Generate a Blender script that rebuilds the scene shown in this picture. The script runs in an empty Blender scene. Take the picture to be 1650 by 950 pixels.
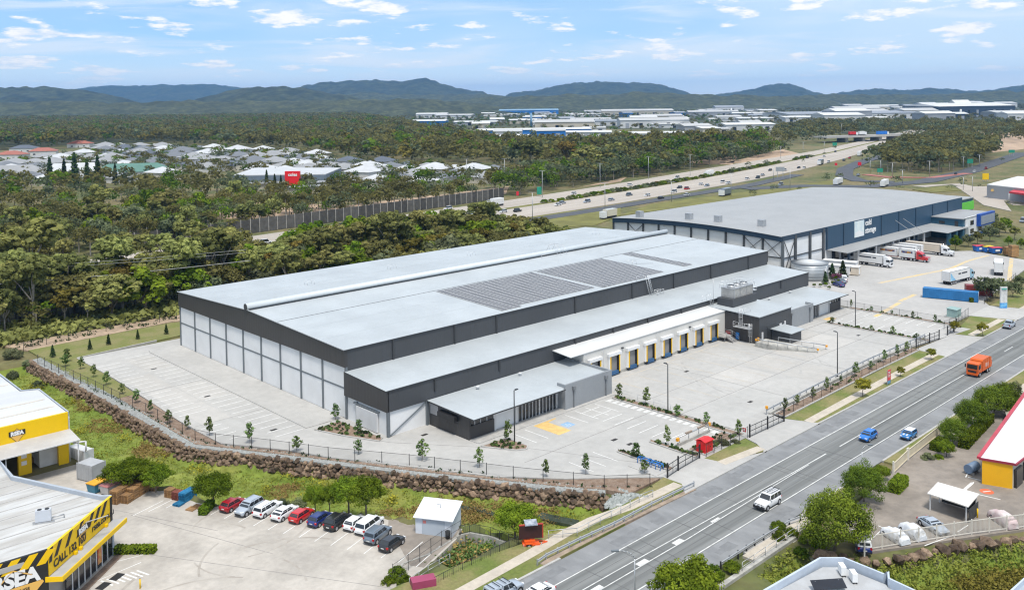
import bpy, bmesh, math, random
import numpy as np
from mathutils import Matrix, Vector, noise as mnoise
S = bpy.context.scene
C = S.collection
R = math.radians
PI = math.pi
# -- camera, sky, sun, exposure
cam = bpy.data.cameras.new("camera")
cam.sensor_width = 36.0
cam.lens = 1458.0 / 1650.0 * 36.0
cam.shift_y = -(475.0 - 223.71) / 1650.0
cam.clip_start = 1.0
cam.clip_end = 60000.0
cam_o = bpy.data.objects.new("camera", cam)
C.objects.link(cam_o)
CAM = Vector((-80.99, -124.81, 52.0))
cam_o.matrix_world = Matrix(((0.723046, 0.03829307, -0.68973772, CAM.x),
        (-0.69070812, 0.02380178, -0.72274184, CAM.y),
        (-0.01125902, 0.99898304, 0.04365912, CAM.z),
        (0, 0, 0, 1)))
S.camera = cam_o
S.render.engine = 'CYCLES'
S.view_settings.view_transform = 'Standard'
S.view_settings.look = 'None'
S.view_settings.gamma = 1.0
S.view_settings.exposure = 0.80
S.cycles.use_denoising = True
S.cycles.denoising_input_passes = 'RGB_ALBEDO_NORMAL'
S.cycles.max_bounces = 5
S.cycles.diffuse_bounces = 3
S.cycles.glossy_bounces = 3
S.cycles.transmission_bounces = 3
S.cycles.transparent_max_bounces = 8
S.cycles.volume_bounces = 0
S.cycles.filter_width = 1.2
SUN_DIR = Vector((-0.22, -0.34, 0.92)).normalized()      # towards the sun
SUN_EL = math.asin(SUN_DIR.z)
SUN_AZ = math.atan2(SUN_DIR.x, SUN_DIR.y)
sl = bpy.data.lights.new("sun", 'SUN')
sl.energy = 2.2
sl.angle = R(11)
sl.color = (1.0, 0.95, 0.87)
so = bpy.data.objects.new("sun", sl)
so.rotation_euler = SUN_DIR.to_track_quat('Z', 'Y').to_euler()
so.location = (0, 0, 300)
C.objects.link(so)
W = bpy.data.worlds.new("World")
S.world = W
W.use_nodes = True
class NT:
 """small helper to wire shader nodes"""
 def __init__(self, tree):
  self.t = tree
 def n(self, kind, **kw):
  nd = self.t.nodes.new(kind)
  for k, v in kw.items():
   if k.startswith('i_'):
    key = k[2:]
    key = int(key) if key.isdigit() else key
    sock = nd.inputs[key]
    if isinstance(v, bpy.types.NodeSocket):
     self.t.links.new(v, sock)
    else:
     sock.default_value = v
   else:
    setattr(nd, k, v)
  return nd
 def math(self, op, a, b=None, c=None, clamp=False):
  nd = self.t.nodes.new('ShaderNodeMath')
  nd.operation = op
  nd.use_clamp = clamp
  for i, v in enumerate((a, b, c)):
   if v is None:
    continue
   if isinstance(v, bpy.types.NodeSocket):
    self.t.links.new(v, nd.inputs[i])
   else:
    nd.inputs[i].default_value = v
  return nd.outputs[0]
 def mix(self, fac, a, b, blend='MIX'):
  nd = self.t.nodes.new('ShaderNodeMix')
  nd.data_type = 'RGBA'
  nd.blend_type = blend
  for i, v in ((0, fac), (6, a), (7, b)):
   if isinstance(v, bpy.types.NodeSocket):
    self.t.links.new(v, nd.inputs[i])
   else:
    nd.inputs[i].default_value = v if i == 0 else (tuple(v) + (1,) if len(v) == 3 else v)
  return nd.outputs[2]
 def smooth(self, v, lo, hi, a=0.0, b=1.0):
  nd = self.n('ShaderNodeMapRange', interpolation_type='SMOOTHSTEP', i_0=v)
  for i, x in ((1, lo), (2, hi), (3, a), (4, b)):
   nd.inputs[i].default_value = x
  return nd.outputs[0]
 def noise(self, vec, scale, detail=3, rough=0.55, dist=0.0):
  nd = self.n('ShaderNodeTexNoise')
  self.t.links.new(vec, nd.inputs['Vector'])
  nd.inputs['Scale'].default_value = scale
  nd.inputs['Detail'].default_value = detail
  nd.inputs['Roughness'].default_value = rough
  nd.inputs['Distortion'].default_value = dist
  return nd.outputs[0]
def build_sky():
 t = W.node_tree
 t.nodes.clear()
 k = NT(t)
 out = k.n('ShaderNodeOutputWorld')
 bg = k.n('ShaderNodeBackground')
 bg.inputs[1].default_value = 0.1
 sky = k.n('ShaderNodeTexSky', sky_type='NISHITA', sun_disc=False)
 sky.sun_elevation = SUN_EL
 sky.sun_rotation = SUN_AZ
 sky.altitude = 60
 sky.air_density = 1.0
 sky.dust_density = 0.5
 sky.ozone_density = 2.0
 tc = k.n('ShaderNodeTexCoord')
 d = tc.outputs['Generated']
 sep = k.n('ShaderNodeSeparateXYZ', i_0=d)
 el = k.math('ARCSINE', sep.outputs[2])
 az = k.math('ARCTAN2', sep.outputs[0], sep.outputs[1])
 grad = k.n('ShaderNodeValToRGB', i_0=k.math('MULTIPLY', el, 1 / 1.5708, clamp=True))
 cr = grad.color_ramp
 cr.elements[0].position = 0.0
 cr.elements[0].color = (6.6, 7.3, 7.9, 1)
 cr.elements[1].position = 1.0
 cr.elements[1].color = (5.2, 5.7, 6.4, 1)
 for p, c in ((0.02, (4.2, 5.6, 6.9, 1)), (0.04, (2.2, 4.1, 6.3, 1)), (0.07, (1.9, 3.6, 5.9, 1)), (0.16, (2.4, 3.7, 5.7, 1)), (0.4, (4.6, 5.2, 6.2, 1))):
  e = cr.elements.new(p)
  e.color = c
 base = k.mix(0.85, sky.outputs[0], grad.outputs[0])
 vec = k.n('ShaderNodeCombineXYZ', i_0=k.math('MULTIPLY', az, 5.5), i_1=k.math('MULTIPLY', el, 44.0), i_2=3.1)
 n1 = k.noise(vec.outputs[0], 1.0, 5, 0.55, 0.6)
 st = k.smooth(n1, 0.44, 0.72, 0.0, 0.65)
 base = k.mix(st, base, (5.6, 5.9, 6.3))
 vec3 = k.n('ShaderNodeCombineXYZ', i_0=k.math('MULTIPLY', az, 2.2), i_1=k.math('MULTIPLY', el, 7.0), i_2=8.3)
 n3 = k.noise(vec3.outputs[0], 1.0, 3, 0.5, 0.3)
 base = k.mix(k.smooth(n3, 0.38, 0.72, 0.0, 0.6), base, (5.0, 5.7, 6.3))
 elw = k.math('MULTIPLY', k.math('POWER', k.math('MAXIMUM', el, 0.0), 0.75), 30.0)
 vec2 = k.n('ShaderNodeCombineXYZ', i_0=k.math('MULTIPLY', az, 15.0), i_1=k.math('MULTIPLY', elw, 1.5), i_2=14.2)
 big = k.noise(vec2.outputs[0], 0.9, 2, 0.5)
 fine = k.noise(vec2.outputs[0], 3.4, 5, 0.6)
 cov = k.math('ADD', k.math('MULTIPLY', big, 0.72), k.math('MULTIPLY', fine, 0.28))
 cu = k.smooth(cov, 0.535, 0.615)
 shade = k.smooth(fine, 0.36, 0.62)
 ccol = k.mix(shade, (5.0, 5.5, 6.1), (6.7, 6.6, 6.5))
 fade = k.math('MULTIPLY', cu, k.smooth(el, 0.012, 0.045, 0.25, 1.0))
 base = k.mix(fade, base, ccol)
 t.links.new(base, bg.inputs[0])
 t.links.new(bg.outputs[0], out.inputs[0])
build_sky()
# -- materials
MATS = {}
def mat(name, c, rough=0.6, metal=0.0, var=0.12, scale=0.6, c2=None, fine=None, stretch=None, bump=0.0, coat=0.0,
  emit=None, spec=0.4, obj=False, rnd=0.0, alpha=None):
 """Principled material whose colour is broken up by noise. stretch: scale per axis of the noise."""
 if name in MATS:
  return MATS[name]
 m = bpy.data.materials.new(name)
 MATS[name] = m
 m.use_nodes = True
 t = m.node_tree
 k = NT(t)
 p = t.nodes['Principled BSDF']
 p.inputs['Roughness'].default_value = rough
 p.inputs['Metallic'].default_value = metal
 p.inputs['Specular IOR Level'].default_value = spec
 if coat:
  p.inputs['Coat Weight'].default_value = coat
  p.inputs['Coat Roughness'].default_value = 0.08
 c = tuple(c)
 if obj:
  pos = k.n('ShaderNodeTexCoord').outputs['Object']
 else:
  pos = k.n('ShaderNodeNewGeometry').outputs['Position']
 if stretch:
  pos = k.n('ShaderNodeMapping', i_0=pos, i_3=stretch).outputs[0]
 col = None
 if var or c2:
  n = k.noise(pos, scale, 4, 0.6)
  if c2:
   col = k.mix(k.smooth(n, 0.36, 0.64), c, c2)
  else:
   lo = tuple(x * (1 - var) for x in c)
   hi = tuple(min(1, x * (1 + var)) for x in c)
   col = k.mix(k.smooth(n, 0.3, 0.7), lo, hi)
  if fine:
   n2 = k.noise(pos, fine[0], 3, 0.6)
   col = k.mix(1.0, col, k.n('ShaderNodeCombineColor', i_0=k.smooth(n2, 0.25, 0.75, 1 - fine[1], 1 + fine[1]),
           i_1=k.smooth(n2, 0.25, 0.75, 1 - fine[1], 1 + fine[1]),
           i_2=k.smooth(n2, 0.25, 0.75, 1 - fine[1], 1 + fine[1])).outputs[0], 'MULTIPLY')
 if rnd:
  oi = k.n('ShaderNodeObjectInfo').outputs['Random']
  v = k.smooth(oi, 0, 1, 1 - rnd, 1 + rnd)
  src = col if col is not None else tuple(c)
  col = k.mix(1.0, src, k.n('ShaderNodeCombineColor', i_0=v, i_1=v, i_2=v).outputs[0], 'MULTIPLY')
 if col is not None:
  t.links.new(col, p.inputs['Base Color'])
 else:
  p.inputs['Base Color'].default_value = c + (1,)
 if bump:
  bn = k.n('ShaderNodeBump', i_0=bump, i_1=0.1)
  bn.inputs['Height'].default_value = 0
  t.links.new(k.noise(pos, scale * 6, 3), bn.inputs['Height'])
  t.links.new(bn.outputs[0], p.inputs['Normal'])
 if alpha is not None:
  p.inputs['Alpha'].default_value = alpha
 return m
def ribbed(name, c, axis, pitch, depth=0.10, rough=0.45, metal=0.0, var=0.05, spec=0.4, rnd=0.0):
 """profiled sheet: ribs along one axis as fine relief plus slow weathering"""
 if name in MATS:
  return MATS[name]
 m = mat(name, c, rough, metal, var, 0.12, fine=(1.3, 0.03), spec=spec, rnd=rnd)
 t = m.node_tree
 k = NT(t)
 p = t.nodes['Principled BSDF']
 pos = k.n('ShaderNodeNewGeometry').outputs['Position']
 s = k.n('ShaderNodeSeparateXYZ', i_0=pos).outputs[{'x': 0, 'y': 1, 'z': 2}[axis]]
 fr = k.math('FRACT', k.math('DIVIDE', s, pitch))
 pulse = k.math('LESS_THAN', fr, 0.22)
 bn = k.n('ShaderNodeBump', i_0=0.5, i_1=depth)
 t.links.new(pulse, bn.inputs['Height'])
 t.links.new(bn.outputs[0], p.inputs['Normal'])
 return m
def foliage(name, dark, light, hue=0.05, trans=0.25):
 """leaf colour: a per-leaf tint stored on the mesh, and each tree a little different"""
 if name in MATS:
  return MATS[name]
 m = bpy.data.materials.new(name)
 MATS[name] = m
 m.use_nodes = True
 t = m.node_tree
 t.nodes.clear()
 k = NT(t)
 out = k.n('ShaderNodeOutputMaterial')
 at = k.n('ShaderNodeAttribute', attribute_name='tint')
 col = k.mix(at.outputs['Fac'], dark, light)
 oi = k.n('ShaderNodeObjectInfo').outputs['Random']
 hs = k.n('ShaderNodeHueSaturation')
 t.links.new(k.smooth(oi, 0, 1, 0.5 - hue * 0.35, 0.5 + hue), hs.inputs[0])
 hs.inputs[1].default_value = 1.0
 t.links.new(k.math('ADD', 0.62, k.math('MULTIPLY', k.math('FRACT', k.math('MULTIPLY', oi, 7.31)), 0.76)), hs.inputs[2])
 t.links.new(col, hs.inputs[4])
 df = k.n('ShaderNodeBsdfDiffuse', i_0=hs.outputs[0])
 tr = k.n('ShaderNodeBsdfTranslucent', i_0=hs.outputs[0])
 mx = k.n('ShaderNodeMixShader', i_0=trans)
 t.links.new(df.outputs[0], mx.inputs[1])
 t.links.new(tr.outputs[0], mx.inputs[2])
 t.links.new(mx.outputs[0], out.inputs[0])
 return m
# -- mesh builder and object bookkeeping
OFF = {}
class MB:
 def __init__(self):
  self.v, self.f, self.m, self.s = [], [], [], []
 def add(self, vs, fs, mi=0, smooth=False):
  b = len(self.v)
  self.v.extend(vs)
  for f in fs:
   self.f.append([b + i for i in f])
   self.m.append(mi)
   self.s.append(smooth)
  return self
 def box(self, x0, x1, y0, y1, z0, z1, mi=0):
  if x0 > x1: x0, x1 = x1, x0
  if y0 > y1: y0, y1 = y1, y0
  return self.add([(x0, y0, z0), (x1, y0, z0), (x1, y1, z0), (x0, y1, z0), (x0, y0, z1), (x1, y0, z1), (x1, y1, z1), (x0, y1, z1)],
      [(3, 2, 1, 0), (4, 5, 6, 7), (0, 1, 5, 4), (1, 2, 6, 5), (2, 3, 7, 6), (3, 0, 4, 7)], mi)
 def obox(self, cx, cy, z0, z1, lx, ly, ang, mi=0):
  c, s = math.cos(ang), math.sin(ang)
  p = [(cx + a * c - b * s, cy + a * s + b * c) for a, b in ((-lx / 2, -ly / 2), (lx / 2, -ly / 2), (lx / 2, ly / 2), (-lx / 2, ly / 2))]
  return self.prism(p, z0, z1, mi)
 def prism(self, poly, z0, z1, mi=0, mi_side=None):
  """poly: (x, y) list;z0/z1 numbers or per-vertex lists"""
  a = sum(poly[i][0] * poly[(i + 1) % len(poly)][1] - poly[(i + 1) % len(poly)][0] * poly[i][1] for i in range(len(poly)))
  n = len(poly)
  zl = z0 if isinstance(z0, (list, tuple)) else [z0] * n
  zh = z1 if isinstance(z1, (list, tuple)) else [z1] * n
  idx = list(range(n)) if a > 0 else list(range(n - 1, -1, -1))
  vs = [(poly[i][0], poly[i][1], zl[i]) for i in idx] + [(poly[i][0], poly[i][1], zh[i]) for i in idx]
  self.add(vs, [tuple(range(n - 1, -1, -1)), tuple(range(n, 2 * n))], mi)
  b = len(self.v) - 2 * n
  for i in range(n):
   j = (i + 1) % n
   self.f.append([b + i, b + j, b + n + j, b + n + i])
   self.m.append(mi if mi_side is None else mi_side)
   self.s.append(False)
  return self
 def slab(self, a, b, c, d, th, mi=0):
  """four corners of the top face (3-D), thickness downward"""
  vs = [a, b, c, d] + [(p[0], p[1], p[2] - th) for p in (a, b, c, d)]
  n = (Vector(b) - Vector(a)).cross(Vector(d) - Vector(a))
  fs = [(0, 1, 2, 3), (7, 6, 5, 4), (1, 0, 4, 5), (2, 1, 5, 6), (3, 2, 6, 7), (0, 3, 7, 4)]
  if n.z < 0:
   fs = [tuple(reversed(f)) for f in fs]
  return self.add(vs, fs, mi)
 def tube(self, p, q, r, n=8, r2=None, mi=0, cap=True, smooth=True):
  p, q = Vector(p), Vector(q)
  r2 = r if r2 is None else r2
  d = (q - p).normalized()
  a = Vector((0, 0, 1)) if abs(d.z) < 0.95 else Vector((1, 0, 0))
  u = d.cross(a).normalized()
  w = d.cross(u)
  vs = []
  for c0, rr in ((p, r), (q, r2)):
   for i in range(n):
    t = 2 * PI * i / n
    vs.append(tuple(c0 + u * (math.cos(t) * rr) + w * (math.sin(t) * rr)))
  b = len(self.v)
  self.add(vs, [(i, n + i, n + (i + 1) % n, (i + 1) % n) for i in range(n)], mi, smooth)
  if cap:
   self.f.append([b + i for i in range(n)]);self.m.append(mi);self.s.append(False)
   self.f.append([b + n + i for i in range(n - 1, -1, -1)]);self.m.append(mi);self.s.append(False)
  return self
 def path(self, pts, r, n=6, mi=0):
  for a, b in zip(pts[:-1], pts[1:]):
   self.tube(a, b, r, n, mi=mi)
  return self
 def bar(self, p, q, w, h, mi=0):
  """rectangular bar from p to q, width w sideways, height h (vertical section)"""
  p, q = Vector(p), Vector(q)
  d = (q - p).normalized()
  up = Vector((0, 0, 1)) if abs(d.z) < 0.95 else Vector((1, 0, 0))
  s = d.cross(up).normalized()
  u = s.cross(d)
  vs = []
  for c0 in (p, q):
   for a, b in ((-1, -1), (1, -1), (1, 1), (-1, 1)):
    vs.append(tuple(c0 + s * (a * w / 2) + u * (b * h / 2)))
  return self.add(vs, [(0, 1, 2, 3), (7, 6, 5, 4), (1, 0, 4, 5), (2, 1, 5, 6), (3, 2, 6, 7), (0, 3, 7, 4)], mi)
 def loft(self, loops, mi=0, smooth=True, caps=True):
  n = len(loops[0])
  b = len(self.v)
  for l in loops:
   self.v.extend([tuple(p) for p in l])
  for k in range(len(loops) - 1):
   for i in range(n):
    j = (i + 1) % n
    self.f.append([b + k * n + i, b + k * n + j, b + (k + 1) * n + j, b + (k + 1) * n + i])
    self.m.append(mi);self.s.append(smooth)
  if caps:
   self.f.append([b + i for i in range(n - 1, -1, -1)]);self.m.append(mi);self.s.append(False)
   e = b + (len(loops) - 1) * n
   self.f.append([e + i for i in range(n)]);self.m.append(mi);self.s.append(False)
  return self
 def ball(self, c, rx, ry=None, rz=None, seg=10, rings=6, mi=0):
  ry = rx if ry is None else ry
  rz = rx if rz is None else rz
  loops = []
  for k in range(1, rings):
   t = PI * k / rings
   loops.append([(c[0] + rx * math.sin(t) * math.cos(2 * PI * i / seg), c[1] + ry * math.sin(t) * math.sin(2 * PI * i / seg),
         c[2] - rz * math.cos(t)) for i in range(seg)])
  return self.loft(loops, mi)
 def mesh(self, name, mats, off=(0, 0, 0)):
  me = bpy.data.meshes.new(name)
  ox, oy, oz = off
  me.from_pydata([(x - ox, y - oy, z - oz) for x, y, z in self.v], [], self.f)
  for m in (mats if isinstance(mats, (list, tuple)) else [mats]):
   me.materials.append(m)
  if any(self.m):
   me.polygons.foreach_set('material_index', self.m)
  if any(self.s):
   me.polygons.foreach_set('use_smooth', self.s)
  me.update()
  return me
 def each(self, name, mats, parent=None, kind=None):
  """one object per connected piece"""
  n = len(self.v)
  par = list(range(n))
  def find(a):
   while par[a] != a:
    par[a] = par[par[a]]
    a = par[a]
   return a
  for f in self.f:
   r0 = find(f[0])
   for i in f[1:]:
    par[find(i)] = r0
  groups = {}
  for k, f in enumerate(self.f):
   groups.setdefault(find(f[0]), []).append(k)
  out = []
  for ks in groups.values():
   m = MB()
   ix = {}
   for k in ks:
    for i in self.f[k]:
     if i not in ix:
      ix[i] = len(m.v)
      m.v.append(self.v[i])
    m.f.append([ix[i] for i in self.f[k]])
    m.m.append(self.m[k])
    m.s.append(self.s[k])
   out.append(m.build(name, mats, parent, kind))
  return out
 def build(self, name, mats, parent=None, kind=None, label=None):
  off = OFF.get(parent.name, (0, 0, 0)) if parent else (0, 0, 0)
  return put(name, self.mesh(name, mats, off), parent, kind, label)
def put(name, me, parent=None, kind=None, label=None):
 o = bpy.data.objects.new(name, me)
 C.objects.link(o)
 if parent:
  o.parent = parent
  if parent.name in OFF:
   OFF[o.name] = OFF[parent.name]
 if kind:
  o['kind'] = kind
 if label:
  o['label'] = label
 return o
def tag(o, label, cat, group=None, kind=None):
 o['label'] = label
 o['category'] = cat
 if group:
  o['group'] = group
 if kind:
  o['kind'] = kind
 return o
def thing(name, label, cat, loc=(0, 0, 0), rz=0.0, group=None, world=True):
 """Empty at a thing's base;with world=True its parts are given in world coordinates"""
 o = bpy.data.objects.new(name, None)
 o.empty_display_size = 0.3
 C.objects.link(o)
 o.location = loc
 o.rotation_euler = (0, 0, rz)
 if world:
  OFF[o.name] = tuple(loc)
 return tag(o, label, cat, group)
KIDS = {}
def dup(root, loc, rz=0.0, label=None, group=None, scale=None):
 def cp(o, par):
  c = o.copy()
  C.objects.link(c)
  if par:
   c.parent = par
  for ch in KIDS.setdefault(o.name, list(o.children)):
   cp(ch, c)
  return c
 r = cp(root, None)
 r.location = loc
 r.rotation_euler = (0, 0, rz)
 if scale:
  r.scale = (scale,) * 3 if not isinstance(scale, tuple) else scale
 if label:
  r['label'] = label
 if group:
  r['group'] = group
 return r
def inst(name, me, parent, loc, rz=0.0, scale=None):
 """a piece that shares its mesh;loc in world coordinates when the parent is"""
 o = put(name, me, parent)
 off = OFF.get(parent.name, (0, 0, 0))
 o.location = (loc[0] - off[0], loc[1] - off[1], loc[2] - off[2])
 o.rotation_euler = (0, 0, rz) if not isinstance(rz, tuple) else rz
 if scale:
  o.scale = scale if isinstance(scale, tuple) else (scale,) * 3
 return o
def strip(pts, w, side=0):
 """polygon of constant width along a polyline (side -1/0/+1: right, centred, left)"""
 L, Rr = [], []
 n = len(pts)
 for i, p in enumerate(pts):
  a = Vector(pts[max(0, i - 1)][:2])
  b = Vector(pts[min(n - 1, i + 1)][:2])
  d = (b - a).normalized()
  nn = Vector((-d.y, d.x))
  l, r = {0: (w / 2, w / 2), 1: (w, 0), -1: (0, w)}[side]
  L.append((p[0] + nn.x * l, p[1] + nn.y * l))
  Rr.append((p[0] - nn.x * r, p[1] - nn.y * r))
 return L, Rr
def ribbon(mb, pts, w, z0, z1, mi=0, side=0):
 """solid strip along a polyline, one prism per segment (z1 number or list along the line)"""
 L, Rr = strip(pts, w, side)
 n = len(pts)
 zs = z1 if isinstance(z1, (list, tuple)) else [z1] * n
 zb = z0 if isinstance(z0, (list, tuple)) else [z0] * n
 vs, fs = [], []
 for i in range(n):
  vs += [(L[i][0], L[i][1], zs[i]), (Rr[i][0], Rr[i][1], zs[i]), (Rr[i][0], Rr[i][1], zb[i]), (L[i][0], L[i][1], zb[i])]
 for i in range(n - 1):
  a, b = 4 * i, 4 * (i + 1)
  fs += [(a, a + 1, b + 1, b), (a + 1, a + 2, b + 2, b + 1), (a + 3, a, b, b + 3), (a + 2, a + 3, b + 3, b + 2)]
 fs += [(0, 3, 2, 1), tuple(4 * (n - 1) + i for i in (0, 1, 2, 3))]
 mb.add(vs, fs, mi)
 return mb
def resample(pts, step):
 out = []
 for a, b in zip(pts[:-1], pts[1:]):
  a, b = Vector(a), Vector(b)
  n = max(1, int(round((b - a).length / step)))
  for i in range(n):
   out.append(tuple(a.lerp(b, i / n)))
 out.append(tuple(pts[-1]))
 return out
def text(name, s, size, o, u, v, m, parent=None, bold=0.0, depth=0.02, align='LEFT', spacing=1.0):
 """flat lettering: origin o, reading direction u, up direction v (world);slightly raised"""
 cu = bpy.data.curves.new(name, 'FONT')
 cu.body = s
 cu.size = size
 cu.align_x = align
 cu.extrude = depth
 cu.offset = bold
 cu.space_character = spacing
 cu.resolution_u = 3
 ob = bpy.data.objects.new(name, cu)
 C.objects.link(ob)
 me = bpy.data.meshes.new_from_object(ob)
 bpy.data.objects.remove(ob)
 bpy.data.curves.remove(cu)
 u, v = Vector(u).normalized(), Vector(v).normalized()
 n = u.cross(v)
 off = OFF.get(parent.name, (0, 0, 0)) if parent else (0, 0, 0)
 oo = Vector(o) - Vector(off)
 for vt in me.vertices:
  c = vt.co
  vt.co = oo + u * c.x + v * c.y + n * c.z
 me.materials.clear()
 me.materials.append(m)
 return put(name, me, parent)
def structure(name, mb, mats):
 return mb.build(name, mats, None, 'structure')
def inside(px, py, poly):
 """vectorised point in polygon"""
 px, py = np.asarray(px), np.asarray(py)
 r = np.zeros(px.shape, bool)
 n = len(poly)
 for i in range(n):
  x0, y0 = poly[i][:2]
  x1, y1 = poly[(i + 1) % n][:2]
  if y0 == y1:
   continue
  c = (y0 > py) != (y1 > py)
  r ^= c & (px < (x1 - x0) * (py - y0) / (y1 - y0) + x0)
 return r
def polydist(px, py, poly):
 """signed distance to a polygon, positive inside"""
 d = np.full(np.shape(px), 1e9)
 n = len(poly)
 for i in range(n):
  x0, y0 = poly[i][:2]
  x1, y1 = poly[(i + 1) % n][:2]
  dx, dy = x1 - x0, y1 - y0
  L = dx * dx + dy * dy + 1e-12
  t = np.clip(((px - x0) * dx + (py - y0) * dy) / L, 0, 1)
  d = np.minimum(d, np.hypot(px - x0 - t * dx, py - y0 - t * dy))
 return np.where(inside(px, py, poly), d, -d)
# -- colours of the place
M_CONC = mat('concrete', (0.415, 0.405, 0.385), 0.85, c2=(0.37, 0.362, 0.345), scale=0.07, fine=(0.7, 0.06), bump=0.05)
M_CONC_OLD = mat('old_concrete', (0.40, 0.37, 0.33), 0.9, var=0.15, scale=0.16, fine=(1.2, 0.08), bump=0.05)
M_CONC_WALL = mat('concrete_wall', (0.36, 0.35, 0.32), 0.9, var=0.2, scale=0.8, fine=(3, 0.1))
M_JOINT = mat('joint', (0.22, 0.21, 0.20), 0.9, var=0.1)
M_KERB = mat('kerb_concrete', (0.40, 0.39, 0.37), 0.85, var=0.1, scale=1.0)
M_PATH = mat('footpath_concrete', (0.46, 0.41, 0.34), 0.9, var=0.08, scale=0.5, fine=(2, 0.05))
M_ASPH = mat('asphalt', (0.125, 0.13, 0.127), 0.85, c2=(0.20, 0.205, 0.20), scale=0.22, fine=(1.6, 0.12), stretch=(0.035, 1.7, 1), bump=0.05)
M_ASPH_SHLD = mat('shoulder_asphalt', (0.19, 0.195, 0.20), 0.9, c2=(0.235, 0.24, 0.245), scale=0.45, fine=(1.0, 0.08), stretch=(0.7, 0.35, 1))
M_ASPH_YARD = mat('yard_asphalt', (0.27, 0.235, 0.20), 0.9, c2=(0.20, 0.175, 0.15), scale=0.18, fine=(0.9, 0.1))
M_ASPH_DARK = mat('new_asphalt', (0.075, 0.08, 0.09), 0.85, var=0.15, scale=0.2)
M_MWAY = mat('motorway_concrete', (0.37, 0.33, 0.285), 0.9, var=0.08, scale=0.05, stretch=(0.3, 1.5, 1))
M_WHITE = mat('white_paint', (0.64, 0.64, 0.62), 0.65, c2=(0.50, 0.50, 0.485), scale=1.1, fine=(6, 0.1))
M_WORN = mat('worn_white_paint', (0.66, 0.66, 0.64), 0.7, var=0.10, scale=1.5)
M_YELLOWLINE = mat('yellow_line_paint', (0.62, 0.46, 0.20), 0.7, c2=(0.48, 0.42, 0.33), scale=0.6)
M_FADED = mat('faded_yellow_line', (0.50, 0.44, 0.35), 0.8, c2=(0.44, 0.42, 0.39), scale=0.45)
M_ORANGEPAINT = mat('orange_ground_paint', (0.62, 0.42, 0.16), 0.7, var=0.12, scale=1.0)
M_BLUEPAINT = mat('blue_ground_paint', (0.24, 0.38, 0.55), 0.7, var=0.1)
M_MULCH = mat('mulch', (0.20, 0.135, 0.095), 0.95, c2=(0.27, 0.20, 0.15), scale=1.2, fine=(6, 0.2), bump=0.2)
M_GRASS = mat('verge_grass', (0.115, 0.15, 0.03), 0.95, c2=(0.215, 0.19, 0.08), scale=0.16, fine=(2.5, 0.15), bump=0.1)
M_LAWN = mat('lawn', (0.15, 0.165, 0.045), 0.95, c2=(0.20, 0.185, 0.075), scale=0.2, fine=(2.5, 0.12))
M_GROUND = mat('ground_cover', (0.085, 0.10, 0.03), 0.95, c2=(0.17, 0.14, 0.065), scale=0.035, fine=(0.4, 0.25))
M_SWALE = mat('swale_grass', (0.135, 0.19, 0.025), 0.95, c2=(0.20, 0.215, 0.045), scale=0.11, fine=(0.7, 0.25), bump=0.2)
M_DIRT = mat('bare_dirt', (0.40, 0.29, 0.20), 0.95, var=0.15, scale=0.1)
M_WATER = mat('ditch_water', (0.05, 0.065, 0.05), 0.05, var=0.2, scale=0.5, spec=0.6)
M_STEEL = mat('galvanised_steel', (0.45, 0.46, 0.47), 0.45, metal=0.6, var=0.08, scale=2)
M_BLACK = mat('black_powdercoat', (0.022, 0.022, 0.024), 0.45, var=0)
M_RUBBER = mat('rubber', (0.02, 0.02, 0.02), 0.8, var=0)
M_ROCK = mat('boulder', (0.11, 0.073, 0.05), 0.95, c2=(0.215, 0.153, 0.105), scale=1.3, fine=(5, 0.25), bump=0.5, rnd=0.55)
M_GRAVEL = mat('gravel_stone', (0.36, 0.38, 0.37), 0.9, c2=(0.22, 0.24, 0.23), scale=2.6, rnd=0.0)
# -- terrain
YARD = [(-36.4, 14.5), (-36.9, 1.2), (-31.8, -3.8), (-30.6, -9.5), (-29.2, -13.2), (-15.2, -32.2), (-14.2, -35.5), (-9.6, -40.6), (-12.6, -42.6), (-19.2, -45.2),
  (-24.0, -46.6), (-24, -53), (-90, -53), (-90, 14.5)]
WALL_TOP = [(-26.6, 76), (-25.2, 50), (-24.1, 26), (-23.8, 8), (-20.0, 1.0), (-13.3, -10.8), (-5.9, -24.2), (0.5, -35.0), (4.9, -42.8), (8.8, -47.6)]
SWALE = WALL_TOP + [(9.3, -49.3), (8.5, -51.6), (-1, -50.7), (-5.5, -49.8), (-7.0, -47.5), (-9.0, -40.0), (-12.4, -35.2), (-14.6, -31.4), (-28.6, -12.4), (-30.2, -3.2), (-36.0, 2.0),
     (-35.9, 15.5), (-36.4, 76)]
PIT = [(-17.57,-43.26),(-10.46,-41.26),(-8.22,-47.44),(-16.94,-47.76)]
CREEK = [(5.5, -72.2), (13.2, -72.2), (15.0, -76.5), (16.6, -80.5), (22.5, -83.5), (31, -88), (44, -99), (40, -125), (-20, -125), (-12, -96), (4, -78)]
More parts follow.
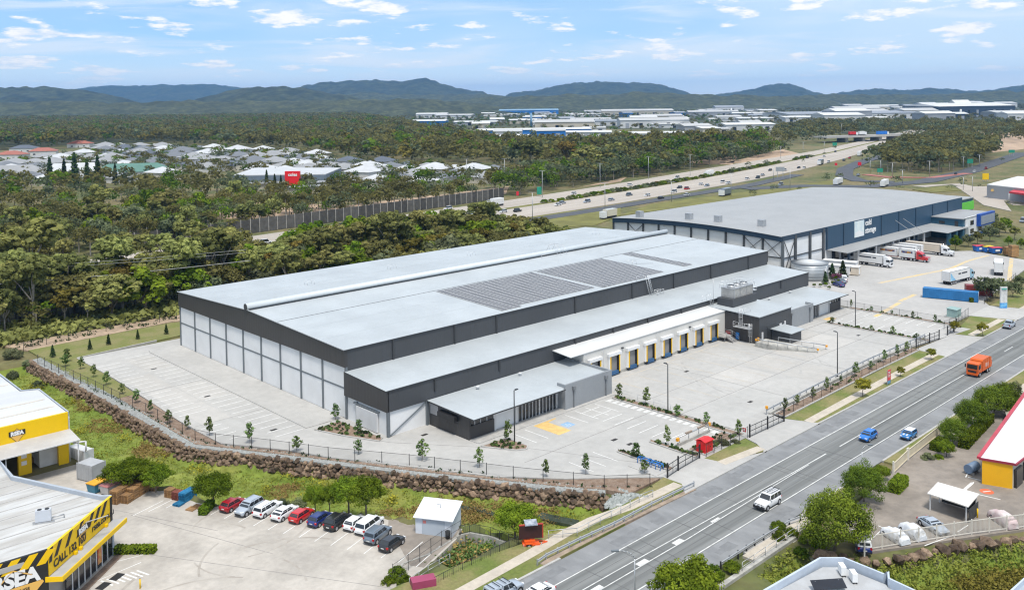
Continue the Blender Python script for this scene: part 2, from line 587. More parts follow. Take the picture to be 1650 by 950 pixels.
def terrain():
 xs = np.unique(np.concatenate([[-14000, -5000, -2000, -800, -300, -160, -110, -90], np.arange(-75, 60.1, 1.0), [64, 70, 80, 95, 120, 160, 230, 320, 450, 700, 1100, 2000, 4000, 8000, 14000]]))
 ys = np.unique(np.concatenate([[-2000, -600, -250, -160, -140], np.arange(-126, 92.1, 1.0), [96, 104, 115, 130, 150, 175, 200, 240, 300, 420, 700, 1100, 2000, 4000, 8000, 14000]]))
 X, Y = np.meshgrid(xs, ys)
 Z = np.full(X.shape, -0.32)
 def lay(poly, z, b):
  d = polydist(X, Y, poly)
  w = np.clip((d + b) / (2 * b), 0, 1)
  w = w * w * (3 - 2 * w)
  return w * z + (1 - w) * Z
 Z = lay(YARD, -1.15, 0.9)
 d = polydist(X, Y, SWALE)
 Z = np.where(d > -0.5, np.minimum(Z, -0.5 - 2.1 * np.clip((d + 0.5) / 1.6, 0, 1)), Z)
 Z = lay(PIT, -2.6, 0.5)
 d = polydist(X, Y, CREEK)
 Z = np.where(d > 0, -0.4 - 2.8 * np.clip(d / 2.2, 0, 1), Z)
 rng = np.random.RandomState(3)
 near = (np.abs(X) < 62) & (np.abs(Y) < 120) & (Z < -1.4)
 Z = Z + np.where(near, 0.35 * np.sin(X * 0.55 + Y * 0.21) * np.sin(Y * 0.37 - X * 0.13) + rng.normal(0, 0.06, X.shape), 0)
 nx, ny = len(xs), len(ys)
 v = np.stack([X.ravel(), Y.ravel(), Z.ravel()], 1)
 i = np.arange(nx * ny).reshape(ny, nx)
 f = np.stack([i[:-1, :-1].ravel(), i[:-1, 1:].ravel(), i[1:, 1:].ravel(), i[1:, :-1].ravel()], 1)
 me = bpy.data.meshes.new('ground')
 me.from_pydata(v.tolist(), [], f.tolist())
 cx = v[f].mean(1)
 sw = (cx[:, 2] < -1.35)
 me.materials.append(M_GROUND)
 me.materials.append(M_SWALE)
 me.materials.append(mat('far_woodland', (0.035, 0.042, 0.014), 0.95, c2=(0.07, 0.075, 0.03), scale=0.02, fine=(0.06, 0.3)))
 farg = np.hypot(cx[:, 0] - CAM.x, cx[:, 1] - CAM.y) > 1500
 me.polygons.foreach_set('material_index', np.where(farg, 2, sw).astype(np.int32))
 me.polygons.foreach_set('use_smooth', np.ones(len(f), bool))
 o = put('ground', me, None, 'structure')
 return xs, ys, Z
TX, TY, TZ = terrain()
def ground_z(x, y):
 i = int(np.clip(np.searchsorted(TX, x) - 1, 0, len(TX) - 2))
 j = int(np.clip(np.searchsorted(TY, y) - 1, 0, len(TY) - 2))
 a = min(1, max(0, (x - TX[i]) / (TX[i + 1] - TX[i])))
 b = min(1, max(0, (y - TY[j]) / (TY[j + 1] - TY[j])))
 return float((TZ[j, i] * (1 - a) + TZ[j, i + 1] * a) * (1 - b) + (TZ[j + 1, i] * (1 - a) + TZ[j + 1, i + 1] * a) * b)
# -- site pavement
SITE = [(-19.2, 69.7), (-18.9, 50), (-19.4, 30), (-20.0, 16), (-19.5, 4.6), (-13.6, -5.2), (-10.8, -11.9), (-4.4, -22.9), (1.9, -34.2), (7.9, -41.3), (15.5, -48.2), (18.0, -50.4), (27.0, -50.7),
  (38.0, -50.6), (49.5, -50.8), (50.5, -47.6), (86, -46.6), (106, -47.6), (122.5, -50.2), (129.5, -51.0), (131.5, 69.5)]
b = MB()
b.prism(SITE, -0.5, 0.0)
structure('site_pavement', b, M_CONC)
b = MB()
for x0, y0, x1, y1 in [(-18.9, 37.5, -6.9, 37.5), (-19.4, 14.5, -7.0, 14.5), (8, -33.4, 36.5, -33.4), (40, -22, 40, -46.8), (40, -29.2, 128, -29.2), (40, -37.5, 128, -37.5), (60, -16, 60, -46.8),
        (82, -26, 82, -46.5), (104, -24, 104, -47), (-6.5, -0.6, -1.0, -13.4), (-1.0, -13.4, 7.6, -24.8), (12.2, -30.0, 20, -46)]:
 b.bar((x0, y0, 0.0), (x1, y1, 0.0), 0.10, 0.012)
structure('slab_joints', b, M_JOINT)
b = MB()
b.box(-7.0, -6.7, 1.0, 63.4, 0.0, 0.12)
b.box(-6.7, -0.05, 1.0, 64.5, 0.0, 0.10)
structure('building_apron', b, M_CONC)
b = MB()
ribbon(b, [(-19.2, 69.7), (-18.9, 50), (-19.4, 30), (-20.0, 16), (-19.5, 4.6), (-13.6, -5.2), (-10.8, -11.9), (-4.4, -22.9), (1.9, -34.2), (7.9, -41.3), (15.5, -48.2)], 0.28, -0.4, 0.12)
ribbon(b, [(-19.2, 69.9), (-2, 71.8)], 0.28, -0.4, 0.12)
b.box(8.2, 40, -23.5, -23.2, 0, 0.10)
b.box(8.0, 40.0, -23.2, -21.0, 0, 0.098)
b.box(40.0, 40.3, -23.5, -48.0, 0, 0.12)
b.box(99.5, 129, -25.2, -24.95, 0, 0.12)
b.box(99.5, 129, -24.95, -22.4, 0, 0.10)
structure('kerb', b, M_KERB)
b = MB()
b.prism([(-24.4, 84), (7, 85.5), (20, 79), (3, 72.3), (-19.2, 70.2)], -0.5, -0.03)
b.prism([(-24.4, 84), (-19.2, 70.2), (-19.1, 50), (-19.5, 38), (-22.5, 38), (-24.0, 56)], -0.5, -0.031)
structure('lawn', b, M_LAWN)
b = MB()
b.prism([(-24.6, 84), (-27.5, 92), (22, 92.5), (30, 86), (18, 84.5), (7, 86.2)], -0.5, -0.04)
structure('sandy_bed', b, mat('sand', (0.36, 0.27, 0.19), 0.95, var=0.2, scale=0.6))
b = MB()
b.prism([(-22.6, 38), (-19.5, 38), (-19.5, 30), (-20.1, 16), (-19.7, 4.6), (-13.8, -5.2), (-11.0, -11.9), (-4.6, -22.9), (1.7, -34.2), (7.7, -41.3), (15.3, -48.2), (17.4, -50.3), (10.6, -50.4), (9.4, -47.3), (5.9, -42.2), (1.4, -34.7),
   (-5.0, -24.0), (-12.3, -10.4), (-19.1, 1.8), (-22.4, 7.6), (-22.6, 26)], -0.6, -0.02)
structure('mulch_bed', b, M_MULCH)
BEDS = []
def bed(poly, plants, seed):
 m = MB()
 m.prism(poly, -0.02, 0.14)
 structure('garden_bed', m, M_MULCH)
 m = MB()
 ribbon(m, poly + [poly[0]], 0.22, -0.02, 0.17)
 structure('garden_kerb', m, M_KERB)
 BEDS.append((poly, plants, seed))
bed([(-6.4, -0.6), (-1.6, -0.2), (-0.9, -11.2), (-2.0, -12.0), (-4.6, -6.2)], 52, 1)
bed([(7.5, -24.6), (12.4, -24.9), (12.6, -29.4), (11.6, -30.2), (10.2, -29.4)], 26, 2)
bed([(20.3, -40.4), (21.0, -40.0), (21.3, -49.6), (20.2, -49.8)], 22, 3)
bed([(26.7, -41.4), (27.5, -41.0), (27.7, -49.6), (26.6, -49.8)], 22, 4)
bed([(38.2, -24.4), (39.6, -24.4), (39.4, -49.6), (38.0, -49.6)], 44, 5)
bed([(112.2, -25.6), (113.2, -25.6), (113.6, -48.6), (112.6, -48.8)], 44, 6)
bed([(129.6, -22.6), (131.0, -22.6), (131.0, -47.6), (129.6, -47.6)], 24, 7)
bed([(28.2, -47.2), (37.6, -46.8), (37.6, -49.6), (28.2, -49.8)], 30, 8)
bed([(50.6, -48.4), (86, -47.6), (104.5, -48.2), (104.5, -49.9), (86, -49.8), (50.6, -50.4)], 90, 9)
b = MB()
lift = 0.012
for i in range(26):
 y = 1.25 + i * 2.447
 b.box(-12.3, -7.4, y - 0.06, y + 0.06, 0.0, lift)
for i in range(17):
 y = 21 + i * 2.447
 b.box(-19.0, -14.2, y - 0.06, y + 0.06, 0.0, lift)
for i in range(4):
 y = 5.5 + i * 2.447
 b.box(-19.0 + (0.0 if i else 1.2), -15.5, y - 0.06, y + 0.06, 0.0, lift)
for x in (14.6, 17.1, 26.4, 28.9, 31.4, 33.9, 36.4):
 b.box(x - 0.06, x + 0.06, -29.3, -24.2, 0.0, lift)
for x in (12.6, 15.2, 17.8):
 b.box(x - 0.05, x + 0.05, -42.5, -37.8, 0, lift)
for i in range(9):
 b.box(28.6, 33.4, -25.6 - i * 2.45 - 0.06, -25.6 - i * 2.45 + 0.06, 0, lift)
for i in range(9):
 b.box(114.2, 119.0, -26.5 - i * 2.45 - 0.06, -26.5 - i * 2.45 + 0.06, 0, lift)
 b.box(124.2, 129.2, -26.5 - i * 2.45 - 0.06, -26.5 - i * 2.45 + 0.06, 0, lift)
structure('parking_lines', b, M_WORN)
b = MB()
for i in range(17):
 b.box(36.5, 37.8, -25.2 - i * 1.32, -24.4 - i * 1.32, 0, lift)
structure('crossing_blocks', b, M_WHITE)
b = MB()
b.box(19.2, 22.0, -29.6, -24.6, 0, lift)
b.prism([(19.2, -24.6), (22, -24.6), (24.2, -24.3), (24.2, -24.0), (19.2, -24.0)], 0, lift)
b.box(114.8, 118.0, -25.4, -23.6, 0.098, 0.112)
structure('yellow_hatching', b, M_ORANGEPAINT)
b = MB()
b.box(22.6, 24.4, -28.4, -26.6, 0, lift)
structure('accessible_bay_marking', b, M_BLUEPAINT)
b = MB()                                     # wheelchair symbol on the bay
for p, q in (((23.3, -27.0), (23.3, -27.6)), ((23.3, -27.6), (23.7, -27.7)), ((23.7, -27.7), (23.9, -28.1))):
 b.bar((p[0], p[1], 0.016), (q[0], q[1], 0.016), 0.12, 0.012)
for i in range(10):
 a0, a1 = PI * (0.9 + i * 0.13), PI * (0.9 + (i + 1) * 0.13)
 b.bar((23.35 + 0.4 * math.cos(a0), -27.75 + 0.4 * math.sin(a0), 0.016), (23.35 + 0.4 * math.cos(a1), -27.75 + 0.4 * math.sin(a1), 0.016), 0.1, 0.012)
structure('wheelchair_symbol', b, M_WHITE)
b = MB()
for i in range(9):
 x = 40.6 + 5.45 * i
 for dx in (-0.15, 0.15):
  b.box(x + dx - 0.05, x + dx + 0.05, -37.5, -18.0, 0, lift)
b.box(41, 86, -18.3, -18.1, 0, lift + 0.003)
for k in range(7):
 b.bar((86.5 + k * 1.6, -25.2, 0.004), (88.5 + k * 1.6, -27.5, 0.004), 0.12, 0.012)
structure('yard_lane_lines', b, M_FADED)
b = MB()
for x, y in ([(59.94,-24.44),(-10.95,4.2),(-11.07,50.94),(23.74,-36.94),(53.24,-42.34),(24.04,-39.72),(4.61,-14.62),(-11.06,27.56),(107.25,-35.77)]):
 b.box(x - 0.55, x + 0.55, y - 0.3, y + 0.3, 0, 0.016)
structure('drain_grates', b, mat('drain_iron', (0.05, 0.045, 0.04), 0.6, metal=0.5))
# -- road, verges and footpaths
b = MB()
b.box(-160, 420, -69.0, -55.6, -0.7, -0.14)
structure('road', b, M_ASPH)
b = MB()
b.box(-160, 420, -58.75, -55.61, -0.5, -0.132)
b.box(-160, 420, -68.99, -65.95, -0.5, -0.132)
structure('road_shoulder', b, M_ASPH_SHLD)
b = MB()
zt = -0.118
b.box(-160, 420, -58.98, -58.84, -0.16, zt)
b.box(-160, 420, -65.82, -65.68, -0.16, zt)
b.prism([(-160, -61.62), (-6, -61.56), (33, -62.02), (41.5, -62.02), (41.5, -62.2), (33, -62.14), (-6, -61.68), (-160, -61.74)], -0.16, zt)
b.prism([(-160, -62.95), (6, -62.85), (33, -62.26), (36, -62.24), (36, -62.36), (33, -62.38), (6, -62.97), (-160, -63.07)], -0.16, zt)
x = -8.2
for x, l in ((-10.6, 1.6), (-2.9, 1.7), (3.9, 1.6), (11.6, 1.7), (-18.5, 1.6), (-26, 1.6)):
 w = 0.40 if x < 8 else 0.2
 b.box(x, x + l, -62.45 - w, -62.45 + w * 0.7, -0.16, zt)
b.box(45.5, 98, -62.3, -62.15, -0.16, zt)
for i in range(18):
 b.box(104 + i * 12, 109 + i * 12, -62.3, -62.15, -0.16, zt)
structure('road_markings', b, M_WHITE)
b = MB()
rng = random.Random(8)
for i in range(34):          # darker repaired patches
 x = rng.uniform(-15, 130)
 y = rng.choice((-57.6, -57.0, -67.3))
 b.obox(x, y, -0.15, -0.1285 + i * 0.0002, rng.uniform(1.5, 6), rng.uniform(0.8, 1.7), rng.uniform(-0.03, 0.03))
structure('road_patches', b, mat('patched_asphalt', (0.185, 0.19, 0.195), 0.9, var=0.1, scale=1.0))
b = MB()
for x0, x1 in ((-160, -8), (35.6, 36.2), (51.5, 104.0), (124.5, 146), (158, 420)):
 b.box(x0, x1, -55.6, -55.3, -0.5, 0.0)
for x0, x1 in ((-160, 3), (22, 34.5), (44.5, 420)):
 b.box(x0, x1, -69.3, -69.0, -0.5, 0.0)
structure('road_kerb', b, M_KERB)
b = MB()
b.prism([(18.0, -50.4), (27.3, -50.4), (28.0, -53.2), (35.6, -55.6), (15.8, -55.6), (18.0, -53.5)], -0.5, -0.012)
b.prism([(38.4, -50.6), (50.0, -50.6), (51.2, -53.4), (52.2, -55.6), (35.6, -55.6), (37.6, -53.0)], -0.5, -0.013)
b.prism([(104.8, -49.0), (122.4, -50.0), (124.4, -55.6), (103.8, -55.6)], -0.5, -0.012)
b.prism([(142, -46), (156, -46), (159, -55.6), (145, -55.6)], -0.5, -0.012)
structure('driveway', b, M_CONC)
b = MB()
ribbon(b, [(-60, -53.2), (-20.5, -52.9), (-10.0, -52.4), (-3, -51.9), (1.5, -51.9), (7.5, -52.9), (17.6, -53.2)], 1.5, -0.5, 0.0)
ribbon(b, [(27.6, -53.4), (36.6, -54.4)], 1.5, -0.5, 0.003)
ribbon(b, [(51.4, -54.0), (64, -53.7), (85, -53.3), (104.2, -53.2)], 1.5, -0.5, 0.003)
ribbon(b, [(124, -53), (143.5, -52.8)], 1.5, -0.5, 0.003)
ribbon(b, [(158, -52.8), (300, -52.8)], 1.5, -0.5, 0.003)
ribbon(b, [(7, -70.6), (22, -70.6)], 1.7, -0.5, 0.002)
ribbon(b, [(62, -72.6), (300, -72.6)], 1.5, -0.5, 0.002)
structure('footpath', b, M_PATH)
b = MB()
b.prism([(-60, -47.5), (-24, -47.2), (-8.0, -50.2), (-2, -51.0), (8.6, -51.9), (14.5, -51.0), (18.0, -50.5), (18.0, -53.5), (15.8, -55.3), (-8, -55.3), (-60, -55.3)], -0.8, -0.03)
b.prism([(27.2, -50.4), (38.4, -50.4), (37.4, -53.0), (36.4, -55.3), (35.8, -55.3), (28.2, -53.2)], -0.5, -0.031)
b.prism([(50.2, -50.5), (86, -50.0), (104.6, -49.8), (104, -55.3), (52.0, -55.3)], -0.5, -0.03)
b.prism([(122.6, -49.8), (142, -46.5), (145, -55.3), (124.5, -55.3)], -0.5, -0.03)
b.prism([(156.5, -46), (300, -42), (300, -55.3), (159, -55.3)], -0.5, -0.03)
b.box(22, 34.5, -72.2, -69.3, -0.5, -0.03)
b.box(44.5, 300, -76, -69.3, -0.5, -0.035)
structure('grass_verge', b, M_GRASS)
b = MB()
ribbon(b, [(-10.5, -54.9), (2.5, -54.9), (18.0, -55.5)], 0.7, -0.5, -0.018)
structure('dirt_strip', b, mat('verge_dirt', (0.30, 0.235, 0.18), 0.95, var=0.2, scale=1.0))
b = MB()
b.prism([(7.8, -69.3), (22, -69.3), (22, -71.3), (7.8, -71.3)], -0.9, -0.02)
structure('bridge_footway', b, M_CONC_OLD)
# -- yards on other lots
b = MB()
b.prism(YARD, -1.6, -0.8)
structure('shop_yard', b, M_CONC_OLD)
b = MB()
for x0, y0, x1, y1 in [(-52, -20, -34, -45), (-44, -14, -24.5, -46), (-38, -8, -30, -30), (-45, 8, -32, -20)]:
 b.bar((x0, y0, -0.8), (x1, y1, -0.8), 0.07, 0.012)
structure('slab_joints', b, M_JOINT)
b = MB()
b.prism([(-16.2, -33.8), (-15.0, -32.2), (-14.0, -35.6), (-9.8, -40.4), (-12.8, -42.4), (-19.4, -45.0), (-20.2, -43.5)], -0.9, -0.79)
structure('shed_apron', b, M_ASPH_YARD)
RLOT = [(17.2, -79.0), (23.2, -73.2), (34.4, -72.4), (44.6, -71.2), (60.5, -71.2), (92, -71.4), (96, -86), (70, -102), (44.8, -95), (36.5, -90.2), (30.4, -86.6), (24.1, -83.0)]
b = MB()
b.prism(RLOT, -2.2, -0.02)
structure('storage_yard', b, M_ASPH_YARD)
b = MB()
b.prism([(131.3, 8), (131.3, -22), (131.3, -46), (142, -46), (156, -46), (160.5, -43), (228, -35), (236, -14), (226, -6), (286, 3), (286, 8.2)], -0.6, -0.01)
structure('freight_yard', b, mat('yard_concrete', (0.38, 0.37, 0.355), 0.9, var=0.08, scale=0.07, fine=(0.6, 0.05)))
b = MB()
for pts in ([(163.92,-14.74),(178.17,-17.16),(198.28,-20.72),(215.77,-19.77),(230.48,-20.81)], [(145.92,-28.27),(156.49,-27.81)], [(229.33,-27.97),(191.53,-39.21)], [(125.94,-30.97),(144.55,-28.86)]):
 ribbon(b, pts, 1.1, -0.02, 0.004)
structure('yard_lane_lines', b, M_YELLOWLINE)
b = MB()
ribbon(b, [(-4.7,-33.24),(-3.01,-35.71),(-2.54,-38.5)], 0.9, -2.7, -2.36)
ribbon(b, [(1.42,-42.72),(1.73,-43.78),(2.36,-45.4),(3.3,-47.8)], 1.6, -2.7, -2.34)
b.prism([(10, -73), (12, -73), (14, -90), (2, -100), (-6, -100)], -3.4, -2.98)
structure('ditch_water', b, M_WATER)
def arc(c, r, a0, a1, n=14):
 return [(c[0] + r * math.cos(a0 + (a1 - a0) * i / n), c[1] + r * math.sin(a0 + (a1 - a0) * i / n)) for i in range(n + 1)]
rng = random.Random(6)
b = MB()
for i in range(16):
 c = (rng.uniform(44, 90), rng.uniform(-44, -26))
 r, a0 = rng.uniform(8, 22), rng.uniform(0, 6.3)
 pts = [p for p in arc(c, r, a0, a0 + rng.uniform(0.4, 1.1)) if 42 < p[0] < 110 and -45 < p[1] < -19]
 if len(pts) > 3:
  ribbon(b, pts, rng.uniform(0.22, 0.5), -0.01, 0.0042 + i * 0.0002)
structure('tyre_marks', b, mat('tyre_mark', (0.34, 0.332, 0.316), 0.9, c2=(0.40, 0.39, 0.37), scale=0.5))
b = MB()
for i in range(14):
 c = (rng.uniform(-44, -28), rng.uniform(-40, -18))
 r, a0 = rng.uniform(6, 12), rng.uniform(0, 6.3)
 pts = [p for p in arc(c, r, a0, a0 + rng.uniform(0.5, 1.3)) if inside([p[0]], [p[1]], YARD)[0]]
 if len(pts) > 3:
  ribbon(b, pts, rng.uniform(0.18, 0.4), -0.81, -0.7955 + i * 0.0002)
structure('tyre_marks', b, mat('yard_tyre_mark', (0.31, 0.28, 0.245), 0.9, c2=(0.38, 0.35, 0.31), scale=0.5))
b = MB()
for i in range(26):
 x = rng.uniform(-12, 125)
 b.obox(x, -62.3, -0.15, -0.1345 + i * 0.0001, rng.uniform(0.08, 0.16), 7.2, rng.uniform(-0.06, 0.06))
for y in (-60.4, -64.0, -62.9):
 b.box(-60, 200, y - 0.03, y + 0.03, -0.15, -0.1338)
structure('road_seams', b, mat('bitumen_seam', (0.11, 0.11, 0.11), 0.8, var=0.2))
rng = random.Random(15)
for k, c in enumerate(((0.385, 0.378, 0.36), (0.435, 0.42, 0.395), (0.40, 0.385, 0.36))):
 b = MB()
 for i in range(7):
  x, y = (rng.choice((40.5, 50.3, 60.2, 71, 82.2, 93)), rng.choice((-46.2, -37.4, -29.1))) if i < 4 else (rng.choice((-18, -12.8, -7.2)), rng.choice((6, 14.6, 26, 37.6, 50)))
  b.box(x, x + (9.6 if i < 4 else 5.0), y, y + (8.1 if i < 4 else 11), -0.02, 0.0015 + 0.0004 * (i + 7 * k) / 3)
 structure('slab_pour', b, mat('slab_pour_%s' % ('grey', 'pale', 'warm')[k], c, 0.85, var=0.05, scale=0.15, fine=(0.7, 0.05)))
# -- main warehouse
M_ROOF = ribbed('roof_sheet', (0.40, 0.43, 0.445), 'x', 0.76, 0.06, 0.42, 0.0, 0.07, 0.35)
M_DARK_X = ribbed('charcoal_cladding', (0.060, 0.063, 0.068), 'x', 0.9, 0.35, 0.5, 0.0, 0.06)
M_DARK_SHADED = ribbed('charcoal_cladding_shaded', (0.050, 0.048, 0.048), 'y', 0.9, 0.35, 0.5, 0.0, 0.06)  # same cladding for the ends, their shade put into a darker colour
M_PANEL = mat('white_panel', (0.71, 0.715, 0.715), 0.5, var=0.05, scale=0.25)
M_FRAME = mat('grey_steel_column', (0.155, 0.175, 0.19), 0.5, metal=0.2, var=0.06)
M_GREYWALL = ribbed('grey_panel_wall', (0.27, 0.285, 0.30), 'x', 1.1, 0.12, 0.55, 0.0, 0.04)
M_GLASS = mat('dark_glass', (0.018, 0.02, 0.024), 0.06, var=0.0, spec=0.7)
M_GUTTER = mat('dark_gutter', (0.04, 0.042, 0.045), 0.4, var=0.05)
M_YELLOW = mat('safety_yellow', (0.78, 0.46, 0.01), 0.5, var=0.06)
M_BLUE = mat('dock_blue', (0.03, 0.10, 0.22), 0.5, var=0.1)
M_ALU = mat('white_aluminium', (0.62, 0.62, 0.62), 0.4, var=0.03)
M_INTERIOR = mat('dim_interior', (0.10, 0.095, 0.09), 0.9, var=0.1)
M_ROLLER = mat('roller_door_grey', (0.24, 0.235, 0.23), 0.6, var=0.06)
wh = thing('warehouse', 'long new warehouse with pale steel roof, charcoal fascia and white panel end wall', 'warehouse', (0, 0, 0))
XE = 130.5
RY, RZ = 32.6, 12.75          # ridge
E0, E1 = 11.45, 11.65         # eaves
col_y = [i * 7.06 for i in range(10)]
pm = MB();pm.box(0, 0.16, 0, 6.66, 0, 4.78);pan_lo = pm.mesh('wall_panel', M_PANEL)
pm = MB();pm.box(0, 0.16, 0, 6.66, 0, 3.42);pan_hi = pm.mesh('wall_panel', M_PANEL)
cm = MB();cm.box(-0.16, 0.2, -0.2, 0.2, 0, 8.6);col_me = cm.mesh('steel_column', M_FRAME)
gm = MB();gm.box(-0.06, 0.2, 0, 6.66, -0.13, 0.13);girt_me = gm.mesh('girt', M_FRAME)
for i in range(10):
 inst('steel_column', col_me, wh, (0, col_y[i], 0))
 if i < 9:
  inst('wall_panel', pan_lo, wh, (0, col_y[i] + 0.2, 0.1))
  inst('wall_panel', pan_hi, wh, (0, col_y[i] + 0.2, 5.14))
  inst('girt', girt_me, wh, (0, col_y[i] + 0.2, 5.01))
b = MB()
b.box(0.3, XE - 0.3, 0.3, 63.4, 0.0, 11.2)
b.build('wall', M_PANEL, wh)
b = MB()                     # gable fascia following the low roof pitch
for x0, x1 in ((-0.28, 0.28), (XE - 0.28, XE + 0.1)):
 poly = [(-0.1, 8.55), (64.0, 8.5), (64.0, E1 - 0.02), (RY, RZ - 0.02), (-0.1, E0 - 0.02)]
 vs = [(x0, y, z) for y, z in poly] + [(x1, y, z) for y, z in poly]
 b.add(vs, [(0, 1, 2, 3, 4)[::-1], (5, 6, 7, 8, 9)] + [(i, (i + 1) % 5, 5 + (i + 1) % 5, 5 + i) for i in range(5)])
b.each('gable_fascia', M_DARK_SHADED, wh)
b = MB()
b.box(0.28, XE - 0.28, -0.1, 0.25, 7.5, E0 - 0.06)
b.box(0.28, XE - 0.28, 63.5, 64.0, 7.5, E1 - 0.06)
b.each('side_cladding', M_DARK_X, wh)
b = MB()
b.slab((-0.34, -0.18, E0), (XE + 0.2, -0.18, E0), (XE + 0.2, RY, RZ), (-0.34, RY, RZ), 0.05)
b.slab((-0.34, RY, RZ), (XE + 0.2, RY, RZ), (XE + 0.2, 64.1, E1), (-0.34, 64.1, E1), 0.05)
b.each('roof', M_ROOF, wh)
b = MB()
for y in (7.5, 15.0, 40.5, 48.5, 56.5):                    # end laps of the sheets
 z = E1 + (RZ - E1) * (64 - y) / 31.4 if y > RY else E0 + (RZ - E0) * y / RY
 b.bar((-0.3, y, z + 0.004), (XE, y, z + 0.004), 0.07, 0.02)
b.each('sheet_lap', mat('lap_grey', (0.35, 0.38, 0.395), 0.5, var=0.1), wh)  # lap bars in a grey slightly darker than the roof sheet
b = MB()
b.bar((-0.36, -0.2, E0 - 0.04), (XE + 0.2, -0.2, E0 - 0.04), 0.14, 0.16)
b.build('gutter', M_GUTTER, wh)
b = MB()
b.bar((-0.36, -0.1, E0 + 0.03), (-0.36, RY, RZ + 0.03), 0.16, 0.14)
b.bar((-0.36, RY, RZ + 0.03), (-0.36, 64.1, E1 + 0.03), 0.16, 0.14)
b.each('barge_capping', mat('pale_capping', (0.42, 0.44, 0.46), 0.45, var=0.03), wh)
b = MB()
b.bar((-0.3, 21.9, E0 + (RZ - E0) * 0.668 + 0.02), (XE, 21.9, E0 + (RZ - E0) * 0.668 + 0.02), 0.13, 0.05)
b.build('roof_step_flashing', mat('dark_step_flashing', (0.10, 0.105, 0.11), 0.6, var=0.1), wh)  # dark grey flashing along the roof step
b = MB()
n = 14
loops = []
for x in (-0.6, XE + 0.4):
 loops.append([(x, 33.0 + 0.66 * math.cos(2 * PI * i / n), 13.34 + 0.62 * math.sin(2 * PI * i / n)) for i in range(n)])
b.loft(loops[::-1], 0, True, True)
rv = b.build('ridge_ventilator', mat('ridge_vent_metal', (0.56, 0.60, 0.62), 0.3, metal=0.0, var=0.03), wh)
b = MB()
for x in (-0.63,):
 b.add([(x, 33.0 + 0.68 * math.cos(2 * PI * i / n), 13.34 + 0.64 * math.sin(2 * PI * i / n)) for i in range(n)] +
    [(x + 0.05, 33.0 + 0.68 * math.cos(2 * PI * i / n), 13.34 + 0.64 * math.sin(2 * PI * i / n)) for i in range(n)],
    [tuple(range(n)), tuple(range(2 * n - 1, n - 1, -1))] + [(i, n + i, n + (i + 1) % n, (i + 1) % n) for i in range(n)])
b.build('end_cap', mat('ventilator_end_cap', (0.05, 0.05, 0.052), 0.5), rv)
b = MB()
b.box(-0.2, XE, 32.25, 33.75, 12.6, 12.95)
b.build('ventilator_base', M_GUTTER, rv)
dp = MB();dp.box(-0.17, 0.17, -0.16, 0.1, 0, 3.45);dp_me = dp.mesh('downpipe', M_GUTTER)
for x in (9.4, 23.1, 33.4, 55.4, 74.0, 89.2, 104.3, 121.0):
 inst('downpipe', dp_me, wh, (x, -0.12, 7.85))
AY = -11.5
b = MB()
b.box(0.1, XE - 0.1, AY + 0.15, -0.12, 0, 7.2)
b.build('annex_wall', M_PANEL, wh)
b = MB()
b.box(0, XE, AY - 0.1, AY + 0.15, 3.92, 7.24)
b.build('annex_side_cladding', M_DARK_X, wh)
b = MB()
for x0, x1 in ((-0.26, 0.12), (XE - 0.12, XE + 0.05)):
 b.add([(x0, AY - 0.1, 3.9), (x0, 0.3, 3.9), (x0, 0.3, 7.84), (x0, AY - 0.1, 7.24), (x1, AY - 0.1, 3.9), (x1, 0.3, 3.9), (x1, 0.3, 7.84), (x1, AY - 0.1, 7.24)],
    [(0, 3, 2, 1), (4, 5, 6, 7), (0, 1, 5, 4), (1, 2, 6, 5), (2, 3, 7, 6), (3, 0, 4, 7)])
b.each('annex_end_fascia', M_DARK_SHADED, wh)
b = MB()
b.slab((-0.34, AY - 0.16, 7.3), (XE + 0.1, AY - 0.16, 7.3), (XE + 0.1, -0.1, 7.92), (-0.34, -0.1, 7.92), 0.05)
b.build('annex_roof', M_ROOF, wh)
b = MB()
b.bar((-0.36, AY - 0.2, 7.26), (XE + 0.1, AY - 0.2, 7.26), 0.14, 0.15)
b.build('annex_gutter', M_GUTTER, wh)
dp = MB();dp.box(-0.16, 0.16, -0.2, 0.1, 0, 1.9);dp2 = dp.mesh('downpipe', M_GUTTER)
for x in (9.2, 23.4, 42.8, 53.8, 64.7, 76.2, 117.0):
 inst('downpipe', dp2, wh, (x, AY - 0.1, 5.3 if x > 12 else 5.1))
b = MB()
b.box(-0.2, 0.25, AY - 0.18, AY + 0.2, 0, 3.9)
b.build('steel_column', M_FRAME, wh)
b = MB()
b.box(7.4, 7.9, AY - 0.25, AY + 0.1, 0, 3.9)
b.build('steel_column', M_FRAME, wh)
b = MB()
b.bar((0.3, AY + 0.02, 0.1), (7.5, AY + 0.02, 3.8), 0.14, 0.14)
b.build('cross_brace', M_FRAME, wh)
b = MB()
b.box(-0.35, 0.0, -8.9, -3.2, 0.1, 3.1)
b.build('sliding_door', mat('white_sliding_door', (0.62, 0.62, 0.62), 0.5, var=0.05), wh)
b = MB()
b.box(-0.28, 0.1, -9.2, -2.2, 3.25, 3.42)
b.box(-0.2, 0.1, -3.2, -2.9, 0.1, 3.6)
b.each('door_track', M_FRAME, wh)
